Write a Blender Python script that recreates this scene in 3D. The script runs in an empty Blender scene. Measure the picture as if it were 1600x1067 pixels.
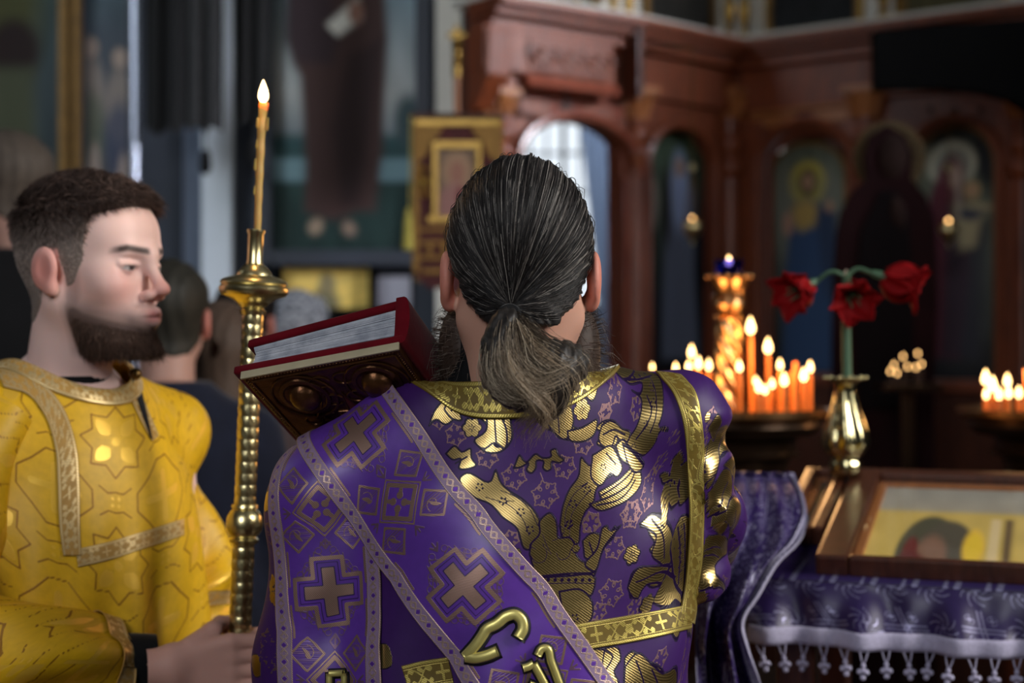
import bpy, bmesh, math, random
import numpy as np
from mathutils import Vector, Matrix
random.seed(7)
RNG = np.random.default_rng(11)
sc = bpy.context.scene
COL = sc.collection
# ------------------------------------------------------------------ camera, world, light, exposure
F = 2400.0
CAMZ = 1.5
cd = bpy.data.cameras.new('camera')
cd.sensor_width = 36.0
cd.lens = 36.0 * F / 1600.0
cd.clip_start = 0.05
cd.dof.use_dof = True
cd.dof.focus_distance = 1.70
cd.dof.aperture_fstop = 3.0
cam = bpy.data.objects.new('camera', cd)
COL.objects.link(cam)
cam.location = (0, 0, CAMZ)
cam.rotation_euler = (math.pi / 2, 0, 0)
sc.camera = cam
sc.view_settings.view_transform = 'Standard'
sc.view_settings.look = 'None'
sc.view_settings.gamma = 1
sc.view_settings.use_curve_mapping = False
sc.view_settings.exposure = 0.0
w = bpy.data.worlds.new('world')
sc.world = w
w.use_nodes = True
w.node_tree.nodes['Background'].inputs[0].default_value = (0.55, 0.68, 0.9, 1)
w.node_tree.nodes['Background'].inputs[1].default_value = 0.6
sc.cycles.max_bounces = 6
sc.cycles.diffuse_bounces = 3
sc.cycles.glossy_bounces = 3
sc.cycles.transmission_bounces = 5
sc.cycles.caustics_reflective = False
sc.cycles.caustics_refractive = False
sc.cycles.sample_clamp_indirect = 3.0


def area_light(name, loc, target, size, size_y, power, color):
    l = bpy.data.lights.new(name, 'AREA')
    l.shape = 'RECTANGLE'
    l.size = size
    l.size_y = size_y
    l.energy = power
    l.color = color
    o = bpy.data.objects.new(name, l)
    COL.objects.link(o)
    o.location = loc
    d = Vector(target) - Vector(loc)
    o.rotation_euler = d.to_track_quat('-Z', 'Y').to_euler()
    return o


def point_light(name, loc, power, color, radius=0.03):
    l = bpy.data.lights.new(name, 'POINT')
    l.energy = power
    l.color = color
    l.shadow_soft_size = radius
    o = bpy.data.objects.new(name, l)
    COL.objects.link(o)
    o.location = loc
    return o


# daylight through the tall windows of the nave (right rear, rear), plus two added fills
area_light('daylight_right_window', (4.1, 0.5, 3.3), (-0.2, 2.0, 1.35), 1.5, 2.6, 52, (1.0, 0.97, 0.92)).data.spread = math.radians(75)
area_light('daylight_rear_window', (-1.2, -2.75, 3.6), (0.0, 2.6, 1.3), 1.6, 2.2, 30, (0.93, 0.96, 1.0)).data.spread = math.radians(100)
area_light('added_side_fill', (4.25, 3.3, 3.7), (0.02, 5.75, 2.35), 1.3, 1.9, 11, (0.88, 0.90, 1.0)).data.spread = math.radians(22)  # added lamp to brighten the door bay, no known window there
area_light('added_left_fill', (-3.7, 3.3, 3.9), (-0.95, 6.3, 2.1), 1.2, 2.0, 7, (0.84, 0.92, 1.0)).data.spread = math.radians(42)  # extra lamp added to lift the painting on the left wall
area_light('daylight_altar_window', (0.55, 8.6, 2.9), (0.3, 5.2, 1.4), 1.2, 1.8, 50, (0.85, 0.92, 1.0))

# ------------------------------------------------------------------ helpers


def P(px, py, Y):
    return np.array([(px - 800.0) / F * Y, Y, CAMZ - (py - 533.5) / F * Y])


def lin(r, g, b):
    def f(c):
        c /= 255.0
        return c / 12.92 if c <= 0.04045 else ((c + 0.055) / 1.055) ** 2.4
    return np.array([f(r), f(g), f(b)])


def mesh_np(name, V, Fs, smooth=True):
    """V (n,3); Fs: list of arrays (m,3)/(m,4) or lists of polygons"""
    me = bpy.data.meshes.new(name)
    V = np.asarray(V, dtype=np.float32)
    loops = []
    starts = []
    tot = []
    base = 0
    if not isinstance(Fs, (list, tuple)) or (len(Fs) and not hasattr(Fs[0], '__len__')):
        Fs = [Fs]
    flat = []
    for f in Fs:
        if isinstance(f, np.ndarray) and f.ndim == 2:
            k = f.shape[1]
            flat.append(f.ravel())
            starts.append(base + np.arange(len(f)) * k)
            tot.append(np.full(len(f), k))
            base += f.size
        else:
            flat.append(np.asarray(f))
            starts.append(np.array([base]))
            tot.append(np.array([len(f)]))
            base += len(f)
    flat = np.concatenate(flat).astype(np.int32)
    starts = np.concatenate(starts).astype(np.int32)
    tot = np.concatenate(tot).astype(np.int32)
    me.vertices.add(len(V))
    me.vertices.foreach_set('co', V.ravel())
    me.loops.add(len(flat))
    me.loops.foreach_set('vertex_index', flat)
    me.polygons.add(len(starts))
    me.polygons.foreach_set('loop_start', starts)
    me.polygons.foreach_set('loop_total', tot)
    me.polygons.foreach_set('use_smooth', np.full(len(starts), smooth))
    me.update(calc_edges=True)
    me.validate()
    return me


def set_col(me, rgb, name='Col'):
    a = me.attributes.new(name, 'FLOAT_COLOR', 'POINT')
    rgb = np.asarray(rgb, dtype=np.float32)
    if rgb.ndim == 1:
        rgb = np.tile(rgb, (len(me.vertices), 1))
    if rgb.shape[1] == 3:
        rgb = np.concatenate([rgb, np.ones((len(rgb), 1), np.float32)], 1)
    a.data.foreach_set('color', rgb.ravel())


def set_vec(me, uvw, name='cloth'):
    a = me.attributes.new(name, 'FLOAT_VECTOR', 'POINT')
    a.data.foreach_set('vector', np.asarray(uvw, dtype=np.float32).ravel())


def tag(o, label=None, cat=None, group=None, kind=None):
    if label:
        o['label'] = label
    if cat:
        o['category'] = cat
    if group:
        o['group'] = group
    if kind:
        o['kind'] = kind
    return o


def thing(name, label, cat, loc=(0, 0, 0), rot=(0, 0, 0), group=None):
    o = bpy.data.objects.new(name, None)
    o.empty_display_size = 0.05
    COL.objects.link(o)
    o.location = loc
    o.rotation_euler = rot
    return tag(o, label, cat, group)


def part(name, me, mat, parent=None, world=False, label=None, kind=None):
    o = bpy.data.objects.new(name, me)
    COL.objects.link(o)
    if mat is not None:
        me.materials.clear()
        for m in (mat if isinstance(mat, (list, tuple)) else [mat]):
            me.materials.append(m)
    if parent is not None:
        o.parent = parent
        if world and parent.parent is None and parent.type == 'EMPTY':
            o.matrix_parent_inverse = Matrix.Identity(4)
            mw = Matrix.Translation(parent.location) @ parent.rotation_euler.to_matrix().to_4x4()
            o.matrix_basis = mw.inverted()
    return tag(o, label, None, None, kind)


def solo(name, me, mat, label, cat, group=None):
    return tag(part(name, me, mat), label, cat, group)


def structure(name, me, mat, parent=None):
    return tag(part(name, me, mat, parent), kind=None if parent else 'structure')


def copy_tree(o, parent=None):
    c = o.copy()
    COL.objects.link(c)
    if parent is not None:
        c.parent = parent
    for ch in o.children:
        copy_tree(ch, c)
    return c


class MB:
    def __init__(self):
        self.v = []
        self.f = []

    def add(self, V, Fc, M=None):
        b = len(self.v)
        for p in V:
            p = Vector(p)
            self.v.append(tuple(M @ p) if M is not None else tuple(p))
        for f in Fc:
            self.f.append([int(i) + b for i in f])
        return self

    def box(self, x0, x1, y0, y1, z0, z1, T=None):
        V = [(x, y, z) for x in (x0, x1) for y in (y0, y1) for z in (z0, z1)]
        if T:
            V = [tuple(T(*p)) for p in V]
        return self.add(V, [(0, 1, 3, 2), (4, 6, 7, 5), (0, 4, 5, 1), (2, 3, 7, 6), (0, 2, 6, 4), (1, 5, 7, 3)])

    def lathe(self, prof, n=28, M=None, twist=None, cap=True):
        V = []
        Fc = []
        m = len(prof)
        for (r, z) in prof:
            for k in range(n):
                a = 2 * math.pi * k / n
                V.append((r * math.cos(a), r * math.sin(a), z))
        for i in range(m - 1):
            for k in range(n):
                k2 = (k + 1) % n
                Fc.append((i * n + k, i * n + k2, (i + 1) * n + k2, (i + 1) * n + k))
        if cap:
            if prof[0][0] > 1e-5:
                Fc.append(list(range(n))[::-1])
            if prof[-1][0] > 1e-5:
                Fc.append([(m - 1) * n + k for k in range(n)])
        return self.add(V, Fc, M)

    def tube(self, pts, r, n=8, cap=True, flat=1.0):
        pts = [Vector(p) for p in pts]
        m = len(pts)
        rs = r if hasattr(r, '__len__') else [r] * m
        V = []
        Fc = []
        up = Vector((0, 0, 1))
        prevx = None
        for i in range(m):
            t = (pts[min(i + 1, m - 1)] - pts[max(i - 1, 0)])
            if t.length < 1e-9:
                t = Vector((0, 0, 1))
            t.normalize()
            if prevx is None:
                ref = up if abs(t.dot(up)) < 0.9 else Vector((1, 0, 0))
                x = t.cross(ref).normalized()
            else:
                x = (prevx - t * prevx.dot(t))
                x = x.normalized() if x.length > 1e-6 else t.orthogonal().normalized()
            prevx = x
            y = t.cross(x)
            for k in range(n):
                a = 2 * math.pi * k / n
                V.append(tuple(pts[i] + (x * math.cos(a) + y * math.sin(a) * flat) * rs[i]))
        for i in range(m - 1):
            for k in range(n):
                k2 = (k + 1) % n
                Fc.append((i * n + k, i * n + k2, (i + 1) * n + k2, (i + 1) * n + k))
        if cap:
            Fc.append(list(range(n))[::-1])
            Fc.append([(m - 1) * n + k for k in range(n)])
        return self.add(V, Fc)

    def prism(self, poly, d0, d1, T):
        """poly in (s,z); T(s,d,z)->world"""
        n = len(poly)
        V = [tuple(T(s, d0, z)) for s, z in poly] + [tuple(T(s, d1, z)) for s, z in poly]
        Fc = [list(range(n))[::-1], list(range(n, 2 * n))]
        for i in range(n):
            j = (i + 1) % n
            Fc.append((i, j, n + j, n + i))
        return self.add(V, Fc)

    def sphere(self, c, r, nu=12, nv=8, sc_=(1, 1, 1)):
        prof = [(max(1e-6, r * math.sin(math.pi * i / nv)), -r * math.cos(math.pi * i / nv)) for i in range(nv + 1)]
        M = Matrix.Translation(Vector(c)) @ Matrix.Diagonal((*sc_, 1))
        return self.lathe(prof, nu, M, cap=False)

    def mesh(self, name, bevel=0.0, smooth=False, seg=2):
        me = bpy.data.meshes.new(name)
        me.from_pydata(self.v, [], self.f)
        bm = bmesh.new()
        bm.from_mesh(me)
        if bevel > 0:
            bmesh.ops.bevel(bm, geom=[e for e in bm.edges if e.is_manifold and e.calc_face_angle(0) > 0.5], offset=bevel, segments=seg, profile=0.6, affect='EDGES', clamp_overlap=True)
        bmesh.ops.recalc_face_normals(bm, faces=bm.faces)
        bm.to_mesh(me)
        bm.free()
        if smooth:
            me.polygons.foreach_set('use_smooth', [True] * len(me.polygons))
            if hasattr(me, 'set_sharp_from_angle'):
                me.set_sharp_from_angle(angle=math.radians(38))
        me.update()
        return me


# ------------------------------------------------------------------ materials
class NT:
    def __init__(self, name):
        self.m = bpy.data.materials.new(name)
        self.m.use_nodes = True
        self.t = self.m.node_tree
        self.b = self.t.nodes['Principled BSDF']

    def n(self, typ, **kw):
        nd = self.t.nodes.new(typ)
        for k, v in kw.items():
            setattr(nd, k, v)
        return nd

    def l(self, a, b):
        self.t.links.new(a, b)

    def math(self, op, a, b=None, clamp=False):
        nd = self.n('ShaderNodeMath', operation=op, use_clamp=clamp)
        for i, x in enumerate((a, b)):
            if x is None:
                continue
            if isinstance(x, (int, float)):
                nd.inputs[i].default_value = x
            else:
                self.l(x, nd.inputs[i])
        return nd.outputs[0]

    def mixc(self, f, a, b, blend='MIX'):
        nd = self.n('ShaderNodeMix', data_type='RGBA', blend_type=blend)
        for sock, x in ((nd.inputs[0], f), (nd.inputs[6], a), (nd.inputs[7], b)):
            if isinstance(x, (int, float)):
                sock.default_value = x
            elif hasattr(x, '__len__'):
                sock.default_value = (*[float(q) for q in x[:3]], 1)
            else:
                self.l(x, sock)
        return nd.outputs[2]

    def noise(self, scale, detail=3, rough=0.5, vec=None, dist=0.0):
        nd = self.n('ShaderNodeTexNoise')
        nd.inputs['Scale'].default_value = scale
        nd.inputs['Detail'].default_value = detail
        nd.inputs['Roughness'].default_value = rough
        nd.inputs['Distortion'].default_value = dist
        if vec is None:
            vec = self.n('ShaderNodeTexCoord').outputs['Object']
        self.l(vec, nd.inputs['Vector'])
        return nd.outputs['Fac']

    def ramp(self, fac, stops):
        nd = self.n('ShaderNodeValToRGB')
        el = nd.color_ramp.elements
        while len(el) < len(stops):
            el.new(0.5)
        for e, (p, c) in zip(el, stops):
            e.position = p
            e.color = (*[float(q) for q in c[:3]], 1) if hasattr(c, '__len__') else (c, c, c, 1)
        self.l(fac, nd.inputs[0])
        return nd.outputs[0]

    def bump(self, h, strength=0.3, dist=0.002):
        nd = self.n('ShaderNodeBump')
        nd.inputs['Strength'].default_value = strength
        nd.inputs['Distance'].default_value = dist
        self.l(h, nd.inputs['Height'])
        self.l(nd.outputs[0], self.b.inputs['Normal'])

    def set(self, **kw):
        for k, v in kw.items():
            s = self.b.inputs[k.replace('_', ' ')]
            if isinstance(v, (int, float)):
                s.default_value = v
            elif hasattr(v, '__len__'):
                s.default_value = (*[float(q) for q in v[:3]], 1)
            else:
                self.l(v, s)
        return self


def mat_plain(name, c, rough=0.6, metal=0.0, var=0.25, scale=30, bump=0.15, spec=0.5, sheen=0.0, coat=0.0):
    t = NT(name)
    f = t.noise(scale, 4)
    c = np.array(c)
    col = t.ramp(f, [(0.25, c * (1 - var)), (0.75, np.minimum(c * (1 + var), 1))])
    t.set(Base_Color=col, Roughness=rough, Metallic=metal)
    t.b.inputs['Specular IOR Level'].default_value = spec
    if sheen:
        t.b.inputs['Sheen Weight'].default_value = sheen
        t.b.inputs['Sheen Roughness'].default_value = 0.4
    if coat:
        t.b.inputs['Coat Weight'].default_value = coat
    if bump:
        t.bump(t.noise(scale * 3, 3), bump, 0.002)
    return t.m


def mat_wood(name, c1, c2, rough=0.35, scale=6, coat=0.12):
    t = NT(name)
    tc = t.n('ShaderNodeTexCoord').outputs['Object']
    mp = t.n('ShaderNodeMapping')
    mp.inputs['Scale'].default_value = (scale * 3, scale * 3, scale * 0.35)
    t.l(tc, mp.inputs[0])
    f = t.noise(2.5, 6, 0.6, mp.outputs[0], 1.2)
    t.set(Base_Color=t.ramp(f, [(0.3, c1), (0.7, c2)]), Roughness=rough)
    t.b.inputs['Coat Weight'].default_value = coat
    t.b.inputs['Coat Roughness'].default_value = 0.2
    t.bump(f, 0.12, 0.002)
    return t.m


def mat_attr(name, rough=0.6, metal=0.0, spec=0.3, bump=0.0, scale=200, sss=0.0, coat=0.0, attr='Col'):
    t = NT(name)
    a = t.n('ShaderNodeAttribute', attribute_name=attr).outputs['Color']
    t.set(Base_Color=a, Roughness=rough, Metallic=metal)
    t.b.inputs['Specular IOR Level'].default_value = spec
    if sss:
        t.b.inputs['Subsurface Weight'].default_value = sss
        t.b.inputs['Subsurface Radius'].default_value = (0.01, 0.004, 0.002)
        t.b.inputs['Subsurface Scale'].default_value = 0.6
    if coat:
        t.b.inputs['Coat Weight'].default_value = coat
        t.b.inputs['Coat Roughness'].default_value = 0.12
    if bump:
        t.bump(t.noise(scale, 4), bump, 0.002)
    return t.m


def mat_sheer(name, c):
    t = NT(name)
    df = t.n('ShaderNodeBsdfDiffuse')
    df.inputs[0].default_value = (*c, 1)
    tl = t.n('ShaderNodeBsdfTranslucent')
    tl.inputs[0].default_value = (*c, 1)
    mx = t.n('ShaderNodeMixShader')
    mx.inputs[0].default_value = 0.5
    t.l(df.outputs[0], mx.inputs[1])
    t.l(tl.outputs[0], mx.inputs[2])
    t.l(mx.outputs[0], t.t.nodes['Material Output'].inputs[0])
    return t.m


def mat_emit(name, c, s):
    t = NT(name)
    t.set(Base_Color=(0, 0, 0), Emission_Color=c, Emission_Strength=s, Roughness=1.0)
    return t.m


def mat_glass(name, c=(1, 1, 1), rough=0.0, thin=True):
    t = NT(name)
    if thin:
        tr = t.n('ShaderNodeBsdfTransparent')
        tr.inputs[0].default_value = (*c, 1)
        gl = t.n('ShaderNodeBsdfGlossy')
        gl.inputs['Roughness'].default_value = rough
        mx = t.n('ShaderNodeMixShader')
        fr = t.n('ShaderNodeFresnel')
        gm = t.n('ShaderNodeNewGeometry')
        t.l(t.math('MULTIPLY', fr.outputs[0], t.math('SUBTRACT', 1.0, gm.outputs['Backfacing'])), mx.inputs[0])
        t.l(tr.outputs[0], mx.inputs[1])
        t.l(gl.outputs[0], mx.inputs[2])
        t.l(mx.outputs[0], t.t.nodes['Material Output'].inputs[0])
    else:
        t.set(Base_Color=c, Roughness=rough, Transmission_Weight=1.0)
    return t.m


M = {}
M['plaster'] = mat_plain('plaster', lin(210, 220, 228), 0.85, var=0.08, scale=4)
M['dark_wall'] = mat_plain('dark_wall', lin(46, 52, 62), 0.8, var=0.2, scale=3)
M['red_wall'] = mat_plain('red_wall', lin(92, 52, 48), 0.8, var=0.15, scale=5)
M['floor_tile'] = mat_plain('floor_tile', lin(90, 74, 62), 0.4, var=0.2, scale=5)
M['wood'] = mat_wood('carved_wood', lin(92, 42, 22), lin(140, 70, 36), 0.45)
M['wood_dark'] = mat_wood('dark_wood', lin(56, 28, 18), lin(84, 44, 28), 0.32)
M['wood_pale'] = mat_wood('pale_wood', lin(150, 92, 50), lin(178, 112, 62), 0.4)
M['wood_board'] = mat_plain('black_board', lin(6, 6, 6), 0.9, var=0.4, scale=12, spec=0.08)
M['white_paint'] = mat_plain('white_paint', lin(214, 210, 198), 0.6, var=0.06, scale=8)
M['gilt'] = mat_plain('gilt', lin(160, 128, 66), 0.34, metal=0.85, var=0.2, scale=25, bump=0.4)
M['gilt_dull'] = mat_plain('dull_gilt', lin(120, 90, 44), 0.5, metal=0.5, var=0.25, scale=20, bump=0.5)
M['brass'] = mat_plain('brass', lin(224, 208, 154), 0.28, metal=1.0, var=0.08, scale=18, bump=0.03)
M['brass_dark'] = mat_plain('aged_brass', lin(110, 84, 46), 0.3, metal=0.9, var=0.3, scale=30, bump=0.1)
M['steel'] = mat_plain('steel', lin(190, 198, 215), 0.25, metal=0.9, var=0.05, scale=8, bump=0)
M['black_cloth'] = mat_plain('black_cloth', lin(11, 11, 13), 0.85, var=0.3, scale=60, sheen=0.15, spec=0.2)
M['wax'] = mat_plain('beeswax', lin(184, 146, 76), 0.45, var=0.12, scale=25, bump=0.1)
M['wax'].node_tree.nodes['Principled BSDF'].inputs['Subsurface Weight'].default_value = 0.3
M['wax_orange'] = mat_plain('orange_wax', lin(232, 122, 40), 0.45, var=0.08, scale=25, bump=0.05)
M['flame'] = mat_emit('flame', (1.0, 0.66, 0.30), 9.0)
M['flame_core'] = mat_emit('flame_bright', (1.0, 0.60, 0.22), 9.0)
M['paint_gloss'] = mat_attr('oil_painting', 0.6, spec=0.2)
M['paint_matte'] = mat_attr('painted_panel', 0.6, spec=0.25)
M['glass'] = mat_glass('clear_glass')
M['skin'] = mat_attr('skin', 0.52, spec=0.32, bump=0.05, scale=260, sss=0.12)
M['window_glow'] = mat_emit('daylit_pane', (0.84, 0.92, 1.0), 1.15)


# ------------------------------------------------------------------ soft raster painting
class Pic:
    """colour raster for flat painted things; x 0..w to the right, y 0..h down"""

    def __init__(self, w, h, nx, ny, base):
        self.w, self.h = w, h
        self.X, self.Y = np.meshgrid(np.linspace(0, w, nx), np.linspace(0, h, ny))
        self.c = np.zeros((ny, nx, 3)) + np.array(base)

    def blend(self, m, col):
        m = np.clip(m, 0, 1)[..., None]
        self.c = self.c * (1 - m) + np.array(col) * m
        return self

    def ell(self, cx, cy, rx, ry, col, soft=0.25, a=1.0, rot=0.0):
        dx, dy = self.X - cx, self.Y - cy
        c, s = math.cos(rot), math.sin(rot)
        u, v = (dx * c + dy * s) / rx, (-dx * s + dy * c) / ry
        d = np.sqrt(u * u + v * v)
        return self.blend(a * (1 - np.clip((d - (1 - soft / 2)) / soft, 0, 1)), col)

    def rect(self, x0, x1, y0, y1, col, soft=0.01, a=1.0):
        m = np.clip((self.X - x0) / soft + .5, 0, 1) * np.clip((x1 - self.X) / soft + .5, 0, 1) * np.clip((self.Y - y0) / soft + .5, 0, 1) * np.clip((y1 - self.Y) / soft + .5, 0, 1)
        return self.blend(a * m, col)

    def poly(self, pts, col, soft=0.01, a=1.0):
        d = poly_sd(self.X, self.Y, np.array(pts, float))
        return self.blend(a * np.clip(0.5 - d / soft, 0, 1), col)

    def vgrad(self, stops):
        ys = [s[0] * self.h for s in stops]
        for k in range(3):
            self.c[..., k] = np.interp(self.Y, ys, [s[1][k] for s in stops])
        return self

    def mottle(self, amt, k=8, seed=0):
        r = np.random.default_rng(seed)
        f = np.zeros(self.X.shape)
        for _ in range(k):
            a, b, ph = r.uniform(-40, 40), r.uniform(-40, 40), r.uniform(0, 6.28)
            f += np.sin(a * self.X / self.w + b * self.Y / self.h + ph)
        self.c *= (1 + amt * f / math.sqrt(k))[..., None]
        self.c = np.clip(self.c, 0, 1)
        return self


def poly_sd(X, Y, pts):
    """signed distance (negative inside) to a closed polygon"""
    d = np.full(X.shape, 1e9)
    ins = np.zeros(X.shape, bool)
    n = len(pts)
    for i in range(n):
        ax, ay = pts[i]
        bx, by = pts[(i + 1) % n]
        ex, ey = bx - ax, by - ay
        L = ex * ex + ey * ey + 1e-18
        t = np.clip(((X - ax) * ex + (Y - ay) * ey) / L, 0, 1)
        d = np.minimum(d, (X - ax - ex * t) ** 2 + (Y - ay - ey * t) ** 2)
        cond = (ay > Y) != (by > Y)
        if abs(by - ay) > 1e-15:
            ins ^= cond & (X < (bx - ax) * (Y - ay) / (by - ay) + ax)
    d = np.sqrt(d)
    return np.where(ins, -d, d)


def line_d(X, Y, pts):
    d = np.full(X.shape, 1e9)
    for i in range(len(pts) - 1):
        ax, ay = pts[i]
        bx, by = pts[i + 1]
        ex, ey = bx - ax, by - ay
        L = ex * ex + ey * ey + 1e-18
        t = np.clip(((X - ax) * ex + (Y - ay) * ey) / L, 0, 1)
        d = np.minimum(d, (X - ax - ex * t) ** 2 + (Y - ay - ey * t) ** 2)
    return np.sqrt(d)


def grid_mesh(name, Pg, smooth=True, close_u=False):
    """Pg (nv,nu,3)"""
    nv, nu = Pg.shape[:2]
    idx = np.arange(nv * nu).reshape(nv, nu)
    if close_u:
        r = np.roll(idx, -1, axis=1)
        q = np.stack([idx[:-1], r[:-1], r[1:], idx[1:]], -1).reshape(-1, 4)
    else:
        q = np.stack([idx[:-1, :-1], idx[:-1, 1:], idx[1:, 1:], idx[1:, :-1]], -1).reshape(-1, 4)
    return mesh_np(name, Pg.reshape(-1, 3), [q], smooth)


def pic_mesh(name, pic, T, arch=None, thick=0.012):
    """flat painted panel: T(s,d,z) -> world with s,z measured from the panel's lower left; arch=(spring height) cuts an arched top"""
    ny, nx = pic.X.shape
    X = pic.X.copy()
    Z = pic.h - pic.Y
    if arch is not None:
        # rows squeezed under a semi-elliptical arch
        u = np.clip((X / pic.w) * 2 - 1, -1, 1)
        top = arch + (pic.h - arch) * np.sqrt(np.clip(1 - u * u, 0, 1))
        Z = Z / pic.h * top
        pic = pic.resample(X, pic.h - Z)
    V = np.array([T(float(s), 0.0, float(z)) for s, z in zip(X.ravel(), Z.ravel())])
    B = np.array([T(float(s), -thick, float(z)) for s, z in zip(X.ravel(), Z.ravel())])
    n = nx * ny
    idx = np.arange(n).reshape(ny, nx)
    q = np.stack([idx[:-1, :-1], idx[1:, :-1], idx[1:, 1:], idx[:-1, 1:]], -1).reshape(-1, 4)
    rim = np.concatenate([idx[0, :], idx[1:, -1], idx[-1, -2::-1], idx[-2:0:-1, 0]])
    r2 = np.roll(rim, -1)
    m = len(rim)
    back = n + np.arange(m)
    b2 = np.roll(back, -1)
    side = np.stack([rim, r2, b2, back], -1)
    VV = np.concatenate([V, B[rim]])
    me = mesh_np(name, VV, [q, side, list(back)], False)
    c = pic.c.reshape(-1, 3)
    set_col(me, np.concatenate([c, c[rim] * 0.4]))
    return me


def _resample(self, X, Yn):
    ny, nx = self.X.shape
    fx = np.clip(X / self.w * (nx - 1), 0, nx - 1.001)
    fy = np.clip(Yn / self.h * (ny - 1), 0, ny - 1.001)
    i, j = fy.astype(int), fx.astype(int)
    a, b = (fy - i)[..., None], (fx - j)[..., None]
    c = self.c
    r = (c[i, j] * (1 - b) + c[i, j + 1] * b) * (1 - a) + (c[i + 1, j] * (1 - b) + c[i + 1, j + 1] * b) * a
    p = Pic(self.w, self.h, nx, ny, (0, 0, 0))
    p.c = r
    return p


Pic.resample = _resample


# ------------------------------------------------------------------ implicit bodies (surface nets)
def smin(a, b, k):
    if k <= 0:
        return np.minimum(a, b)
    h = np.maximum(k - np.abs(a - b), 0) / k
    return np.minimum(a, b) - h * h * k * 0.25


def sd_ell(X, Y, Z, c, r):
    x, y, z = (X - c[0]), (Y - c[1]), (Z - c[2])
    k0 = np.sqrt((x / r[0]) ** 2 + (y / r[1]) ** 2 + (z / r[2]) ** 2)
    k1 = np.sqrt((x / r[0] ** 2) ** 2 + (y / r[1] ** 2) ** 2 + (z / r[2] ** 2) ** 2)
    return k0 * (k0 - 1) / np.maximum(k1, 1e-9)


def sd_cap(X, Y, Z, a, b, ra, rb, sy=1.0):
    a = np.array(a, float)
    b = np.array(b, float)
    e = b - a
    L = (e * e).sum() + 1e-12
    t = np.clip(((X - a[0]) * e[0] + (Y - a[1]) * e[1] + (Z - a[2]) * e[2]) / L, 0, 1)
    d = np.sqrt((X - a[0] - e[0] * t) ** 2 + ((Y - a[1] - e[1] * t) / sy) ** 2 + (Z - a[2] - e[2] * t) ** 2)
    return d - (ra + (rb - ra) * t)


class Vol:
    def __init__(self, xs, ys, zs):
        self.x, self.y, self.z = [np.asarray(a, float) for a in (xs, ys, zs)]
        self.f = np.full((len(self.x), len(self.y), len(self.z)), 0.5)

    def _sl(self, lo, hi):
        s = []
        for g, a, b in zip((self.x, self.y, self.z), lo, hi):
            i, j = np.searchsorted(g, a), np.searchsorted(g, b)
            if j <= i:
                return None
            s.append(slice(i, j))
        return tuple(s)

    def op(self, fn, lo, hi, k, sub=False):
        s = self._sl(lo, hi)
        if s is None:
            return self
        X, Y, Z = np.meshgrid(self.x[s[0]], self.y[s[1]], self.z[s[2]], indexing='ij', sparse=True)
        d = fn(X, Y, Z)
        if sub:
            self.f[s] = -smin(-self.f[s], d, k)
        else:
            self.f[s] = smin(self.f[s], d, k)
        return self

    def ell(self, c, r, k=0.01, sub=False):
        c = np.array(c, float)
        r = np.array(r, float)
        m = r + k + 0.03
        return self.op(lambda X, Y, Z: sd_ell(X, Y, Z, c, r), c - m, c + m, k, sub)

    def cap(self, a, b, ra, rb=None, k=0.01, sub=False):
        rb = ra if rb is None else rb
        a = np.array(a, float)
        b = np.array(b, float)
        m = max(ra, rb) + k + 0.03
        return self.op(lambda X, Y, Z: sd_cap(X, Y, Z, a, b, ra, rb), np.minimum(a, b) - m, np.maximum(a, b) + m, k, sub)

    def nets(self):
        f = self.f
        S = f < 0
        C = [S[i:S.shape[0] - 1 + i, j:S.shape[1] - 1 + j, k:S.shape[2] - 1 + k] for i in (0, 1) for j in (0, 1) for k in (0, 1)]
        sm = sum(c.astype(np.int8) for c in C)
        act = np.argwhere((sm > 0) & (sm < 8))
        ci = np.full(sm.shape, -1, np.int64)
        ci[tuple(act.T)] = np.arange(len(act))
        pos = np.zeros((len(act), 3))
        cnt = np.zeros(len(act))
        g = (self.x, self.y, self.z)
        cor = [(i, j, k) for i in (0, 1) for j in (0, 1) for k in (0, 1)]
        for a in range(8):
            for b in range(a + 1, 8):
                df = [abs(p - q) for p, q in zip(cor[a], cor[b])]
                if sum(df) != 1:
                    continue
                ia = act + np.array(cor[a])
                ib = act + np.array(cor[b])
                fa = f[tuple(ia.T)]
                fb = f[tuple(ib.T)]
                m = (fa < 0) != (fb < 0)
                t = np.where(m, fa / np.where(m, fa - fb, 1), 0)
                pa = np.stack([g[d][ia[:, d]] for d in range(3)], 1)
                pb = np.stack([g[d][ib[:, d]] for d in range(3)], 1)
                pos[m] += (pa + (pb - pa) * t[:, None])[m]
                cnt[m] += 1
        pos /= np.maximum(cnt, 1)[:, None]
        quads = []
        n = S.shape
        for ax in range(3):
            o1, o2 = [d for d in range(3) if d != ax]
            sl0 = [slice(1, n[d] - 1) for d in range(3)]
            sl1 = list(sl0)
            sl0[ax] = slice(0, n[ax] - 1)
            sl1[ax] = slice(1, n[ax])
            A, B = S[tuple(sl0)], S[tuple(sl1)]
            e = np.argwhere(A != B)
            if len(e) == 0:
                continue
            sgn = A[tuple(e.T)]
            for d in (o1, o2):
                e[:, d] += 1
            q = []
            for (p, r) in ((0, 0), (1, 0), (1, 1), (0, 1)):
                c = e.copy()
                c[:, o1] -= p
                c[:, o2] -= r
                q.append(ci[tuple(c.T)])
            q = np.stack(q, 1)
            flip = sgn if ax != 1 else ~sgn
            q[~flip] = q[~flip][:, ::-1]
            quads.append(q)
        q = np.concatenate(quads)
        q = q[(q >= 0).all(1)]
        return pos, q


def rot_z(V, ang):
    c, s = math.cos(ang), math.sin(ang)
    V = np.asarray(V)
    return np.stack([V[:, 0] * c - V[:, 1] * s, V[:, 0] * s + V[:, 1] * c, V[:, 2]], 1)


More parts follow.
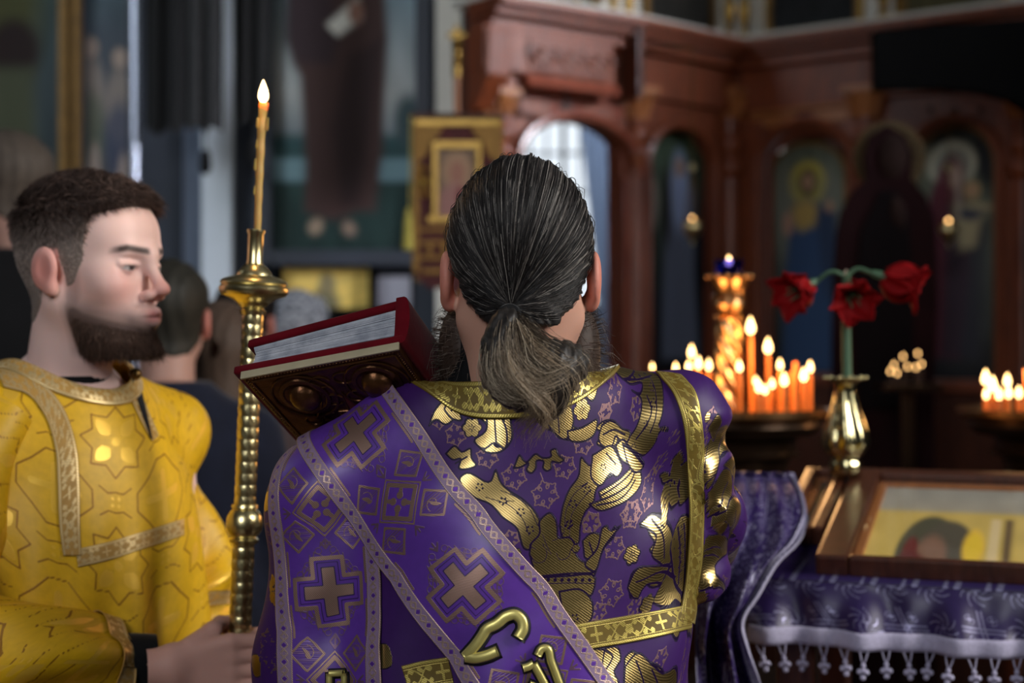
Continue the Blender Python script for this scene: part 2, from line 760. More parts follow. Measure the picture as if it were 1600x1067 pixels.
def join_np(parts):
    """list of (V, quads, col)"""
    Vs, Fs, Cs, b = [], [], [], 0
    for V, q, c in parts:
        Vs.append(V)
        Fs.append(q + b)
        Cs.append(c)
        b += len(V)
    return np.concatenate(Vs), Fs, np.concatenate(Cs)


class Surf:
    """a cloth surface held as a grid of points (rows, columns), with conforming strips and a pixel lookup for placing trims"""

    def __init__(self, Pg, closed=False):
        self.P = Pg
        self.dj = np.gradient(Pg, axis=1)
        self.di = np.gradient(Pg, axis=0)
        du = np.gradient(Pg, axis=1)
        dv = np.gradient(Pg, axis=0)
        N = np.cross(du, dv)
        N /= np.linalg.norm(N, axis=-1, keepdims=True) + 1e-12
        self.N = N
        self.px = 800 + Pg[..., 0] / Pg[..., 1] * F
        self.py = 533.5 - (Pg[..., 2] - CAMZ) / Pg[..., 1] * F
        view = Pg - np.array([0, 0, CAMZ])
        self.front = (N * view).sum(-1) < 0

    def flip(self):
        self.N = -self.N
        self.front = ~self.front
        return self

    def find(self, px, py):
        d = (self.px - px) ** 2 + (self.py - py) ** 2
        d = np.where(self.front, d, d + 1e6)
        i, j = np.unravel_index(np.argmin(d), d.shape)
        # local refinement
        fi, fj = float(i), float(j)
        for _ in range(4):
            i0 = int(min(max(round(fi), 1), d.shape[0] - 2))
            j0 = int(min(max(round(fj), 1), d.shape[1] - 2))
            ax, bx = (self.px[i0 + 1, j0] - self.px[i0 - 1, j0]) / 2, (self.px[i0, j0 + 1] - self.px[i0, j0 - 1]) / 2
            ay, by = (self.py[i0 + 1, j0] - self.py[i0 - 1, j0]) / 2, (self.py[i0, j0 + 1] - self.py[i0, j0 - 1]) / 2
            rx, ry = px - self.px[i0, j0], py - self.py[i0, j0]
            det = ax * by - bx * ay
            if abs(det) < 1e-6:
                break
            fi = i0 + np.clip((rx * by - bx * ry) / det, -2, 2)
            fj = j0 + np.clip((ax * ry - ay * rx) / det, -2, 2)
        return np.array([np.clip(fi, 0, d.shape[0] - 1.001), np.clip(fj, 0, d.shape[1] - 1.001)])

    def at(self, ij, off=0.0, A=None):
        ij = np.asarray(ij, float)
        i = np.clip(ij[..., 0], 0, self.P.shape[0] - 1.001)
        j = np.clip(ij[..., 1], 0, self.P.shape[1] - 1.001)
        i0, j0 = i.astype(int), j.astype(int)
        a, b = (i - i0)[..., None], (j - j0)[..., None]

        def s(G):
            return (G[i0, j0] * (1 - b) + G[i0, j0 + 1] * b) * (1 - a) + (G[i0 + 1, j0] * (1 - b) + G[i0 + 1, j0 + 1] * b) * a
        if A is not None:
            return s(A)
        n = s(self.N)
        n /= np.linalg.norm(n, axis=-1, keepdims=True) + 1e-12
        off = np.asarray(off)
        if off.ndim:
            off = off[..., None]
        return s(self.P) + n * off


def walk_band(S, center_px, half_w, n, m, ext0=0.0, ext1=0.0):
    """band of constant width laid on a surface along a centre line; returns grid indices (n, m, 2)"""
    C = np.array([S.find(*p) for p in resample(np.array(center_px, float), 40)])
    C = resample(smooth_grid(C[:, None], 6)[:, 0], 200)
    X = S.at(C)
    d = np.concatenate([[0], np.cumsum(np.linalg.norm(np.diff(X, axis=0), axis=1))])
    s = np.linspace(-ext0, d[-1] + ext1, n)
    ij = np.stack([np.interp(s, d, C[:, k]) for k in (0, 1)], 1)
    lo, hi = s < 0, s > d[-1]
    k0 = (C[4] - C[0]) / (d[4] - d[0])
    k1 = (C[-1] - C[-5]) / (d[-1] - d[-5])
    ij[lo] = C[0] + k0 * s[lo][:, None]
    ij[hi] = C[-1] + k1 * (s[hi] - d[-1])[:, None]
    X = S.at(ij)
    t = np.gradient(X, axis=0)
    t = smooth_grid(t[:, None], 10)[:, 0]
    N0 = S.at(ij, 0, S.N)
    b0 = np.cross(t, N0)
    b0 /= np.linalg.norm(b0, axis=1, keepdims=True)
    if b0[:, 0].mean() < 0:
        b0 = -b0
    out = np.zeros((n, m, 2))
    h = 2 * half_w / (m - 1)
    mid = (m - 1) / 2
    for sg in (-1, 1):
        cur = ij.copy()
        b = b0 * sg
        ks = [k for k in (range(int(math.floor(mid)), -1, -1) if sg < 0 else range(int(math.ceil(mid)), m))]
        pos = 0.0
        for k in ks:
            want = abs(k - mid) * h
            st_ = want - pos
            pos = want
            if st_ > 0:
                A, B = S.at(cur, 0, S.di), S.at(cur, 0, S.dj)
                N = S.at(cur, 0, S.N)
                b = b - N * (b * N).sum(1, keepdims=True)
                b /= np.linalg.norm(b, axis=1, keepdims=True) + 1e-12
                aa, bb, ab = (A * A).sum(1), (B * B).sum(1), (A * B).sum(1)
                ra, rb = (A * b).sum(1) * st_, (B * b).sum(1) * st_
                det = aa * bb - ab * ab + 1e-18
                cur = cur + np.stack([(ra * bb - rb * ab) / det, (rb * aa - ra * ab) / det], 1)
                cur[:, 0] = np.clip(cur[:, 0], 0, S.P.shape[0] - 1.01)
                cur[:, 1] = np.clip(cur[:, 1], 0, S.P.shape[1] - 1.01)
            out[:, k] = cur
    return out


def smooth_grid(G, k=6):
    for _ in range(k):
        H = G.copy()
        H[1:-1] = (G[:-2] + 2 * G[1:-1] + G[2:]) / 4
        G = H
    return G


def resample(pts, n, smooth=True):
    pts = np.asarray(pts, float)
    sg = np.linalg.norm(np.diff(pts, axis=0), axis=1)
    pts = pts[np.concatenate([[True], sg > 1e-7])]
    if len(pts) < 2:
        return np.repeat(pts, n, axis=0)
    d = np.concatenate([[0], np.cumsum(np.linalg.norm(np.diff(pts, axis=0), axis=1))])
    t = np.linspace(0, d[-1], n)
    if not smooth or len(pts) < 3:
        return np.stack([np.interp(t, d, pts[:, k]) for k in range(pts.shape[1])], 1)
    # Catmull-Rom on arc length
    m = np.gradient(pts, d, axis=0)
    k = np.clip(np.searchsorted(d, t, side='right') - 1, 0, len(pts) - 2)
    h = (d[k + 1] - d[k])
    u = ((t - d[k]) / h)[:, None]
    h = h[:, None]
    p0, p1, m0, m1 = pts[k], pts[k + 1], m[k], m[k + 1]
    return (2 * u**3 - 3 * u**2 + 1) * p0 + (u**3 - 2 * u**2 + u) * h * m0 + (-2 * u**3 + 3 * u**2) * p1 + (u**3 - u**2) * h * m1


def arc_uv(Pg):
    """metric coordinates (across, along) on a grid, measured from its middle"""
    du = np.linalg.norm(np.diff(Pg, axis=1), axis=-1)
    u = np.concatenate([np.zeros((Pg.shape[0], 1)), np.cumsum(du, 1)], 1)
    dv = np.linalg.norm(np.diff(Pg, axis=0), axis=-1)
    v = np.concatenate([np.zeros((1, Pg.shape[1])), np.cumsum(dv, 0)], 0)
    return u, v


def slab(Pt, Nn, thick):
    """closed thin sheet from a grid of points: (V, quads, index of the top grid)"""
    nv, nu = Pt.shape[:2]
    Bt = Pt - Nn * thick
    n = nv * nu
    idx = np.arange(n).reshape(nv, nu)
    q = np.stack([idx[:-1, :-1], idx[:-1, 1:], idx[1:, 1:], idx[1:, :-1]], -1).reshape(-1, 4)
    rim = np.concatenate([idx[0, :], idx[1:, -1], idx[-1, -2::-1], idx[-2:0:-1, 0]])
    r2 = np.roll(rim, -1)
    m = len(rim)
    bk = n + np.arange(m)
    side = np.stack([rim, bk, np.roll(bk, -1), r2], -1)
    V = np.concatenate([Pt.reshape(-1, 3), Bt.reshape(-1, 3)[rim]])
    return V, [q, side], rim
# ------------------------------------------------------------------ the room
def ident(s, d, z):
    return Vector((s, d, z))


structure('floor', MB().box(-4.0, 4.6, -3.3, 9.5, -0.12, 0.0).mesh('floor'), M['floor_tile'])
structure('floor_step', MB().box(-3.9, 4.5, 4.95, 9.4, 0.0, 0.16).mesh('floor_step', 0.01), M['floor_tile'])
structure('ceiling', MB().box(-4.0, 4.6, -3.3, 9.5, 6.2, 6.35).mesh('ceiling'), M['plaster'])
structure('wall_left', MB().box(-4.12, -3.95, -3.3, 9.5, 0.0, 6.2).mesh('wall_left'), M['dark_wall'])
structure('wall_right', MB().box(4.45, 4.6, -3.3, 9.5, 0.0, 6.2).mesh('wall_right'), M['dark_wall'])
structure('wall_rear', MB().box(-3.95, 4.45, -3.3, -3.15, 0.0, 6.2).mesh('wall_rear'), M['plaster'])
structure('wall_back', MB().box(-3.95, 4.45, 9.3, 9.5, 0.0, 6.2).mesh('wall_back'), M['plaster'])


def window(name, T, s0, s1, z0, z1, nx, nz, thickm, mframe, mpane, depth=0.06, heavy=None):
    root = thing(name, None, None, T((s0 + s1) / 2, 0, z0))
    root['kind'] = 'structure'
    mb = MB()
    t = thickm
    mb.box(s0 - t, s0 + t, 0, depth, z0 - t, z1 + t, T)
    mb.box(s1 - t, s1 + t, 0, depth, z0 - t, z1 + t, T)
    mb.box(s0 - t, s1 + t, 0, depth, z0 - t, z0 + t, T)
    mb.box(s0 - t, s1 + t, 0, depth, z1 - t, z1 + t, T)
    part('window_frame', mb.mesh('window_frame'), mframe, root, True)
    mb = MB()
    for i in range(1, nx):
        x = s0 + (s1 - s0) * i / nx
        k = 2.2 if heavy == i else 1.0
        mb.box(x - t * .3 * k, x + t * .3 * k, 0.0, depth * .7, z0, z1, T)
    for j in range(1, nz):
        z = z0 + (z1 - z0) * j / nz
        mb.box(s0, s1, 0.0, depth * .6, z - t * .35, z + t * .35, T)
    tag(part('window_grille', mb.mesh('window_grille'), mframe, root, True), kind='stuff')
    for i in range(nx):
        for j in range(nz):
            a, b = s0 + (s1 - s0) * i / nx, s0 + (s1 - s0) * (i + 1) / nx
            c, d = z0 + (z1 - z0) * j / nz, z0 + (z1 - z0) * (j + 1) / nz
            part('pane', MB().box(a, b, 0.004, 0.012, c, d, T).mesh('pane'), mpane, root, True)
    return root


M['muntin'] = mat_plain('painted_muntin', lin(150, 158, 172), 0.6, var=0.1, scale=10)
yb = 9.28


def T_back(s, d, z):
    return Vector((s, yb - d, z))


wl, wr = P(775, 0, yb)[0], P(985, 0, yb)[0]
window('window_1', T_back, wl, wr, P(0, 482, yb)[2], P(0, 120, yb)[2], 8, 6, 0.022, M['muntin'], M['window_glow'], heavy=4)


def T_right(s, d, z):
    return Vector((4.43 - d, s, z))


def T_rear(s, d, z):
    return Vector((s, -3.13 + d, z))


def T_left(s, d, z):
    return Vector((-3.93 + d, s, z))


window('window_2', T_right, -0.3, 1.2, 2.0, 4.6, 2, 3, 0.05, M['muntin'], M['window_glow'])
window('window_3', T_rear, -2.0, -0.4, 2.5, 4.7, 2, 3, 0.05, M['muntin'], M['window_glow'])
window('added_window_4', T_right, 2.6, 4.0, 2.7, 4.7, 2, 3, 0.05, M['muntin'], M['window_glow'])  # unseen frame and glowing panes added to go with the side fill
window('added_window_5', T_left, 2.6, 4.0, 2.8, 5.0, 2, 3, 0.05, M['muntin'], M['window_glow'])  # unseen frame and glowing panes added to go with the left fill

# the side curtain in the doorway of the altar
Yc = 7.6
nu, nv = 40, 24
G = np.zeros((nv, nu, 3))
for j in range(nv):
    t = j / (nv - 1)
    py = 185 + t * 771
    xl = 905 + 38 * min(1, t * 2.2) if t < 0.45 else 941 - 30 * (t - 0.45)
    for i in range(nu):
        u = i / (nu - 1)
        p = P(xl + (990 - xl) * u, py, Yc)
        p[1] += 0.035 * math.sin(u * 26 + 0.6 * t)
        G[j, i] = p
cu = thing('door_curtain', 'grey blue curtain drawn aside in the bright arched doorway', 'curtain', P(960, 956, Yc))
s_ = Surf(G)
V, q, rim = slab(G, s_.N, 0.004)
part('cloth', mesh_np('curtain_cloth', V, q), mat_sheer('grey_blue_cloth', lin(128, 142, 165)), cu, True)
mb = MB().tube([P(850, 178, Yc), P(1000, 178, Yc)], 0.012, 10)
part('rod', mb.mesh('rod'), M['brass_dark'], cu, True)

# ------------------------------------------------------------------ the painted wall on the left
YW = 6.3


def wx(px):
    return (px - 800) / F * YW


def wz(py):
    return CAMZ - (py - 533.5) / F * YW


def T_wall(s, d, z):
    return Vector((s, YW - d, z))


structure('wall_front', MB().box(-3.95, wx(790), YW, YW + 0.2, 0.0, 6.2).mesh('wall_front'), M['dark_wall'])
structure('trim_1', MB().box(wx(320), wx(366), YW - 0.07, YW, wz(492), 6.2).mesh('trim_1', 0.006), M['plaster'])
structure('trim_2', MB().box(wx(289), wx(319), YW - 0.04, YW, wz(470), 6.2).mesh('trim_2', 0.005), mat_plain('grey_blue_paint', lin(96, 108, 126), 0.7, var=0.1, scale=4))
structure('trim_3', MB().box(wx(262), wx(366), YW - 0.05, YW, 0.0, wz(440)).mesh('trim_3', 0.005), M['red_wall'])
structure('trim_4', MB().box(wx(682), wx(722), YW - 0.06, YW, 0.16, 6.2).mesh('trim_4', 0.006), M['white_paint'])


def bright(pic, k):
    pic.c = np.clip(pic.c * k, 0, 1)
    return pic


def framed_picture(name, label, cat, x0, x1, y0, y1, pic, frame_px, mframe, d=0.06, Yp=YW, extra=None):
    """picture with its frame hung flat on the wall; pixel bounds are those of the canvas"""
    def T(s, dd, z):
        return Vector(((x0 - 800) / F * Yp + s, Yp - 0.012 - dd, CAMZ - (y1 - 533.5) / F * Yp + z))
    wd, hh = (x1 - x0) / F * Yp, (y1 - y0) / F * Yp
    root = thing(name, label, cat, T(wd / 2, 0, 0))
    part('canvas', pic_mesh('canvas', bright(pic, 2.6), T), M['paint_gloss'], root, True)
    f = frame_px / F * Yp
    mb = MB()
    mb.box(-f, 0, -0.01, d, -f, hh + f, T)
    mb.box(wd, wd + f, -0.01, d, -f, hh + f, T)
    mb.box(0, wd, -0.01, d, -f, 0, T)
    mb.box(0, wd, -0.01, d, hh, hh + f, T)
    part('frame', mb.mesh('frame', 0.006), mframe, root, True)
    return root, T, wd, hh


# the full-length robed figure
pw, ph = (650 - 428) / F * YW, (392 + 330) / F * YW


def q_(x, y):
    return (x - 428) / F * YW, (y + 330) / F * YW


pic = Pic(pw, ph, 64, 160, (0, 0, 0))
pic.vgrad([(0, lin(60, 74, 84)), (0.45, lin(84, 98, 104)), (0.66, lin(120, 122, 120)), (0.735, lin(92, 98, 100)), (0.76, lin(32, 52, 54)), (0.83, lin(28, 44, 42)), (1, lin(16, 28, 26))])
pic.mottle(0.12, 10, 3)
pic.rect(*[q_(420, 0)[0], q_(660, 0)[0]], q_(0, 248)[1], q_(0, 284)[1], lin(84, 106, 112), 0.02, 0.8)
pic.ell(*q_(640, 190), 0.06, 0.11, lin(40, 52, 54), 0.6)
pic.poly([q_(*p) for p in [(452, -200), (448, 60), (458, 100), (470, 120), (478, 250), (476, 330), (520, 345), (560, 330), (586, 330), (598, 240), (606, 60), (590, -200), (540, -250), (490, -240)]], lin(50, 36, 34), 0.03)
pic.poly([q_(*p) for p in [(452, -100), (447, 60), (466, 100), (520, 100), (530, 60), (500, -100)]], lin(36, 28, 32), 0.04, 0.8)
pic.poly([q_(*p) for p in [(545, 90), (520, 200), (535, 320), (560, 320), (580, 200), (600, 60)]], lin(32, 24, 25), 0.05, 0.7)
pic.poly([q_(*p) for p in [(510, 40), (560, -6), (566, 30), (528, 58)]], lin(170, 168, 158), 0.015)
pic.ell(*q_(556, 20), 0.03, 0.05, lin(110, 80, 68), 0.5)
pic.ell(*q_(530, -270), 0.11, 0.12, lin(120, 104, 60), 0.3)
pic.ell(*q_(530, -262), 0.06, 0.08, lin(110, 82, 68), 0.3)
pic.ell(*q_(494, 354), 0.028, 0.035, lin(104, 90, 76), 0.6, rot=0.6)
pic.ell(*q_(546, 357), 0.028, 0.033, lin(92, 78, 68), 0.6, rot=-0.5)
M['blue_frame'] = mat_plain('blue_grey_frame', lin(40, 46, 58), 0.5, var=0.1, scale=5)
framed_picture('wall_painting', 'tall painting of a brown robed standing figure with a white scroll, behind the lit taper', 'painting', 428, 650, -330, 392, pic, 25, M['blue_frame'])

# two light figures beyond the young man's head
pw, ph = (203 - 137) / F * YW, (470 + 120) / F * YW


def q_(x, y):
    return (x - 137) / F * YW, (y + 120) / F * YW


pic = Pic(pw, ph, 40, 160, (0, 0, 0))
pic.vgrad([(0, lin(52, 70, 74)), (0.3, lin(48, 54, 60)), (0.6, lin(54, 54, 56)), (1, lin(40, 38, 40))]).mottle(0.1, 8, 5)
for cx, cy, body, tunic in ((143, 75, lin(108, 98, 90), lin(60, 66, 54)), (188, 92, lin(112, 102, 94), lin(44, 50, 66))):
    pic.ell(*q_(cx, cy + 75), 0.055, 0.16, body, 0.5, 0.7)
    pic.ell(*q_(cx, cy), 0.03, 0.042, lin(118, 104, 94), 0.4)
    pic.ell(*q_(cx, cy + 130), 0.06, 0.16, tunic, 0.5, 0.8)
    pic.ell(*q_(cx + 6, cy + 190), 0.022, 0.11, lin(126, 112, 104), 0.5, 0.8)
framed_picture('wall_icon', 'narrow dim painting of two pale half clad figures above the young man', 'painting', 137, 203, -120, 470, pic, 6, M['blue_frame'], 0.04)

pic = Pic(0.5, 1.6, 50, 150, (0, 0, 0))
pic.vgrad([(0, lin(44, 66, 66)), (0.4, lin(52, 62, 64)), (1, lin(42, 50, 54))]).mottle(0.12, 8, 9)
pic.ell(0.26, 0.32, 0.16, 0.34, lin(58, 60, 34), 0.8)
pic.ell(0.30, 0.55, 0.11, 0.13, lin(30, 20, 19), 0.5)
pic.c *= 0.7
pic.poly([(0.12, 0.62), (0.38, 0.62), (0.42, 1.6), (0.08, 1.6)], lin(50, 54, 40), 0.06)
rt, T_, wd_, hh_ = framed_picture('gilt_framed_icon', 'dim teal painting in a wide gilt frame at the far left wall', 'painting', -92, 99, -120, 480, pic, 4, M['gilt_dull'], 0.05)
mb = MB()
mb.box(wd_ + 0.005, wd_ + 0.05, -0.01, 0.09, -0.02, hh_ + 0.1, T_)
mb.box(wd_ + 0.056, wd_ + 0.092, -0.01, 0.07, -0.02, hh_ + 0.1, T_)
part('gilt_moulding', mb.mesh('gilt_moulding', 0.012), M['gilt_dull'], rt, True)

# polished pole
Yp = 6.05
pl = thing('polished_pole', 'thin polished steel pole with pale sheen above the young man', 'pole', (P(211, 0, Yp)[0], Yp, 0.16))
part('shaft', MB().lathe([(0.0185, 0), (0.0185, 4.4)], 16, Matrix.Translation(pl.location)).mesh('shaft', smooth=True), M['steel'], pl, True)
part('base', MB().lathe([(0.13, 0), (0.13, 0.02), (0.03, 0.05), (0.02, 0.09)], 20, Matrix.Translation(pl.location)).mesh('base', smooth=True), M['steel'], pl, True)
part('finial', MB().lathe([(0.018, 4.4), (0.035, 4.43), (0.0, 4.5)], 16, Matrix.Translation(pl.location)).mesh('finial', smooth=True), M['steel'], pl, True)

# dark hanging banners
def hanging_banner(label, x0, x1, tipx, yshoulder, ytip, Yb, mat_, tassel):
    zt = 3.55
    def T(px, py):
        return P(px, py, Yb)
    a, b = P(x0, 0, Yb)[0], P(x1, 0, Yb)[0]
    root = thing('hanging_banner', label, 'banner', ((a + b) / 2, Yb, zt), group=None)
    nu, nv = 26, 40
    G = np.zeros((nv, nu, 3))
    tx = P(tipx, 0, Yb)[0]
    zs, ztip = P(0, yshoulder, Yb)[2], P(0, ytip, Yb)[2]
    for i in range(nu):
        u = i / (nu - 1)
        x = a + (b - a) * u
        k = abs(x - tx) / max(tx - a, b - tx, 1e-6)
        zb = zs + (ztip - zs) * max(0, 1 - k) ** 0.8 + 0.02 * math.sin(k * 6)
        for j in range(nv):
            t = j / (nv - 1)
            G[j, i] = (x, Yb + 0.018 * math.sin(u * 13 + t), zt + (zb - zt) * t)
    V, q, rim = slab(G, Surf(G).N, 0.006)
    part('cloth', mesh_np('banner_cloth', V, q), mat_, root, True)
    part('crossbar', MB().tube([(a - 0.03, Yb, zt + 0.01), (b + 0.03, Yb, zt + 0.01)], 0.014, 10).mesh('crossbar', smooth=True), M['wood_dark'], root, True)
    part('bracket', MB().tube([((a + b) / 2, Yb, zt + 0.02), ((a + b) / 2, YW + 0.02, zt + 0.1)], 0.01, 8).mesh('bracket', smooth=True), M['wood_dark'], root, True)
    if tassel:
        zc = ztip
        mb = MB().tube([(tx, Yb, zc + 0.01), (tx, Yb, zc - 0.05)], 0.004, 6)
        mb.lathe([(0.0, 0.03), (0.016, 0.015), (0.02, 0.0), (0.024, -0.05), (0.012, -0.07), (0.0, -0.072)], 12, Matrix.Translation((tx, Yb, zc - 0.07)))
        part('tassel', mb.mesh('tassel', smooth=True), M['black_cloth'], root, True)
    return root


M['banner_grey'] = mat_plain('grey_banner_cloth', lin(34, 34, 35), 0.9, var=0.25, scale=20, sheen=0.1)
M['banner_black'] = mat_plain('dark_banner_cloth', lin(9, 9, 10), 0.9, var=0.3, scale=20, sheen=0.1)
hanging_banner('black hanging banner with pointed hem beside the steel pole', 225, 288, 246, 190, 216, 5.95, M['banner_black'], False)
hanging_banner('grey black hanging banner ending in a tassel, before the white pilaster', 287, 346, 321, 186, 214, 5.8, M['banner_grey'], True)
hanging_banner('dark hanging banner right behind the lit taper flame', 366, 420, 395, 182, 200, 5.9, M['banner_black'], True)

# the small icon, paper on the wall below
pic = Pic(0.38, 0.2, 60, 36, lin(150, 128, 66)).mottle(0.12, 8, 2)
pic.ell(0.17, 0.19, 0.06, 0.08, lin(74, 70, 52), 0.5)
pic.ell(0.18, 0.10, 0.035, 0.045, lin(86, 78, 56), 0.5)
framed_picture('small_icon', 'small yellow icon in a wide black frame on the wall above the book', 'icon', 443, 578, 411, 482, pic, 13, M['wood_board'], 0.05)
nt = thing('paper_notice', 'pale paper notice on the dark wall left of the gold banner', 'paper', (wx(615), YW - 0.005, wz(482)))
part('sheet', MB().box(wx(588), wx(642), YW - 0.02, YW - 0.012, wz(482), wz(432)).mesh('sheet'), mat_plain('paper', lin(150, 150, 160), 0.8, var=0.05, scale=6), nt, True)
part('backing', MB().box(wx(584), wx(646), YW - 0.012, YW + 0.002, wz(486), wz(428)).mesh('backing'), M['wood_board'], nt, True)

# ------------------------------------------------------------------ the carved icon screen
class Bay:
    def __init__(self, a, b):
        self.a = np.array([*a, 0.0])
        b = np.array([*b, 0.0])
        self.e = (b - self.a)
        self.L = np.linalg.norm(self.e)
        self.e /= self.L
        self.n = np.array([self.e[1], -self.e[0], 0.0])

    def T(self, s, d, z):
        return Vector(tuple(self.a + self.e * s + self.n * d + np.array([0, 0, z])))

    def hit(self, px, py, d=0.0):
        o = np.array([0, 0, CAMZ])
        dr = np.array([(px - 800) / F, 1.0, -(py - 533.5) / F])
        t = ((self.a + self.n * d - o) @ self.n) / (dr @ self.n)
        p = o + dr * t
        return (p - self.a) @ self.e, p[2]


def pl_at(px, Y):
    return ((px - 800) / F * Y, Y)


BA = Bay(pl_at(750, 5.6), pl_at(966, 6.0))
BB = Bay(pl_at(966, 6.0), pl_at(1148, 6.5))
BC = Bay(pl_at(1148, 6.5), pl_at(1365, 6.12))
BD = Bay(pl_at(1365, 6.12), pl_at(1640, 5.7))
Z0 = 0.16
ZT = 2.74      # cornice top


def arch_poly(s0, s1, z0, z1, a0, a1, zs, zt, n=20):
    pts = [(s0, z0), (a0, z0)]
    for k in range(n + 1):
        an = math.pi * (1 - k / n)
        pts.append(((a0 + a1) / 2 + (a1 - a0) / 2 * math.cos(an), zs + (zt - zs) * math.sin(an)))
    pts += [(a1, z0), (s1, z0), (s1, z1), (s0, z1)]
    return pts


def arch_curve(a0, a1, zs, zt, zb, n=22):
    pts = [(a0, zb)]
    for k in range(n + 1):
        an = math.pi * (1 - k / n)
        pts.append(((a0 + a1) / 2 + (a1 - a0) / 2 * math.cos(an), zs + (zt - zs) * math.sin(an)))
    pts.append((a1, zb))
    return pts


def scroll(T, s, z, r, mirror=1, d=0.0, turns=1.4):
    pts = []
    for k in range(26):
        t = k / 25
        a = t * turns * 2 * math.pi
        rr = r * (1 - 0.8 * t)
        pts.append(T(s + mirror * rr * math.cos(a), d, z + rr * math.sin(a)))
    return pts


def bay_base(B, name, label, arch, door=False, head_d=0.05):
    """frame panel with an arched opening (s0, s1, spring z, top z, bottom z)"""
    root = thing(name, label, 'icon screen', B.T(B.L / 2, 0, Z0))
    a0, a1, zs, zt, zb = arch
    mb = MB().prism(arch_poly(0, B.L, zb, 2.46, a0, a1, zs, zt), -0.06 if door else -0.02, 0.02, B.T)
    part('arched_panel', mb.mesh('arched_panel', 0.004), M['wood'], root, True)
    mb = MB().tube([B.T(s, 0.03, z) for s, z in arch_curve(a0 - 0.012, a1 + 0.012, zs, zt + 0.012, zb)], 0.02, 8)
    part('arch_moulding', mb.mesh('arch_moulding', smooth=True), M['wood'], root, True)
    if not door:
        mb = MB().box(0, B.L, -0.02, 0.03, Z0, zb - 0.001, B.T)
        part('dado_panel', mb.mesh('dado_panel', 0.01), M['wood_dark'], root, True)
        mb = MB().box(0.0, B.L, 0.0, 0.06, zb - 0.03, zb + 0.02, B.T)
        part('icon_ledge', mb.mesh('icon_ledge', 0.008), M['wood'], root, True)
        part('back_board', MB().box(0.15, B.L, -0.12, -0.10, Z0, 2.5, B.T).mesh('back_board'), M['wood_dark'], root, True)
    mb = MB().box(0, B.L, -0.06, 0.05, 2.46, 2.63, B.T)
    part('frieze', mb.mesh('frieze', 0.006), M['wood'], root, True)
    mb = MB().box(-0.01, B.L + 0.01, -0.06, 0.09, 2.63, 2.67, B.T)
    mb.box(-0.02, B.L + 0.02, -0.06, 0.13, 2.675, 2.70, B.T)
    mb.box(-0.02, B.L + 0.02, -0.06, 0.16, 2.705, ZT, B.T)
    part('cornice', mb.mesh('cornice', 0.006), M['wood'], root, True)
    return root


def column(parent, B, px, ybot, d, r, caps=(150, 185), rings=(215, 240)):
    s, _ = B.hit(px, 400, d)
    zc1, zc0 = B.hit(px, caps[0], d)[1], B.hit(px, caps[1], d)[1]
    c = B.T(s, d, 0)
    Mx = Matrix.Translation(c)
    zr = [B.hit(px, y, d)[1] for y in rings]
    prof = [(r * 1.5, Z0), (r * 1.5, Z0 + 0.16), (r * 1.1, Z0 + 0.2), (r * 1.05, Z0 + 0.6), (r * 1.2, Z0 + 0.63), (r * 0.86, Z0 + 0.68), (r * 0.92, zr[1] - 0.08)]
    for z in zr[::-1]:
        prof += [(r * 0.86, z - 0.045), (r * 1.25, z - 0.02), (r * 1.3, z), (r * 1.2, z + 0.02), (r * 0.86, z + 0.04)]
    prof += [(r * 0.9, zc0)]
    cp = part('column', MB().lathe(prof, 20, Mx).mesh('column', smooth=True), M['wood'], parent, True)
    mb = MB().lathe([(r * 0.95, zc0), (r * 1.0, zc0 + 0.02), (r * 1.5, zc1 - 0.02), (r * 1.6, zc1)], 16, Mx)
    for k in range(8):
        a = k * math.pi / 4
        mb.tube([c + Vector((math.cos(a) * r * 0.95, math.sin(a) * r * 0.95, zc0)), c + Vector((math.cos(a) * r * 1.3, math.sin(a) * r * 1.3, (zc0 + zc1) / 2)), c + Vector((math.cos(a) * r * 1.75, math.sin(a) * r * 1.75, zc1 - 0.015))], [0.012, 0.011, 0.008], 6)
    mb.box(s - r * 1.7, s + r * 1.7, d - r * 1.7, d + r * 1.7, zc1, zc1 + 0.025, B.T)
    cap = part('capital', mb.mesh('capital', smooth=True), M['wood_pale'], cp, False)
    if zc1 + 0.02 < 2.46:
        part('impost_block', MB().box(s - r * 1.3, s + r * 1.3, 0.0, d + r * 1.3, zc1 + 0.025, 2.46, B.T).mesh('impost_block', 0.005), M['wood'], cp, False)
    return cp


# bay A: the side door, open, with the bright window beyond
a0, a1 = BA.hit(803, 300)[0], BA.hit(966, 300, -0.06)[0]
zs, zt = BA.hit(880, 262)[1], BA.hit(880, 188)[1]
ra = bay_base(BA, 'iconostasis_door_bay', 'carved red wood screen bay with open arch onto the bright window', (a0, a1, zs, zt, Z0), door=True)
# projecting frieze block, corbel and ledge
M['wood_sheen'] = mat_wood('sheen_toned_wood', lin(120, 62, 48), lin(150, 82, 62), 0.22, coat=0.8)  # glossier wood, with part of the reflected sheen put into its paler colour
s0, s1 = BA.hit(752, 90, 0.1)[0], BA.hit(955, 90, 0.1)[0]
za, zb_ = BA.hit(850, 122, 0.1)[1], BA.hit(850, 52, 0.1)[1]
part('frieze_block', MB().box(s0, s1, 0.05, 0.12, za, zb_, BA.T).mesh('frieze_block', 0.01), M['wood'], ra, True)
sp0, sp1 = BA.hit(826, 90, 0.12)[0], BA.hit(952, 90, 0.12)[0]
zp0, zp1 = BA.hit(880, 116, 0.12)[1], BA.hit(880, 66, 0.12)[1]
fp = part('carved_panel', MB().box(sp0, sp1, 0.12, 0.132, zp0, zp1, BA.T).mesh('carved_panel', 0.004), M['wood'], ra, True)
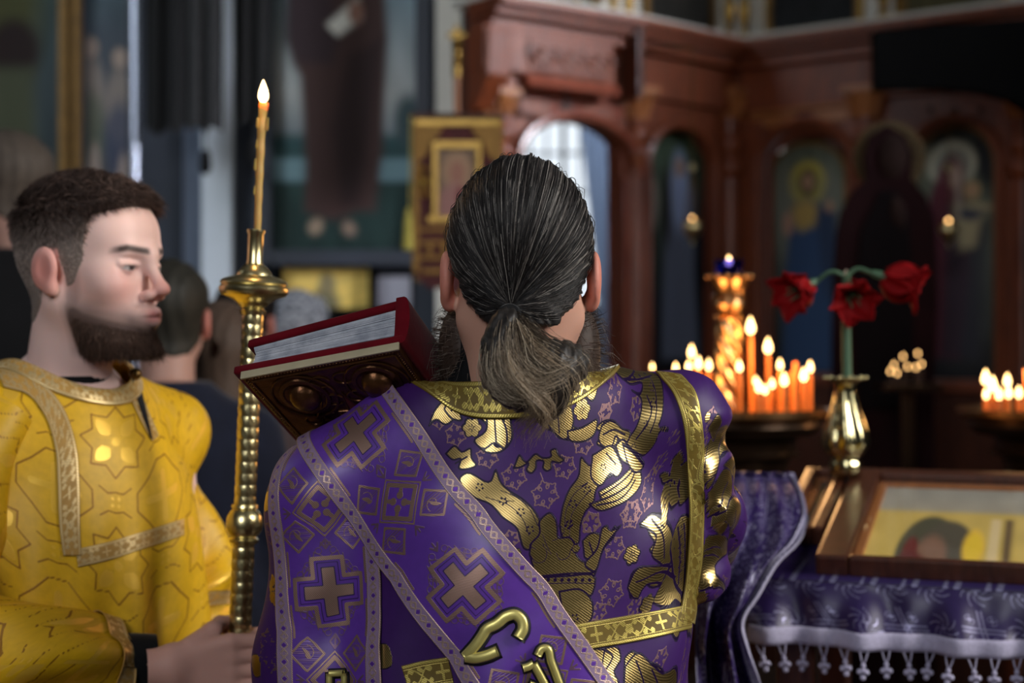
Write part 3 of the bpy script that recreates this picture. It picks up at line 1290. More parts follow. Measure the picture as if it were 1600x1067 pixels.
for k in range(6):
    ss = sp0 + (sp1 - sp0) * (k + 0.5) / 6
    part('carved_scroll', MB().tube(scroll(BA.T, ss, (zp0 + zp1) / 2 - 0.004, 0.042, 1 if k % 2 else -1, 0.137), 0.007, 6).mesh('carved_scroll', smooth=True), M['wood'], fp)
for k in range(3):
    ss = sp0 + (sp1 - sp0) * (k + 0.5) / 3
    part('carved_bud', MB().box(ss - 0.012, ss + 0.012, 0.13, 0.14, zp0 - 0.002, zp0 + 0.03, BA.T).mesh('carved_bud', 0.003), M['wood'], fp)
zl0, zl1 = BA.hit(880, 143, 0.15)[1], BA.hit(880, 119, 0.15)[1]
mb = MB().prism([(0, zl0), (0.16, zl0 + 0.01), (0.13, zl1), (0.02, zl1)], sp0 - 0.02, sp1 + 0.03, lambda a, s, z: BA.T(s, a, z))
part('ledge', mb.mesh('ledge', 0.004), M['wood_sheen'], ra, True)
zh0, zh1 = BA.hit(880, 176, 0.05)[1], zl0
part('header', MB().box(BA.hit(806, 150)[0], BA.hit(962, 150)[0], 0.02, 0.045, zh0 - 0.005, zh1, BA.T).mesh('header', 0.006), M['wood_sheen'], ra, True)
# spandrel panels and the little cross
for x0, x1 in ((812, 858), (912, 958)):
    mb = MB()
    sA, sB = BA.hit(x0, 160, 0.05)[0], BA.hit(x1, 160, 0.05)[0]
    zA, zB = BA.hit(880, 186, 0.05)[1], BA.hit(880, 160, 0.05)[1]
    mb.box(sA, sB, 0.045, 0.054, zA, zB, BA.T)
    part('spandrel_panel', mb.mesh('spandrel_panel', 0.004), M['wood'], ra, True)
sC, zC = BA.hit(886, 168, 0.05)
mb = MB()
mb.box(sC - 0.01, sC + 0.01, 0.045, 0.056, zC - 0.035, zC + 0.035, BA.T)
mb.box(sC - 0.03, sC + 0.03, 0.045, 0.056, zC - 0.008, zC + 0.012, BA.T)
part('carved_cross', mb.mesh('carved_cross', 0.003), M['wood_dark'], ra, True)
# lavender sheen jamb strips beside the arch
for x0, x1 in ((795, 806), (964, 972)):
    part('jamb', MB().box(BA.hit(x0, 300)[0], BA.hit(x1, 300)[0], 0.02, 0.05, Z0, zs - 0.02, BA.T).mesh('jamb', 0.008), M['wood_sheen'], ra, True)
mb = MB()
ring = arch_poly(a0 - 0.035, a1 + 0.03, zs, zt + 0.06, a0, a1, zs, zt)
mb.tube([BA.T(s, 0.05, z) for s, z in arch_curve(a0 - 0.02, a1 + 0.02, zs, zt + 0.02, zs - 0.02)], 0.018, 8)
part('arch_bead', mb.mesh('arch_bead', smooth=True), M['wood_sheen'], ra, True)
# corbel at the left of the frieze and the left return of the screen
sA = BA.hit(770, 100, 0.1)[0]
mb = MB().prism([(0.0, 2.32), (0.05, 2.34), (0.13, 2.45), (0.14, 2.62), (0.0, 2.62)], sA - 0.045, sA + 0.06, lambda a, s, z: BA.T(s, a, z))
part('corbel', mb.mesh('corbel', 0.01), M['wood'], ra, True)
part('corbel_drop', MB().lathe([(0.0, 2.24), (0.025, 2.27), (0.03, 2.30), (0.018, 2.33)], 12, Matrix.Translation(BA.T(sA, 0.07, 0))).mesh('corbel_drop', smooth=True), M['wood_pale'], ra, True)
column(ra, BA, 786, 560, 0.06, 0.03, (150, 178), (208, 236))
part('side_return', MB().box(-0.02, 0.02, -0.11, 0.0, Z0, 2.62, BA.T).mesh('side_return'), M['wood_dark'], ra, True)
column(ra, BA, 992, 560, 0.02, 0.042, (148, 188), (213, 240))
part('corner_post', MB().box(BA.L - 0.03, BA.L + 0.0, 0.0, 0.15, BA.hit(962, 160)[1], 2.70, BA.T).mesh('corner_post', 0.004), M['wood_dark'], ra, True)


def icon_panel(B, name, label, x0, x1, ytop, yspring, ybot, paint, d=-0.05, cat='icon'):
    sa, za = B.hit(x0, ybot, d)
    sb, _ = B.hit(x1, ybot, d)
    zb0 = B.hit((x0 + x1) / 2, ybot, d)[1]
    zt_ = B.hit((x0 + x1) / 2, ytop, d)[1]
    zs_ = B.hit((x0 + x1) / 2, yspring, d)[1]
    def T(s, dd, z):
        return B.T(sa + s, d + dd, zb0 + z)
    wd, hh = sb - sa, zt_ - zb0
    pic = Pic(wd, hh, 60, 130, (0, 0, 0))
    def q(x, y):
        s, z = B.hit(x, y, d)
        return s - sa, hh - (z - zb0)
    paint(pic, q, wd, hh)
    root = thing(name, label, cat, T(wd / 2, 0, 0))
    part('painted_board', pic_mesh('painted_board', bright(pic, 2.2), T, arch=zs_ - zb0, thick=0.03), M['paint_gloss'], root, True)
    mb = MB().tube([T(s, 0.004, z) for s, z in arch_curve(0.0, wd, zs_ - zb0, hh, 0.0)] + [T(0, 0.004, 0)], 0.011, 6)
    part('gilt_rim', mb.mesh('gilt_rim', smooth=True), M['gilt_dull'], root, True)
    return root


# bay B: narrow recess with a tall arched icon
a0, a1 = BB.hit(1006, 300)[0], BB.hit(1106, 300)[0]
zs, zt, zb_ = BB.hit(1056, 262)[1], BB.hit(1056, 200)[1], BB.hit(1056, 590)[1]
rb = bay_base(BB, 'iconostasis_narrow_bay', 'narrow dark red screen bay with a tall arched icon beside the column', (a0, a1, zs, zt, zb_))


def paint_b(p, q, wd, hh):
    p.vgrad([(0, lin(44, 58, 44)), (0.3, lin(50, 62, 54)), (0.7, lin(28, 32, 36)), (1, lin(18, 18, 22))]).mottle(0.15, 10, 4)
    p.poly([q(1040, 300), (q(1060, 262)), q(1085, 300), q(1092, 560), q(1035, 560)], lin(74, 82, 98), 0.04)
    p.ell(*q(1062, 300), 0.055, 0.16, lin(108, 122, 150), 0.5)
    p.ell(*q(1062, 262), 0.03, 0.04, lin(116, 96, 84), 0.4)
    p.ell(*q(1021, 318), 0.03, 0.1, lin(120, 118, 112), 0.6)
    p.ell(*q(1042, 320), 0.022, 0.17, lin(30, 26, 26), 0.5)
    p.ell(*q(1094, 400), 0.04, 0.3, lin(28, 30, 36), 0.6)


icon_panel(BB, 'arched_icon', 'tall arched icon of a pale blue robed figure on dark green', 1006, 1106, 202, 262, 588, paint_b)

# bay C: wide bay
a0, a1 = BC.hit(1193, 300)[0], BC.hit(1332, 300)[0]
zs, zt, zb_ = BC.hit(1262, 258)[1], BC.hit(1262, 196)[1], BC.hit(1262, 590)[1]
rc = bay_base(BC, 'iconostasis_middle_bay', 'wide orange wood screen bay with recessed arch behind the red flowers', (a0, a1, zs, zt, zb_))
column(rc, BC, 1141, 560, 0.05, 0.046, (150, 186), (226, 262))
# orange moulding frame over the arch
sA, sB = BC.hit(1172, 170, 0.03)[0], BC.hit(1336, 170, 0.03)[0]
zA, zB = BC.hit(1250, 173, 0.03)[1], BC.hit(1250, 166, 0.03)[1]
part('head_moulding', MB().box(sA, sB, 0.02, 0.045, zA, zB, BC.T).mesh('head_moulding', 0.004), M['wood_pale'], rc, True)
mb = MB().tube([BC.T(s, -0.02, z) for s, z in arch_curve(a0 + 0.02, a1 - 0.02, zs, zt - 0.02, zb_)], 0.016, 8)
part('inner_moulding', mb.mesh('inner_moulding', smooth=True), M['wood'], rc, True)
for x0, x1 in ((1176, 1198),):
    part('pilaster_strip', MB().box(BC.hit(x0, 300)[0], BC.hit(x1, 300)[0], 0.02, 0.04, zb_, BC.hit(1200, 190)[1], BC.T).mesh('pilaster_strip', 0.005), M['wood'], rc, True)
for x0, x1 in ((1178, 1248), (1275, 1330)):
    part('spandrel_panel', MB().box(BC.hit(x0, 180)[0], BC.hit(x1, 180)[0], 0.02, 0.03, BC.hit(1250, 196)[1] + 0.0, BC.hit(1250, 177)[1], BC.T).mesh('spandrel_panel', 0.003), M['wood_pale'], rc, True)


def paint_c(p, q, wd, hh):
    p.vgrad([(0, lin(58, 62, 50)), (0.25, lin(74, 78, 68)), (0.6, lin(52, 56, 54)), (1, lin(20, 22, 26))]).mottle(0.1, 10, 6)
    p.ell(*q(1262, 286), 0.085, 0.088, lin(130, 118, 48), 0.25)
    p.ell(*q(1262, 287), 0.062, 0.066, lin(104, 100, 52), 0.3)
    p.ell(*q(1228, 330), 0.05, 0.2, lin(92, 94, 86), 0.7, 0.5)
    p.ell(*q(1296, 330), 0.05, 0.2, lin(92, 94, 86), 0.7, 0.5)
    p.poly([q(1238, 322), q(1262, 308), q(1286, 322), q(1300, 420), q(1304, 580), q(1222, 580), q(1228, 420)], lin(34, 52, 78), 0.03)
    p.poly([q(1238, 322), q(1262, 310), q(1280, 325), q(1274, 352), q(1250, 362), q(1238, 345)], lin(124, 104, 58), 0.03)
    p.poly([q(1280, 320), q(1306, 330), q(1312, 420), q(1290, 470), q(1276, 350)], lin(30, 42, 62), 0.03)
    p.ell(*q(1262, 284), 0.037, 0.055, lin(54, 42, 34), 0.3)
    p.ell(*q(1262, 284), 0.022, 0.034, lin(124, 96, 76), 0.4)
    p.ell(*q(1231, 350), 0.022, 0.05, lin(126, 98, 84), 0.5)
    p.ell(*q(1296, 322), 0.018, 0.025, lin(124, 98, 80), 0.5)


icon_panel(BC, 'arched_icon', 'arched icon of a figure with yellow halo and blue robe', 1202, 1322, 224, 275, 588, paint_c)

# bay D
a0, a1 = BD.hit(1424, 300)[0], BD.hit(1562, 300)[0]
zs, zt, zb_ = BD.hit(1492, 262)[1], BD.hit(1492, 190)[1], BD.hit(1492, 600)[1]
rd = bay_base(BD, 'iconostasis_right_bay', 'right hand red wood screen bay with arched icon under the black board', (a0, a1, zs, zt, zb_))
column(rd, BD, 1352, 560, 0.05, 0.044, (146, 184), (226, 262))
column(rd, BD, 1600, 560, 0.05, 0.046, (146, 184), (226, 262))
for x in (1452, 1490, 1530):
    s, z = BD.hit(x, 172, 0.03)
    part('carved_boss', MB().sphere(BD.T(s, 0.02, z), 0.014, 10, 6).mesh('carved_boss', smooth=True), M['wood_dark'], rd, True)


def paint_d(p, q, wd, hh):
    p.vgrad([(0, lin(26, 28, 30)), (0.2, lin(70, 76, 66)), (0.55, lin(60, 64, 60)), (1, lin(24, 24, 28))]).mottle(0.12, 10, 8)
    p.ell(*q(1440, 290), 0.05, 0.2, lin(88, 94, 82), 0.6)
    p.ell(*q(1545, 230), 0.06, 0.16, lin(24, 26, 28), 0.5)
    p.ell(*q(1486, 256), 0.1, 0.088, lin(140, 140, 124), 0.22)
    p.ell(*q(1490, 258), 0.07, 0.066, lin(96, 96, 88), 0.4)
    p.poly([q(1470, 260), q(1488, 244), q(1504, 256), q(1508, 300), q(1516, 420), q(1500, 560), q(1440, 560), q(1444, 350), q(1452, 310)], lin(74, 34, 44), 0.03)
    p.poly([q(1480, 330), q(1500, 300), q(1540, 350), q(1530, 560), q(1470, 560)], lin(40, 40, 48), 0.05, 0.8)
    p.ell(*q(1490, 276), 0.026, 0.045, lin(126, 104, 92), 0.4)
    p.ell(*q(1519, 297), 0.034, 0.036, lin(126, 108, 74), 0.3)
    p.ell(*q(1519, 297), 0.02, 0.024, lin(130, 104, 84), 0.4)
    p.poly([q(1490, 320), q(1530, 315), q(1552, 322), q(1532, 345), q(1524, 385), q(1500, 392), q(1492, 350)], lin(126, 118, 92), 0.03)
    p.poly([q(1500, 324), q(1545, 330), q(1520, 345), q(1496, 340)], lin(38, 44, 58), 0.02)
    p.ell(*q(1497, 300), 0.014, 0.12, lin(132, 122, 110), 0.5, 0.6)


icon_panel(BD, 'arched_icon', 'arched icon of a mother with pale halo holding a child', 1430, 1556, 196, 262, 598, paint_d)

# upper tier: pale painted panels, gilt strips, balusters and dark icons
def upper_tier(B, name, label, items, px0, px1):
    root = thing(name, label, 'icon screen', B.T(B.L / 2, -0.02, ZT))
    part('pale_panel', MB().box(-0.02, B.L + 0.02, -0.16, -0.06, ZT, ZT + 1.3, B.T).mesh('pale_panel', 0.004), M['white_paint'], root, True)
    part('plinth_moulding', MB().box(-0.02, B.L + 0.02, -0.06, 0.10, ZT, ZT + 0.03, B.T).mesh('plinth_moulding', 0.008), M['white_paint'], root, True)
    for it in items:
        k = it[0]
        if k == 'gilt':
            a, b = B.hit(it[1], 20, -0.04)[0], B.hit(it[2], 20, -0.04)[0]
            part('gilt_strip', MB().box(a, b, -0.06, -0.03, ZT + 0.03, ZT + 1.2, B.T).mesh('gilt_strip', 0.006), M['gilt'], root, True)
        elif k == 'bal':
            s = B.hit(it[1], 20, 0.03)[0]
            r = 0.026
            prof = [(r, 0.03), (r * 1.1, 0.05), (r * .5, 0.07), (r * .9, 0.11), (r * 1.05, 0.15), (r * .7, 0.2), (r * .45, 0.22), (r * .6, 0.25), (r * .6, 0.9), (r, 0.95)]
            part('gilt_baluster', MB().lathe(prof, 16, Matrix.Translation(B.T(s, 0.03, ZT))).mesh('gilt_baluster', smooth=True), M['gilt'], root, True)
    return root


def upper_icon(B, label, x0, x1, base, blobs):
    a, b = B.hit(x0, 20, -0.05)[0], B.hit(x1, 20, -0.05)[0]
    wd = b - a
    p = Pic(wd, 0.9, 30, 50, base).mottle(0.2, 10, int(x0))
    for cx, cy, rx, ry, c in blobs:
        p.ell(cx * wd, cy * 0.9, rx, ry, c, 0.6)
    def T(s, d, z):
        return B.T(a + s, -0.045 + d, ZT + 0.032 + z)
    root = thing('framed_icon', label, 'icon', T(wd / 2, 0, 0))
    part('painted_board', pic_mesh('painted_board', p, T), M['paint_gloss'], root, True)
    mb = MB()
    f = 0.022
    for c in ((-f, 0, -0.0, 0.9), (wd, wd + f, 0.0, 0.9), (0, wd, 0.9 - f, 0.9), (0, wd, 0.0, f * .7)):
        mb.box(c[0], c[1], -0.015, 0.02, c[2], c[3], T)
    part('frame', mb.mesh('frame', 0.004), M['gilt_dull'], root, True)


upper_tier(BA, 'upper_screen_tier', 'pale upper screen tier with gilt strip above the door arch', [('gilt', 957, 963)], 750, 966)
s0, s1 = BA.hit(752, 10, 0.0)[0], BA.hit(948, 10, 0.0)[0]
gr = thing('gilt_carving', 'green and gilt carved foliage panel above the door cornice', 'carving', BA.T((s0 + s1) / 2, -0.04, ZT + 0.03))
part('backing', MB().box(s0, s1, -0.06, -0.03, ZT + 0.03, ZT + 0.3, BA.T).mesh('backing'), mat_plain('green_ground', lin(74, 86, 70), 0.7), gr, True)
for k in range(7):
    ss = s0 + (s1 - s0) * (k + 0.5) / 7
    part('gilt_scroll', MB().tube(scroll(BA.T, ss, ZT + 0.1, 0.045, 1 if k % 2 else -1, -0.02), 0.011, 6).mesh('gilt_scroll', smooth=True), M['gilt_dull'], gr, True)
upper_tier(BB, 'upper_screen_tier', 'pale upper screen tier above the narrow bay', [('gilt', 981, 988), ('bal', 1139)], 966, 1148)
upper_icon(BB, 'dark upper icon in pale surround, above the narrow bay', 1010, 1108, lin(40, 38, 34), [(0.5, 0.6, 0.08, 0.2, lin(60, 52, 44))])
upper_tier(BC, 'upper_screen_tier', 'pale upper screen tier with gilt balusters above the middle bay', [('bal', 1162), ('gilt', 1196, 1206), ('gilt', 1342, 1348)], 1148, 1365)
upper_icon(BC, 'very dark upper icon between two gilt balusters', 1209, 1338, lin(30, 32, 34), [(0.45, 0.3, 0.1, 0.15, lin(56, 34, 34))])
upper_tier(BD, 'upper_screen_tier', 'pale upper screen tier above the black board', [('bal', 1380), ('gilt', 1398, 1412), ('gilt', 1566, 1576)], 1365, 1640)
upper_icon(BD, 'olive brown upper icon above the black board', 1418, 1562, lin(84, 78, 50), [(0.5, 0.5, 0.15, 0.2, lin(70, 66, 46))])

# ------------------------------------------------------------------ dark cut-out mourning figure and black board
YF = 5.25


def T_fig(s, d, z):
    return Vector((s, YF - d, z))


def fp_(pts, Y=YF):
    return [((x - 800) / F * Y, CAMZ - (y - 533.5) / F * Y) for x, y in pts]


M['halo_gold'] = mat_plain('dim_halo_gold', lin(92, 76, 50), 0.6, metal=0.2, var=0.2, spec=0.2)
fig = thing('cutout_figure', 'tall dark maroon painted cut-out of a robed figure with rayed halo', 'icon', (P(1385, 0, YF)[0], YF, Z0))
M['maroon'] = mat_plain('maroon_paint', lin(30, 11, 13), 0.8, var=0.35, scale=6, spec=0.08)
M['maroon_dark'] = mat_plain('dark_maroon_paint', lin(15, 9, 11), 0.8, var=0.35, scale=6, spec=0.08)
M['dark_face'] = mat_plain('dark_face_paint', lin(40, 27, 24), 0.8, var=0.3, scale=14, spec=0.08)
ybase = 533.5 - (Z0 - CAMZ) / YF * F
body = [(1385, 196), (1406, 204), (1420, 224), (1424, 254), (1420, 280), (1436, 294), (1450, 316), (1460, 352), (1462, 470), (1456, 620), (1462, ybase - 40), (1300, ybase - 40), (1298, 560), (1300, 440), (1306, 352), (1318, 314), (1336, 292), (1352, 282), (1346, 254), (1350, 222), (1364, 203)]
pt = np.array(body + [body[0]], float)
part('robe', MB().prism(fp_(resample(pt, 60, False)[:-1]), 0.0, 0.025, T_fig).mesh('robe', 0.004), M['maroon'], fig, True)
part('mantle', MB().prism(fp_([(1372, 300), (1400, 300), (1416, 340), (1424, 460), (1420, 640), (1340, 640), (1330, 480), (1342, 360)]), 0.025, 0.033, T_fig).mesh('mantle', 0.004), M['maroon_dark'], fig, True)
mb = MB().lathe([(1e-6, -0.008), (0.05, -0.006), (0.06, 0.0), (0.05, 0.008), (1e-6, 0.012)], 20, Matrix.Translation(T_fig(P(1392, 0, YF)[0], 0.03, P(0, 246, YF)[2])) @ Matrix.Diagonal((0.85, 1, 1.25, 1)) @ Matrix.Rotation(math.pi / 2, 4, 'X'))
part('face', mb.mesh('face', smooth=True), M['dark_face'], fig, True)
mb = MB()
for (x, y, rx, rz) in ((1396, 330, 0.02, 0.05), (1404, 338, 0.018, 0.05)):
    mb.sphere(T_fig(P(x, 0, YF)[0], 0.032, P(0, y, YF)[2]), 1.0, 10, 8, (rx, 0.012, rz))
part('hands', mb.mesh('hands', smooth=True), M['dark_face'], fig, True)
mb = MB()
hx, hz = P(1390, 0, YF)[0], P(0, 246, YF)[2]
for k in range(44):
    a = 2 * math.pi * k / 44
    r0, r1 = 0.082, 0.125
    ca, sa_ = math.cos(a), math.sin(a)
    w0, w1 = 0.0028, 0.006
    mb.prism([(hx + ca * r0 - sa_ * w0, hz + sa_ * r0 + ca * w0), (hx + ca * r0 + sa_ * w0, hz + sa_ * r0 - ca * w0), (hx + ca * r1 + sa_ * w1, hz + sa_ * r1 - ca * w1), (hx + ca * r1 - sa_ * w1, hz + sa_ * r1 + ca * w1)], -0.012, 0.0, T_fig)
tag(part('halo_rays', mb.mesh('halo_rays'), M['halo_gold'], fig, True), kind='stuff')
part('halo_disc', MB().lathe([(0.084, -0.02), (0.12, -0.02), (0.12, -0.012), (0.084, -0.012)], 40, Matrix.Translation((hx, YF, hz)) @ Matrix.Rotation(math.pi / 2, 4, 'X')).mesh('halo_disc'), M['maroon_dark'], fig, True)
part('plinth', MB().box(P(1290, 0, YF)[0], P(1475, 0, YF)[0], YF - 0.2, YF + 0.15, Z0, Z0 + 0.1).mesh('plinth', 0.01), M['wood_dark'], fig, True)

YBd = 5.32
bd = thing('black_board', 'wide black board across the top right, before the screen', 'board', (P(1500, 0, YBd)[0], YBd, P(0, 150, YBd)[2]))
pts = [(1363, 50), (1480, 40), (1640, 28), (1640, 196), (1604, 176), (1575, 158), (1530, 146), (1470, 140), (1364, 141)]
part('panel', MB().prism([((x - 800) / F * YBd, CAMZ - (y - 533.5) / F * YBd) for x, y in pts], -0.03, 0.03, lambda s, d, z: Vector((s, YBd - d, z))).mesh('panel', 0.006), M['wood_board'], bd, True)
part('support_post', MB().box(P(1615, 0, YBd)[0], P(1660, 0, YBd)[0], YBd + 0.035, YBd + 0.1, Z0, P(0, 40, YBd)[2]).mesh('support_post', 0.006), M['wood_board'], bd, True)
part('hanging_bracket', MB().tube([(P(1450, 0, YBd)[0], YBd + 0.03, P(0, 80, YBd)[2]), (P(1450, 0, YBd)[0] + 0.1, BD.T(BD.hit(1450, 80, 0.1)[0], 0.1, 0)[1], P(0, 80, YBd)[2])], 0.015, 8).mesh('hanging_bracket'), M['wood_board'], bd, True)

# ------------------------------------------------------------------ church banner on its staff
YK = 4.85
kb = thing('church_banner', 'gold and dark red embroidered banner hanging from a dark crossbar on its staff', 'banner', (P(713, 0, YK)[0], YK + 0.03, 0.0))


def kz(y):
    return CAMZ - (y - 533.5) / F * YK


def kx(x):
    return (x - 800) / F * YK


def T_k(s, d, z):
    return Vector((s, YK - d, z))


M['red_velvet'] = mat_plain('dark_red_velvet', lin(72, 22, 24), 0.8, var=0.25, scale=30, sheen=0.4)
M['gold_thread'] = mat_plain('gold_thread', lin(142, 106, 50), 0.5, metal=0.45, var=0.25, scale=90, bump=0.5)
part('field', MB().prism([(kx(646), kz(186)), (kx(784), kz(186)), (kx(784), kz(400)), (kx(768), kz(430)), (kx(750), kz(408)), (kx(713), kz(462)), (kx(690), kz(448)), (kx(672), kz(452)), (kx(655), kz(436)), (kx(646), kz(425))], -0.004, 0.004, T_k).mesh('field', 0.0), M['red_velvet'], kb, True)
mb = MB()
for a, b in ((645, 655), (775, 785)):
    mb.box(kx(a), kx(b), 0.004, 0.009, kz(425), kz(188), T_k)
part('gold_side_border', mb.mesh('gold_side_border', 0.001), M['gold_thread'], kb, True)
part('gold_top_border', MB().box(kx(648), kx(782), 0.009, 0.013, kz(197), kz(187), T_k).mesh('gold_top_border', 0.001), M['gilt'], kb, True)
for sg in (-1, 1):
    pts = [(kx(714 + sg * 60), kz(198)), (kx(714 + sg * 22), kz(198)), (kx(714 + sg * 26), kz(208)), (kx(714 + sg * 40), kz(222)), (kx(714 + sg * 49), kz(244)), (kx(714 + sg * 60), kz(252))]
    part('gold_spandrel', MB().prism(pts, 0.004, 0.010, T_k).mesh('gold_spandrel', 0.001), M['gold_thread'], kb, True)
mb = MB()
mb.box(kx(676), kx(752), 0.004, 0.014, kz(232), kz(221), T_k)
mb.box(kx(676), kx(684), 0.004, 0.0128, kz(345), kz(221), T_k)
mb.box(kx(744), kx(752), 0.004, 0.0128, kz(345), kz(221), T_k)
mb.box(kx(668), kx(760), 0.004, 0.0118, kz(348), kz(338), T_k)
part('gold_icon_frame', mb.mesh('gold_icon_frame', 0.001), M['gilt'], kb, True)
p = Pic(kx(744) - kx(684), kz(232) - kz(338), 30, 50, lin(120, 100, 84)).mottle(0.1, 8, 4)
w_, h_ = p.w, p.h
p.ell(w_ * .5, h_ * .34, w_ * .38, h_ * .28, lin(160, 130, 104), 0.3)
p.ell(w_ * .5, h_ * .36, w_ * .2, h_ * .18, lin(150, 108, 92), 0.4)
p.ell(w_ * .45, h_ * .85, w_ * .42, h_ * .34, lin(150, 110, 104), 0.4)
p.ell(w_ * .6, h_ * .7, w_ * .12, h_ * .14, lin(120, 60, 60), 0.5)
part('embroidered_icon', pic_mesh('embroidered_icon', p, lambda s, d, z: T_k(kx(684) + s, 0.006 + d, kz(338) + z), thick=0.003), M['paint_matte'], kb, True)
for (x, y, r) in ((661, 284, 0.024), (664, 303, 0.012), (661, 264, 0.012), (767, 284, 0.024)):
    part('gold_rosette', MB().lathe([(r, 0.0), (r * .9, 0.006), (r * .6, 0.004), (r * .4, 0.01), (1e-5, 0.012)], 14, Matrix.Translation(T_k(kx(x), 0.008, kz(y))) @ Matrix.Rotation(math.pi / 2, 4, 'X')).mesh('gold_rosette', smooth=True), M['gilt'], kb, True)
mb = MB()
for (x0, x1, y0, y1) in ((655, 775, 356, 362), (655, 775, 376, 382), (655, 775, 400, 406), (700, 728, 362, 376), (668, 676, 380, 398), (690, 698, 380, 398), (712, 720, 380, 398), (740, 748, 380, 398), (660, 770, 420, 428)):
    mb.box(kx(x0), kx(x1), 0.004, 0.0112 if x1 - x0 > 50 else 0.0102, kz(y1), kz(y0), T_k)
part('gold_lower_bands', mb.mesh('gold_lower_bands', 0.001), M['gold_thread'], kb, True)
mb = MB()
for k in range(22):
    x = kx(650 + k * 6)
    mb.box(x - 0.004, x + 0.004, -0.003, 0.003, kz(462 - abs(k - 11) * 2.2), kz(426), T_k)
tag(part('fringe', mb.mesh('fringe'), M['gold_thread'], kb, True), kind='stuff')
part('crossbar', MB().tube([(kx(640), YK + 0.012, kz(181)), (kx(788), YK + 0.012, kz(181))], 0.011, 10).mesh('crossbar', smooth=True), M['wood_dark'], kb, True)
part('staff', MB().tube([(kx(713), YK + 0.03, 0.0), (kx(713), YK + 0.03, kz(118))], 0.0095, 12).mesh('staff', smooth=True), M['wood_pale'], kb, True)
prof = [(0.012, 118), (0.013, 100), (0.009, 98), (0.013, 95), (0.013, 90), (0.007, 87), (0.015, 83), (0.015, 79), (0.007, 76), (0.014, 71), (0.016, 67), (0.012, 62), (0.006, 58)]
fn = part('finial', MB().lathe([(r * 1.15, kz(y)) for r, y in prof], 16, Matrix.Translation((kx(713), YK + 0.03, 0))).mesh('finial', smooth=True), M['gilt'], kb, True)
mb = MB()
cz = kz(52)
mb.box(kx(713) - 0.006, kx(713) + 0.006, YK + 0.024, YK + 0.036, kz(62), kz(36))
mb.box(kx(713) - 0.03, kx(713) + 0.03, YK + 0.024, YK + 0.036, cz - 0.006, cz + 0.006)
mb.lathe([(0.017, -0.005), (0.02, 0.0), (0.017, 0.005)], 14, Matrix.Translation((kx(713), YK + 0.03, cz)) @ Matrix.Rotation(math.pi / 2, 4, 'X'))
part('finial_cross', mb.mesh('finial_cross', 0.002), M['gilt'], fn)
mb = MB()
mb.tube([(kx(642), YK, kz(181)), (kx(640), YK, kz(330))], 0.003, 6)
mb.lathe([(0.006, kz(325)), (0.014, kz(345)), (0.02, kz(390)), (0.004, kz(392))], 10, Matrix.Translation((kx(638), YK, 0)))
part('yellow_tassel', mb.mesh('yellow_tassel', smooth=True), mat_plain('yellow_silk', lin(180, 168, 70), 0.6), kb, True)
# ------------------------------------------------------------------ candle stands
M['flame'].node_tree  # keep
M['brass_warm'] = mat_plain('candle_brass', lin(168, 126, 84), 0.27, metal=1.0, var=0.12, scale=25, bump=0.08)
M['bronze'] = mat_plain('dark_bronze', lin(58, 42, 30), 0.32, metal=0.8, var=0.3, scale=14, bump=0.1)
M['blue_glass'] = mat_glass('blue_glass', (0.05, 0.06, 0.75), 0.05, thin=False)
M['blue_glass'].node_tree.nodes['Principled BSDF'].inputs['IOR'].default_value = 1.2
M['wick'] = mat_plain('wick', (0.02, 0.015, 0.01), 0.9, bump=0)


def flame_mesh(h, r):
    prof = [(1e-5, 0.0), (r * .55, h * .06), (r * .9, h * .18), (r, h * .32), (r * .86, h * .5), (r * .58, h * .7), (r * .28, h * .87), (1e-5, h)]
    return MB().lathe(prof, 12, cap=False).mesh('flame', smooth=True)


def make_candle(label, x, y, z0, z1, r, wax, flame_h=0.028, group=None, lit=True, lean=(0, 0), name='candle'):
    c = thing(name, label, 'candle', (x, y, z0), (lean[0], lean[1], 0), group)
    h = z1 - z0
    prof = [(r * 1.04, 0), (r, h * .1), (r * .97, h * .6), (r * .95, h - 0.004), (r * .8, h), (r * .3, h - 0.002), (1e-5, h - 0.002)]
    part('wax', MB().lathe(prof, 12).mesh('wax', smooth=True), wax, c)
    part('wick', MB().tube([(0, 0, h - 0.004), (0.0006, 0, h + 0.004), (0.0012, 0, h + 0.008)], 0.0007, 5).mesh('wick'), M['wick'], c)
    if lit:
        f = part('flame', flame_mesh(flame_h, flame_h * 0.24), M['flame_core'], c)
        f.location = (0, 0, h + 0.003)
    return c


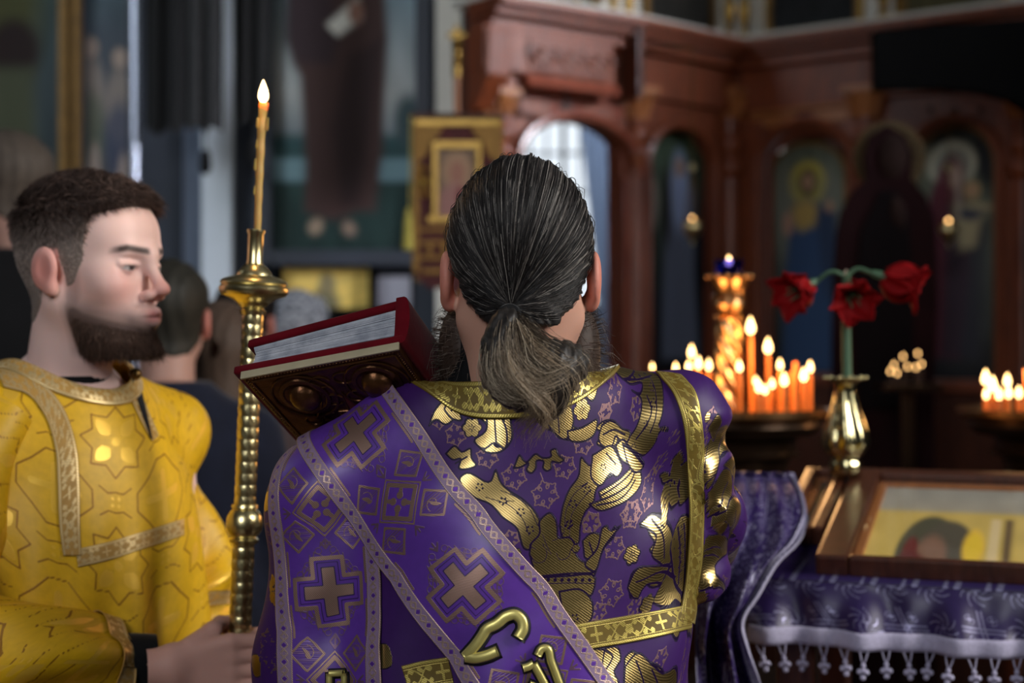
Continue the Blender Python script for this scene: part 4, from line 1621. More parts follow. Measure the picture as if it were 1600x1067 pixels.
def candle_stand(name, label, x, y, ztray, R, with_column):
    root = thing(name, label, 'candle stand', (x, y, 0.0))
    Mx = Matrix.Translation((x, y, 0))
    zt = ztray
    part('tray', MB().lathe([(1e-5, zt - 0.004), (R * .96, zt - 0.004), (R * .99, zt + 0.006), (R, zt + 0.004), (R * 1.0, zt - 0.008), (R * .9, zt - 0.02), (1e-5, zt - 0.022)], 48, Mx, cap=False).mesh('tray', smooth=True), M['brass_warm'], root, True)
    part('drum', MB().lathe([(R * .88, zt - 0.02), (R * .9, zt - 0.03), (R * .82, zt - 0.05), (R * .66, zt - 0.056), (R * .64, zt - 0.085), (R * .7, zt - 0.094), (R * .6, zt - 0.10), (R * .52, zt - 0.15), (R * .22, zt - 0.25), (R * .2, zt - 0.4)], 40, Mx).mesh('drum', smooth=True), M['bronze'], root, True)
    part('pedestal', MB().lathe([(R * .75, 0.0), (R * .75, 0.03), (R * .4, 0.07), (R * .22, 0.14), (R * .2, 0.4), (R * .3, 0.44), (R * .2, 0.48), (R * .18, zt - 0.38)], 28, Mx).mesh('pedestal', smooth=True), M['bronze'], root, True)
    if not with_column:
        return root
    # twisted column
    n, m = 40, 90
    z0, z1 = zt - 0.002, zt + 0.198
    V, Fc = [], []
    for i in range(m):
        z = z0 + (z1 - z0) * i / (m - 1)
        for k in range(n):
            a = 2 * math.pi * k / n
            r = 0.027 + 0.0042 * math.cos(5 * (a + z * 26))
            V.append((x + r * math.cos(a), y + r * math.sin(a), z))
    idx = np.arange(n * m).reshape(m, n)
    r_ = np.roll(idx, -1, 1)
    q = np.stack([idx[:-1], r_[:-1], r_[1:], idx[1:]], -1).reshape(-1, 4)
    part('twisted_column', mesh_np('twisted_column', np.array(V), [q]), M['brass_warm'], root, True)
    zz = lambda py: CAMZ - (py - 533.5) / F * y
    prof = [(0.028, zz(498)), (0.034, zz(494)), (0.022, zz(490)), (0.030, zz(484)), (0.037, zz(476)), (0.034, zz(468)), (0.040, zz(466)), (0.040, zz(462)), (0.033, zz(459)), (0.036, zz(450)), (0.043, zz(440)), (0.049, zz(434)), (0.049, zz(431)), (0.042, zz(431)), (0.03, zz(440)), (1e-5, zz(442))]
    gb = part('goblet', MB().lathe(prof, 28, Mx, cap=False).mesh('goblet', smooth=True), M['brass_warm'], root, True)
    for k in range(14):
        a = k * math.pi / 7
        part('bead', MB().sphere((x + 0.048 * math.cos(a), y + 0.048 * math.sin(a), zz(432)), 0.0055, 8, 6).mesh('bead', smooth=True), M['brass_warm'], gb)
    return root


YS = 3.3
xs1, zs1 = P(1139, 640, YS)[0], P(0, 641, YS)[2]
candle_stand('candle_stand', 'round brass candle stand with a twisted column, right of the priest', xs1, YS, zs1, 0.219, True)
# blue glass lamp on the goblet
zq = lambda py: CAMZ - (py - 533.5) / F * YS
lp = thing('oil_lamp', 'blue glass oil lamp burning on top of the twisted brass column', 'lamp', (xs1, YS, zq(441)))
Mx = Matrix.Translation((xs1, YS, 0))
part('glass_cup', MB().lathe([(1e-5, zq(440)), (0.016, zq(439)), (0.024, zq(430)), (0.031, zq(415)), (0.0315, zq(406)), (0.0295, zq(406)), (0.0285, zq(415)), (0.021, zq(430)), (1e-5, zq(436))], 28, Mx, cap=False).mesh('glass_cup', smooth=True), M['blue_glass'], lp, True)
f = part('flame', flame_mesh(0.022, 0.0065), M['flame_core'], lp)
f.location = (0.0, 0.0, zq(415) - lp.location.z)
part('float_holder', MB().lathe([(1e-5, zq(421)), (0.022, zq(421)), (0.022, zq(420)), (1e-5, zq(419))], 16, Mx, cap=False).mesh('float_holder'), M['brass_dark'], lp, True)

spec = [  # flame px, flame py (centre), flame height px, depth offset, label
    (1174, 514, 24, -0.02, 'tallest lit candle on the stand, right of the twisted column'),
    (1201, 545, 22, 0.03, 'second tallest lit candle, a reddish one right of the tallest'),
    (1219, 573, 15, -0.06, 'lit candle of middle height left of the two unlit candles'),
    (1266, 577, 16, -0.03, 'rightmost lit candle on the stand beside the vase'),
    (1256, 590, 19, -0.09, 'lit candle just left of the rightmost one on the stand'),
    (1226, 597, 19, -0.12, 'short lit candle just left of the unlit pair'),
    (1206, 603, 14, -0.1, 'short lit candle below the second tallest flame'),
    (1186, 608, 17, -0.14, 'low candle stub with a wide flame, left one of two touching flames'),
    (1195, 612, 14, -0.13, 'low candle stub, right one of two touching flames'),
    (1181, 598, 12, 0.06, 'thin lit candle partly behind the tallest candle'),
    (1156, 576, 16, -0.12, 'lit candle standing before the twisted column'),
    (1081, 553, 18, 0.08, 'tallest lit candle left of the twisted column, above the shoulder'),
    (1092, 571, 18, -0.03, 'lit candle left of the column, second from the right there'),
    (1107, 574, 16, -0.07, 'lit candle nearest the twisted column on its left'),
    (1076, 575, 14, -0.01, 'lit candle just below the tallest flame left of the column'),
    (1056, 577, 12, 0.02, 'lit candle peeping over the purple shoulder left of the cluster'),
    (1020, 576, 10, 0.0, 'leftmost flame peeping over the gold trimmed shoulder'),
]
for k, (px, py, fh, dy, lb) in enumerate(spec):
    Y = YS + dy
    base = P(px, 641, Y)
    zb = zs1 - 0.004
    top = P(px, py + fh * 0.42, Y)[2]
    x = base[0]
    rr = math.hypot(x - xs1, dy)
    if rr > 0.2:
        x = xs1 + (x - xs1) * 0.2 / rr
    make_candle(lb, x, Y, zb, max(top, zb + 0.015), 0.0052, M['wax_orange'], fh * Y / F * 1.15, 'lit candles on the round brass stand', lean=(random.uniform(-.012, .012), random.uniform(-.012, .012)))
for px, py, lb in ((1243, 566, 'taller of the two unlit orange candles standing together'), (1237, 580, 'shorter of the two unlit orange candles standing together')):
    make_candle(lb, P(px, 0, YS - 0.05)[0], YS - 0.05 - (0.012 if py > 570 else 0), zs1 - 0.004, P(0, py, YS - 0.05)[2], 0.0054, M['wax_orange'], group='unlit candles on the round brass stand', lit=False)

YS2 = 3.35
xs2, zs2 = P(1668, 0, YS2)[0], P(0, 642, YS2)[2]
candle_stand('candle_stand', 'second round candle stand cut off at the right edge, dark bronze drum', xs2, YS2, zs2, 0.235, False)
spec2 = [
    (1540, 594, 21, -0.02, 'leftmost tall lit candle on the stand at the right edge'),
    (1541, 619, 15, -0.05, 'short lit candle in front of the leftmost tall one, right edge stand'),
    (1551, 605, 22, -0.09, 'second lit candle from the left on the right edge stand'),
    (1561, 619, 17, -0.1, 'short lit candle third from left on the right edge stand'),
    (1574, 598, 18, -0.02, 'tall lit candle in the middle of the right edge stand'),
    (1576, 617, 17, -0.11, 'short lit candle below the middle tall flame, right edge stand'),
    (1592, 617, 17, -0.09, 'lit candle near the frame edge on the right stand'),
]
for k, (px, py, fh, dy, lb) in enumerate(spec2):
    Y = YS2 + dy
    make_candle(lb, P(px, 0, Y)[0], Y, zs2 - 0.004, P(0, py + fh * .42, Y)[2], 0.0056, M['wax_orange'], fh * Y / F * 1.15, 'lit candles on the stand at the right edge')
make_candle('unlit orange candle at the very right edge of the picture', P(1600, 0, YS2)[0], YS2 - 0.02, zs2 - 0.004, P(0, 576, YS2)[2], 0.006, M['wax_orange'], group='unlit candles at the right edge', lit=False)
for (x, y, z, e) in ((xs1 + 0.09, YS - 0.10, zs1 + 0.13, 2.2), (xs1 - 0.09, YS - 0.08, zs1 + 0.13, 1.8), (xs2 - 0.12, YS2, zs2 + 0.1, 2.8)):
    point_light('candle_light', (x, y, z), e, (1.0, 0.52, 0.2), 0.05)

# candles and stand added in place of flame reflections by the dark figure
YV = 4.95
vs = thing('reflection_stand', 'low dark stand of small votive lights before the dark figure', 'candle stand', (P(1415, 0, YV)[0], YV, Z0))
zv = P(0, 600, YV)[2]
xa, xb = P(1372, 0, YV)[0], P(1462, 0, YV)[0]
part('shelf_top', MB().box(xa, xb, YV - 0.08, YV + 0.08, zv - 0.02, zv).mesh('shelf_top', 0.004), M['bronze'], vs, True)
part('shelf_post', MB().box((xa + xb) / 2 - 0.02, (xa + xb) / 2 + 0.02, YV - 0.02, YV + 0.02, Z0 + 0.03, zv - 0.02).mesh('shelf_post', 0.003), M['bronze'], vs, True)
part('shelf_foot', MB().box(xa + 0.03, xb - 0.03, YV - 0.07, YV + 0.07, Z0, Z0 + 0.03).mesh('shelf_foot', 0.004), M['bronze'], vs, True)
M['wax_dark'] = mat_plain('dark_wax', lin(60, 36, 24), 0.6, var=0.1, bump=0)
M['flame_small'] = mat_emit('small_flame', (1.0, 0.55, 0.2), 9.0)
vl = ['leftmost low reflected flame', 'upper left reflected flame', 'second low reflected flame', 'top left reflected flame', 'middle reflected flame', 'lower right reflected flame', 'topmost reflected flame, furthest right but one', 'rightmost reflected flame']
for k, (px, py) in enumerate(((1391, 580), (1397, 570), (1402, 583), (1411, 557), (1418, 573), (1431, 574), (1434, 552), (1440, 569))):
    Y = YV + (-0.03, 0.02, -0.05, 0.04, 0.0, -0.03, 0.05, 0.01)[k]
    c = make_candle(vl[k] + ' before the dark cut-out figure', P(px, 0, Y)[0], Y, zv, P(0, py + 4, Y)[2], 0.004, M['wax_dark'], 0.013, 'votive lights before the dark figure', name='reflected_candle')
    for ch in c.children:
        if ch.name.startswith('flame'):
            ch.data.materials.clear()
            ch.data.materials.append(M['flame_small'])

# hanging icon lamps
M['red_glass'] = mat_plain('amber_glass', lin(150, 90, 30), 0.15, metal=0.0, var=0.1, bump=0)


def hanging_lamp(label, px, py, Y, zhook, hook_to):
    c = P(px, py, Y)
    root = thing('hanging_lamp', label, 'lamp', tuple(c), group=None)
    x, y, z = c
    Mx = Matrix.Translation(c)
    part('bowl', MB().lathe([(1e-5, -0.075), (0.008, -0.07), (0.005, -0.06), (0.012, -0.05), (0.03, -0.03), (0.038, -0.008), (0.036, 0.002), (0.04, 0.006), (0.034, 0.006), (0.028, -0.01), (1e-5, -0.03)], 20, Mx, cap=False).mesh('bowl', smooth=True), M['brass'], root, True)
    part('glass_cup', MB().lathe([(0.022, -0.01), (0.026, 0.02), (0.024, 0.02), (0.02, -0.008)], 16, Mx, cap=False).mesh('glass_cup', smooth=True), M['red_glass'], root, True)
    f = part('flame', flame_mesh(0.026, 0.009), M['flame_small'], root)
    f.location = (0, 0, 0.008)
    for k in range(3):
        a = k * 2.094 + 0.5
        part('chain', MB().tube([(x + 0.037 * math.cos(a), y + 0.037 * math.sin(a), z + 0.005), (x, y, z + 0.22)], 0.0018, 5).mesh('chain'), M['brass_dark'], root, True)
    part('suspension_chain', MB().tube([(x, y, z + 0.22), (x, y, zhook)], 0.002, 5).mesh('suspension_chain'), M['brass_dark'], root, True)
    part('crown_ring', MB().lathe([(0.004, 0.205), (0.014, 0.21), (0.012, 0.225), (0.003, 0.235)], 12, Mx).mesh('crown_ring', smooth=True), M['brass'], root, True)
    part('hook', MB().tube([(x, y, zhook), hook_to], 0.005, 6).mesh('hook'), M['brass_dark'], root, True)
    return root


s, z = BB.hit(1082, 352, 0.35)
pt = BB.T(s, 0.35, z)
hanging_lamp('small hanging gold lamp burning before the tall narrow icon', 1082, 352, pt.y, 2.6, tuple(BB.T(s, 0.04, 2.64)))
s, z = BD.hit(1482, 356, 0.35)
pt = BD.T(s, 0.35, z)
hanging_lamp('small hanging gold lamp burning before the mother and child icon', 1482, 356, pt.y, 2.3, tuple(BD.T(s, 0.0, 2.34)))

# ------------------------------------------------------------------ icon table with its cloth, vase and flowers
YT0, YT1 = 2.33, 2.78
tz = lambda py, Y: CAMZ - (py - 533.5) / F * Y
ztb, ztf = tz(737, YT1), tz(884, YT0)          # back and front edge height of the slanted top
XL, XR = P(1188, 0, YT0)[0], P(1700, 0, YT0)[0]


xm = P(1272, 0, YT0)[0]
TA = math.radians(20)
EX_, EY_ = Vector((math.cos(TA), -math.sin(TA), 0)), Vector((math.sin(TA), math.cos(TA), 0))


def T_tw(x, yo, z):
    """the table stands turned a little: x along its front, yo back from the front edge"""
    return Vector((xm, YT0, z)) + EX_ * (x - xm) + EY_ * yo


def T_tab(x, t, h):
    """x across, t 0 front..1 back along the slope, h above the slope"""
    z = ztf + (ztb - ztf) * t
    nz_ = Vector((0, -(ztb - ztf), YT1 - YT0)).normalized()
    g = T_tw(x, (YT1 - YT0) * t, z)
    return g + (EY_ * nz_.y + Vector((0, 0, 1)) * nz_.z) * h


tb = thing('icon_table', 'slanted icon table under a purple cloth, right of the priest', 'table', ((XL + XR) / 2, (YT0 + YT1) / 2, 0.0))
mb = MB()
mb.box(XL, XR, 0.0, 1.0, -0.05, -0.022, T_tab)
part('sloped_top', mb.mesh('sloped_top', 0.004), M['wood_dark'], tb, True)
for (x, t) in ((XL + 0.05, 0.1), (XR - 0.05, 0.1), (XL + 0.05, 0.9), (XR - 0.05, 0.9)):
    p = T_tab(x, t, -0.05)
    yo = (YT1 - YT0) * t
    part('leg', MB().box(x - 0.03, x + 0.03, yo - 0.03, yo + 0.03, 0.0, p.z - 0.01, T_tw).mesh('leg', 0.005), M['wood_dark'], tb, True)
for t in (0.1, 0.9):
    yo = (YT1 - YT0) * t
    part('rail', MB().box(XL + 0.06, XR - 0.06, yo - 0.012, yo + 0.012, 0.25, 0.32, T_tw).mesh('rail', 0.004), M['wood_dark'], tb, True)

# framed icons lying on the slope
def lying_icon(label, x0, x1, t0, t1, pic, hfr=0.045, fw=0.05, fwf=0.045):
    root = thing('glazed_icon', label, 'icon', T_tab((x0 + x1) / 2, (t0 + t1) / 2, -0.02))
    L = math.hypot(YT1 - YT0, ztb - ztf)
    ft, ftf = fw * 0.6 / L, fwf / L
    for nm, a, b, c, d in (('frame_side', x0, x0 + fw, t0, t1), ('frame_side', x1 - fw, x1, t0, t1), ('frame_rail', x0 + fw, x1 - fw, t0, t0 + ftf), ('frame_rail', x0 + fw, x1 - fw, t1 - ft, t1)):
        part(nm, MB().box(a, b, c, d, -0.02, hfr, T_tab).mesh(nm, 0.005), M['wood_dark'], root, True)
    # bevelled inner slip
    mb = MB()
    for a, b, c, d in ((x0 + fw, x0 + fw + 0.014, t0 + ftf, t1 - ft), (x1 - fw - 0.014, x1 - fw, t0 + ftf, t1 - ft), (x0 + fw + 0.014, x1 - fw - 0.014, t1 - ft - 0.03, t1 - ft)):
        mb.box(a, b, c, d, -0.012, hfr - 0.016, T_tab)
    part('inner_slip', mb.mesh('inner_slip', 0.002), M['wood_pale'], root, True)
    wd, hh = x1 - x0 - 2 * fw, (t1 - t0 - ft - ftf) * L
    pic = bright(pic(wd, hh), 1.3)
    def T(s, d, z):
        return T_tab(x0 + fw + s, t0 + ftf + z / L, -0.008 + d)
    part('painted_board', pic_mesh('painted_board', pic, T, thick=0.01), M['paint_gloss'], root, True)
    mb = MB().box(x0 + fw, x1 - fw, t0 + ftf, t1 - ft, hfr - 0.014, hfr - 0.011, T_tab)
    part('glass_pane', mb.mesh('glass_pane'), M['glass'], root, True)
    return root


def pic_big(wd, hh):
    p = Pic(wd, hh, 110, 70, lin(196, 168, 96))
    p.vgrad([(0, lin(150, 146, 136)), (0.3, lin(158, 150, 134)), (0.36, lin(196, 168, 92)), (1, lin(206, 176, 92))])  # grey upper band is reflected haze of the glass, put into the picture
    p.mottle(0.06, 8, 14)
    p.ell(wd * .34, hh * .83, wd * .15, hh * .44, lin(80, 78, 62), 0.12)
    p.ell(wd * .43, hh * .86, wd * .15, hh * .42, lin(84, 78, 66), 0.15)
    p.ell(wd * .36, hh * .88, wd * .08, hh * .26, lin(128, 96, 78), 0.4)
    p.ell(wd * .26, hh * .8, wd * .035, hh * .16, lin(104, 44, 42), 0.4)
    p.ell(wd * .27, hh * 1.0, wd * .08, hh * .2, lin(96, 44, 44), 0.3)
    p.ell(wd * .56, hh * .74, wd * .05, hh * .2, lin(236, 190, 60), 0.5)
    p.rect(wd * .63, wd * .68, hh * .4, hh, lin(214, 190, 140), 0.006)
    p.rect(wd * .7, wd * .74, hh * .4, hh, lin(96, 78, 60), 0.01)
    return p


def pic_left(wd, hh):
    p = Pic(wd, hh, 40, 60, lin(92, 98, 96)).mottle(0.1, 8, 15)
    p.ell(wd * .5, hh * .5, wd * .3, hh * .3, lin(70, 72, 66), 0.5)
    p.ell(wd * .5, hh * .3, wd * .16, hh * .16, lin(120, 104, 70), 0.4)
    return p


lying_icon('large glazed icon in dark wooden frame lying on the slanted table', xm, XR - 0.005, 0.02, 0.985, pic_big, 0.014, 0.05, 0.014)
lying_icon('narrow grey glazed icon lying left of the larger one, behind the vase', XL + 0.0, xm - 0.006, 0.3, 0.985, pic_left, 0.012, 0.02, 0.014)

# purple table cloth with silver crosses, white border and tassel fringe
M['silver_purple'] = None


def mat_woven(name, base, thread, thread_metal=0.5, rough=0.45, thread_rough=0.38, hatch=900.0, spec=0.4, sheen=0.0, hatch_amt=0.35, dim=None):
    """satin ground with a woven figure: attribute 'weave' R = metal thread figure, G = dark outline, B = second thinner thread"""
    t = NT(name)
    at = t.n('ShaderNodeAttribute', attribute_name='weave')
    sp = t.n('ShaderNodeSeparateColor')
    t.l(at.outputs['Color'], sp.inputs[0])
    def sharp(s, a=0.42, b=0.58):
        mr = t.n('ShaderNodeMapRange', interpolation_type='SMOOTHSTEP')
        mr.inputs[1].default_value, mr.inputs[2].default_value = a, b
        t.l(s, mr.inputs[0])
        return mr.outputs[0]
    g, ln, th = sharp(sp.outputs[0]), sharp(sp.outputs[1]), sharp(sp.outputs[2])
    uv = t.n('ShaderNodeAttribute', attribute_name='cloth').outputs['Vector']
    mp = t.n('ShaderNodeMapping')
    mp.inputs['Rotation'].default_value = (0, 0, 0.9)
    t.l(uv, mp.inputs[0])
    wv = t.n('ShaderNodeTexWave')
    wv.inputs['Scale'].default_value = hatch / 6.283
    wv.inputs['Distortion'].default_value = 0.6
    wv.inputs['Detail'].default_value = 1.0
    t.l(mp.outputs[0], wv.inputs['Vector'])
    hat = wv.outputs['Fac']
    nz = t.noise(90, 3, 0.5, uv)
    thread = np.array(thread)
    base = np.array(base)
    tc = t.mixc(hat, thread * (1 - hatch_amt), np.minimum(thread * (1 + hatch_amt * .5), 1))
    bc = t.mixc(nz, base * 0.82, np.minimum(base * 1.2, 1))
    d2 = thread * 0.7 if dim is None else np.array(dim)
    c = t.mixc(th, bc, d2)
    c = t.mixc(g, c, tc)
    c = t.mixc(ln, c, base * 0.25)
    met = t.math('MULTIPLY', t.math('MAXIMUM', g, t.math('MULTIPLY', th, 0.8)), thread_metal)
    met = t.math('MULTIPLY', met, t.math('SUBTRACT', 1.0, ln))
    ro = t.math('ADD', t.math('MULTIPLY', g, thread_rough - rough), rough)
    t.set(Base_Color=c, Metallic=met, Roughness=ro)
    t.b.inputs['Specular IOR Level'].default_value = spec
    if sheen:
        t.b.inputs['Sheen Weight'].default_value = sheen
        t.b.inputs['Sheen Tint'].default_value = (0.5, 0.3, 0.9, 1)
    h = t.math('ADD', t.math('MULTIPLY', t.math('MAXIMUM', g, th), 0.7), t.math('MULTIPLY', t.math('MULTIPLY', hat, g), 0.3))
    h = t.math('ADD', h, t.math('MULTIPLY', nz, 0.15))
    t.bump(h, 0.35, 0.0008)
    return t.m


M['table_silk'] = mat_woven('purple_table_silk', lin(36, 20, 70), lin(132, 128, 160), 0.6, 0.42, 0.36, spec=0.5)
M['corner_silk_lit'] = mat_woven('purple_corner_silk_lit', lin(44, 24, 84), lin(190, 186, 214), 0.6, 0.42, 0.36, spec=0.5)  # same silk in paler colours, the light on the corner put into them
M['white_braid'] = mat_plain('white_braid', lin(178, 172, 198), 0.75, var=0.12, scale=160, bump=0.8)


class Weave:
    """raster of woven figures in cloth metres: gold (filled), line (dark contour), thin (outlined thread)"""

    def __init__(self, u0, u1, v0, v1, res=0.0008):
        self.u0, self.v0, self.res = u0, v0, res
        self.nu, self.nv = int((u1 - u0) / res) + 2, int((v1 - v0) / res) + 2
        self.c = np.zeros((self.nv, self.nu, 3), np.float32)

    def _box(self, pts, m):
        a = np.min(pts, 0) - m
        b = np.max(pts, 0) + m
        i0, j0 = max(0, int((a[1] - self.v0) / self.res)), max(0, int((a[0] - self.u0) / self.res))
        i1, j1 = min(self.nv, int((b[1] - self.v0) / self.res) + 2), min(self.nu, int((b[0] - self.u0) / self.res) + 2)
        if i1 <= i0 or j1 <= j0:
            return None
        X, Y = np.meshgrid(self.u0 + np.arange(j0, j1) * self.res, self.v0 + np.arange(i0, i1) * self.res)
        return (slice(i0, i1), slice(j0, j1)), X, Y

    def fill(self, pts, ch=0, val=1.0, outline=0.0, smooth=True, grow=0.0):
        pts = np.asarray(pts, float)
        if smooth:
            pts = resample(np.concatenate([pts, pts[:1]]), max(len(pts) * 4, 12))[:-1]
        bx = self._box(pts, 0.004 + outline)
        if bx is None:
            return self
        sl, X, Y = bx
        d = poly_sd(X, Y, pts) - grow
        m = np.clip(0.5 - d / (self.res * 2), 0, 1) * val
        if outline:
            ln = np.clip(0.5 - (np.abs(d + outline * 0.1) - outline / 2) / (self.res * 2), 0, 1)
            self.c[sl][..., 1] = np.where(m > 0.5, ln, np.maximum(self.c[sl][..., 1] * (d > 0), ln))
        if val < 0:
            self.c[sl][..., ch] *= (1 + m)
        else:
            self.c[sl][..., ch] = np.maximum(self.c[sl][..., ch], m)
        return self

    def stroke(self, pts, w, ch=1, smooth=True, val=1.0):
        pts = np.asarray(pts, float)
        if smooth and len(pts) > 2:
            pts = resample(pts, len(pts) * 5)
        bx = self._box(pts, 0.004 + w)
        if bx is None:
            return self
        sl, X, Y = bx
        d = line_d(X, Y, pts) - w / 2
        m = np.clip(0.5 - d / (self.res * 2), 0, 1) * val
        self.c[sl][..., ch] = np.maximum(self.c[sl][..., ch], m)
        return self

    def dot(self, c, r, ch=1, val=1.0):
        a = np.linspace(0, 2 * np.pi, 12, endpoint=False)
        return self.fill(np.stack([c[0] + r * np.cos(a), c[1] + r * np.sin(a)], 1), ch, val, smooth=False)

    def flower(self, c, r, n=5, rot=0.0, outline=0.0012):
        a = np.linspace(0, 2 * np.pi, n * 10, endpoint=False)
        rr = r * (0.78 + 0.22 * np.abs(np.cos((a - rot) * n / 2)))
        self.fill(np.stack([c[0] + rr * np.cos(a), c[1] + rr * np.sin(a)], 1), 0, 1, outline, smooth=False)
        for k in range(n):
            q = rot + (k + .5) * 2 * np.pi / n
            self.stroke([(c[0] + r * .14 * math.cos(q), c[1] + r * .14 * math.sin(q)), (c[0] + r * .42 * math.cos(q), c[1] + r * .42 * math.sin(q))], r * 0.1, 1, False)
        return self

    def snow(self, c, r, n=6, rot=0.0, w=0.0014, ch=2):
        """lacy outlined flower: ring of notched lobes with loops inside"""
        a = np.linspace(0, 2 * np.pi, 121)
        rr = r * (0.80 + 0.13 * np.cos(n * (a - rot)) + 0.08 * np.cos(3 * n * (a - rot)))
        self.stroke(np.stack([c[0] + rr * np.cos(a), c[1] + rr * np.sin(a)], 1), w, ch, False)
        for k in range(n):
            q = rot + (k + .5) * 2 * np.pi / n
            t = np.linspace(0, 2 * np.pi, 15)
            lx = r * (0.58 + 0.2 * np.cos(t))
            ly = r * 0.11 * np.sin(t)
            self.stroke(np.stack([c[0] + lx * math.cos(q) - ly * math.sin(q), c[1] + lx * math.sin(q) + ly * math.cos(q)], 1), w * 0.85, ch, False)
        return self

    def cross(self, c, r, w, ch=0, rot=0.0):
        for q in (rot, rot + math.pi / 2):
            self.stroke([(c[0] - r * math.cos(q), c[1] - r * math.sin(q)), (c[0] + r * math.cos(q), c[1] + r * math.sin(q))], w, ch, False)
        return self

    def sample(self, u, v):
        fu = np.clip((u - self.u0) / self.res, 0, self.nu - 1.001)
        fv = np.clip((v - self.v0) / self.res, 0, self.nv - 1.001)
        i, j = fv.astype(int), fu.astype(int)
        a, b = (fv - i)[..., None], (fu - j)[..., None]
        c = self.c
        return (c[i, j] * (1 - b) + c[i, j + 1] * b) * (1 - a) + (c[i + 1, j] * (1 - b) + c[i + 1, j + 1] * b) * a


# repeat of the silver figure: big double-barred crosses and small sprigs
WT = Weave(0, 0.12, 0, 0.12, 0.001)
for (cx, cy) in ((0.06, 0.06),):
    for dx in (-0.003, 0.003):
        WT.stroke([(cx + dx, cy - 0.03), (cx + dx, cy + 0.03)], 0.0024, 0, False)
        WT.stroke([(cx - 0.03, cy + dx), (cx + 0.03, cy + dx)], 0.0024, 0, False)
    for sx in (-1, 1):
        for sy in (-1, 1):
            WT.cross((cx + sx * 0.016, cy + sy * 0.016), 0.004, 0.002)
            a = np.linspace(0, 2 * np.pi, 20)
            WT.stroke(np.stack([cx + sx * 0.016 + 0.007 * np.cos(a), cy + sy * 0.016 + 0.007 * np.sin(a)], 1), 0.0013, 0, False)
for (cx, cy) in ((0.0, 0.0), (0.12, 0.0), (0.0, 0.12), (0.12, 0.12), (0.06, 0.0), (0.06, 0.12), (0.0, 0.06), (0.12, 0.06)):
    WT.cross((cx, cy), 0.006, 0.0022)
    for k in range(8):
        q = k * math.pi / 4 + 0.39
        t = np.linspace(0, 1.7, 8)
        r = 0.009 + 0.009 * t
        WT.stroke(np.stack([cx + r * np.cos(q + t * .5), cy + r * np.sin(q + t * .5)], 1), 0.0017, 0, False)


# closer silver figure for the folded corner: little crosses in frames and running sprigs
W2 = Weave(0, 0.06, 0, 0.06, 0.0008)
for (cx, cy) in ((0.015, 0.015), (0.045, 0.045)):
    W2.cross((cx, cy), 0.0055, 0.0022)
    for k in range(4):
        a = k * math.pi / 2 + math.pi / 4
        W2.stroke([(cx + .009 * math.cos(a + .5), cy + .009 * math.sin(a + .5)), (cx + .0125 * math.cos(a), cy + .0125 * math.sin(a)), (cx + .009 * math.cos(a - .5), cy + .009 * math.sin(a - .5))], 0.0016, 0)
for (cx, cy) in ((0.045, 0.015), (0.015, 0.045)):
    for k in range(6):
        a = k * math.pi / 3 + .2
        t = np.linspace(0, 1.6, 7)
        W2.stroke(np.stack([cx + (.003 + .006 * t) * np.cos(a + t * .7), cy + (.003 + .006 * t) * np.sin(a + t * .7)], 1), 0.0018, 0, False)
for v in (0.0, 0.06):
    W2.stroke([(0, v), (0.06, v)], 0.0022, 0, False)
    W2.stroke([(v, 0), (v, 0.06)], 0.0016, 0, False)


def woven_part(name, G, W, mat_, parent, thick=0.003, period=None, uv=None, off=0.0):
    nv, nu = G.shape[:2]
    S = Surf(G)
    V, q, rim = slab(G, S.N, thick)
    me = mesh_np(name, V, q)
    u, v = arc_uv(G) if uv is None else uv
    uu, vv = (u % period, v % period) if period else (u, v)
    c = W.sample(uu.ravel(), vv.ravel())
    set_col(me, np.concatenate([c, c[rim]]), 'weave')
    uvw = np.stack([u.ravel(), v.ravel(), np.zeros(u.size)], 1)
    set_vec(me, np.concatenate([uvw, uvw[rim]]), 'cloth')
    return part(name, me, mat_, parent, True), S


tc = thing('table_cloth', 'purple silver patterned cloth with white border and tassels hanging from the icon table', 'tablecloth', ((XL + XR) / 2, YT0 - 0.02, ztf - 0.1))
# front drop
nu, nv = 330, 64
G = np.zeros((nv, nu, 3))
zc0 = ztf - 0.022
zc1L, zc1R = tz(976, YT0), tz(976, YT0)
xs = np.linspace(XL - 0.01, XR, nu)
for i in range(nv):
    t = i / (nv - 1)
    zb = zc1L + (zc1R - zc1L) * np.clip((xs - XL) / (P(1600, 0, YT0)[0] - XL), 0, 1.3)
    fold = 0.012 * np.sin(xs * 42 - t * 2.2) + 0.006 * np.sin(xs * 95 + 1)
    yo = -0.006 - t * 0.03 - fold * t ** 0.8 - 0.012
    zz_ = zc0 + (zb - zc0) * t
    G[i] = np.array([T_tw(x_, y_, z_) for x_, y_, z_ in zip(xs, yo, zz_)])
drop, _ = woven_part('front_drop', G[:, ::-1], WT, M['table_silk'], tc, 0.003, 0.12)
# top strip lying under the icons
G2 = np.zeros((6, 60, 3))
for i in range(6):
    for j in range(60):
        p = T_tab(XL - 0.01 + (XR - XL + 0.01) * j / 59, i / 5 * 0.98, -0.0205)
        if i == 0:
            p = p - EY_ * 0.018
        G2[i, j] = p
woven_part('top_cloth', G2, WT, M['table_silk'], tc, 0.002, 0.12)
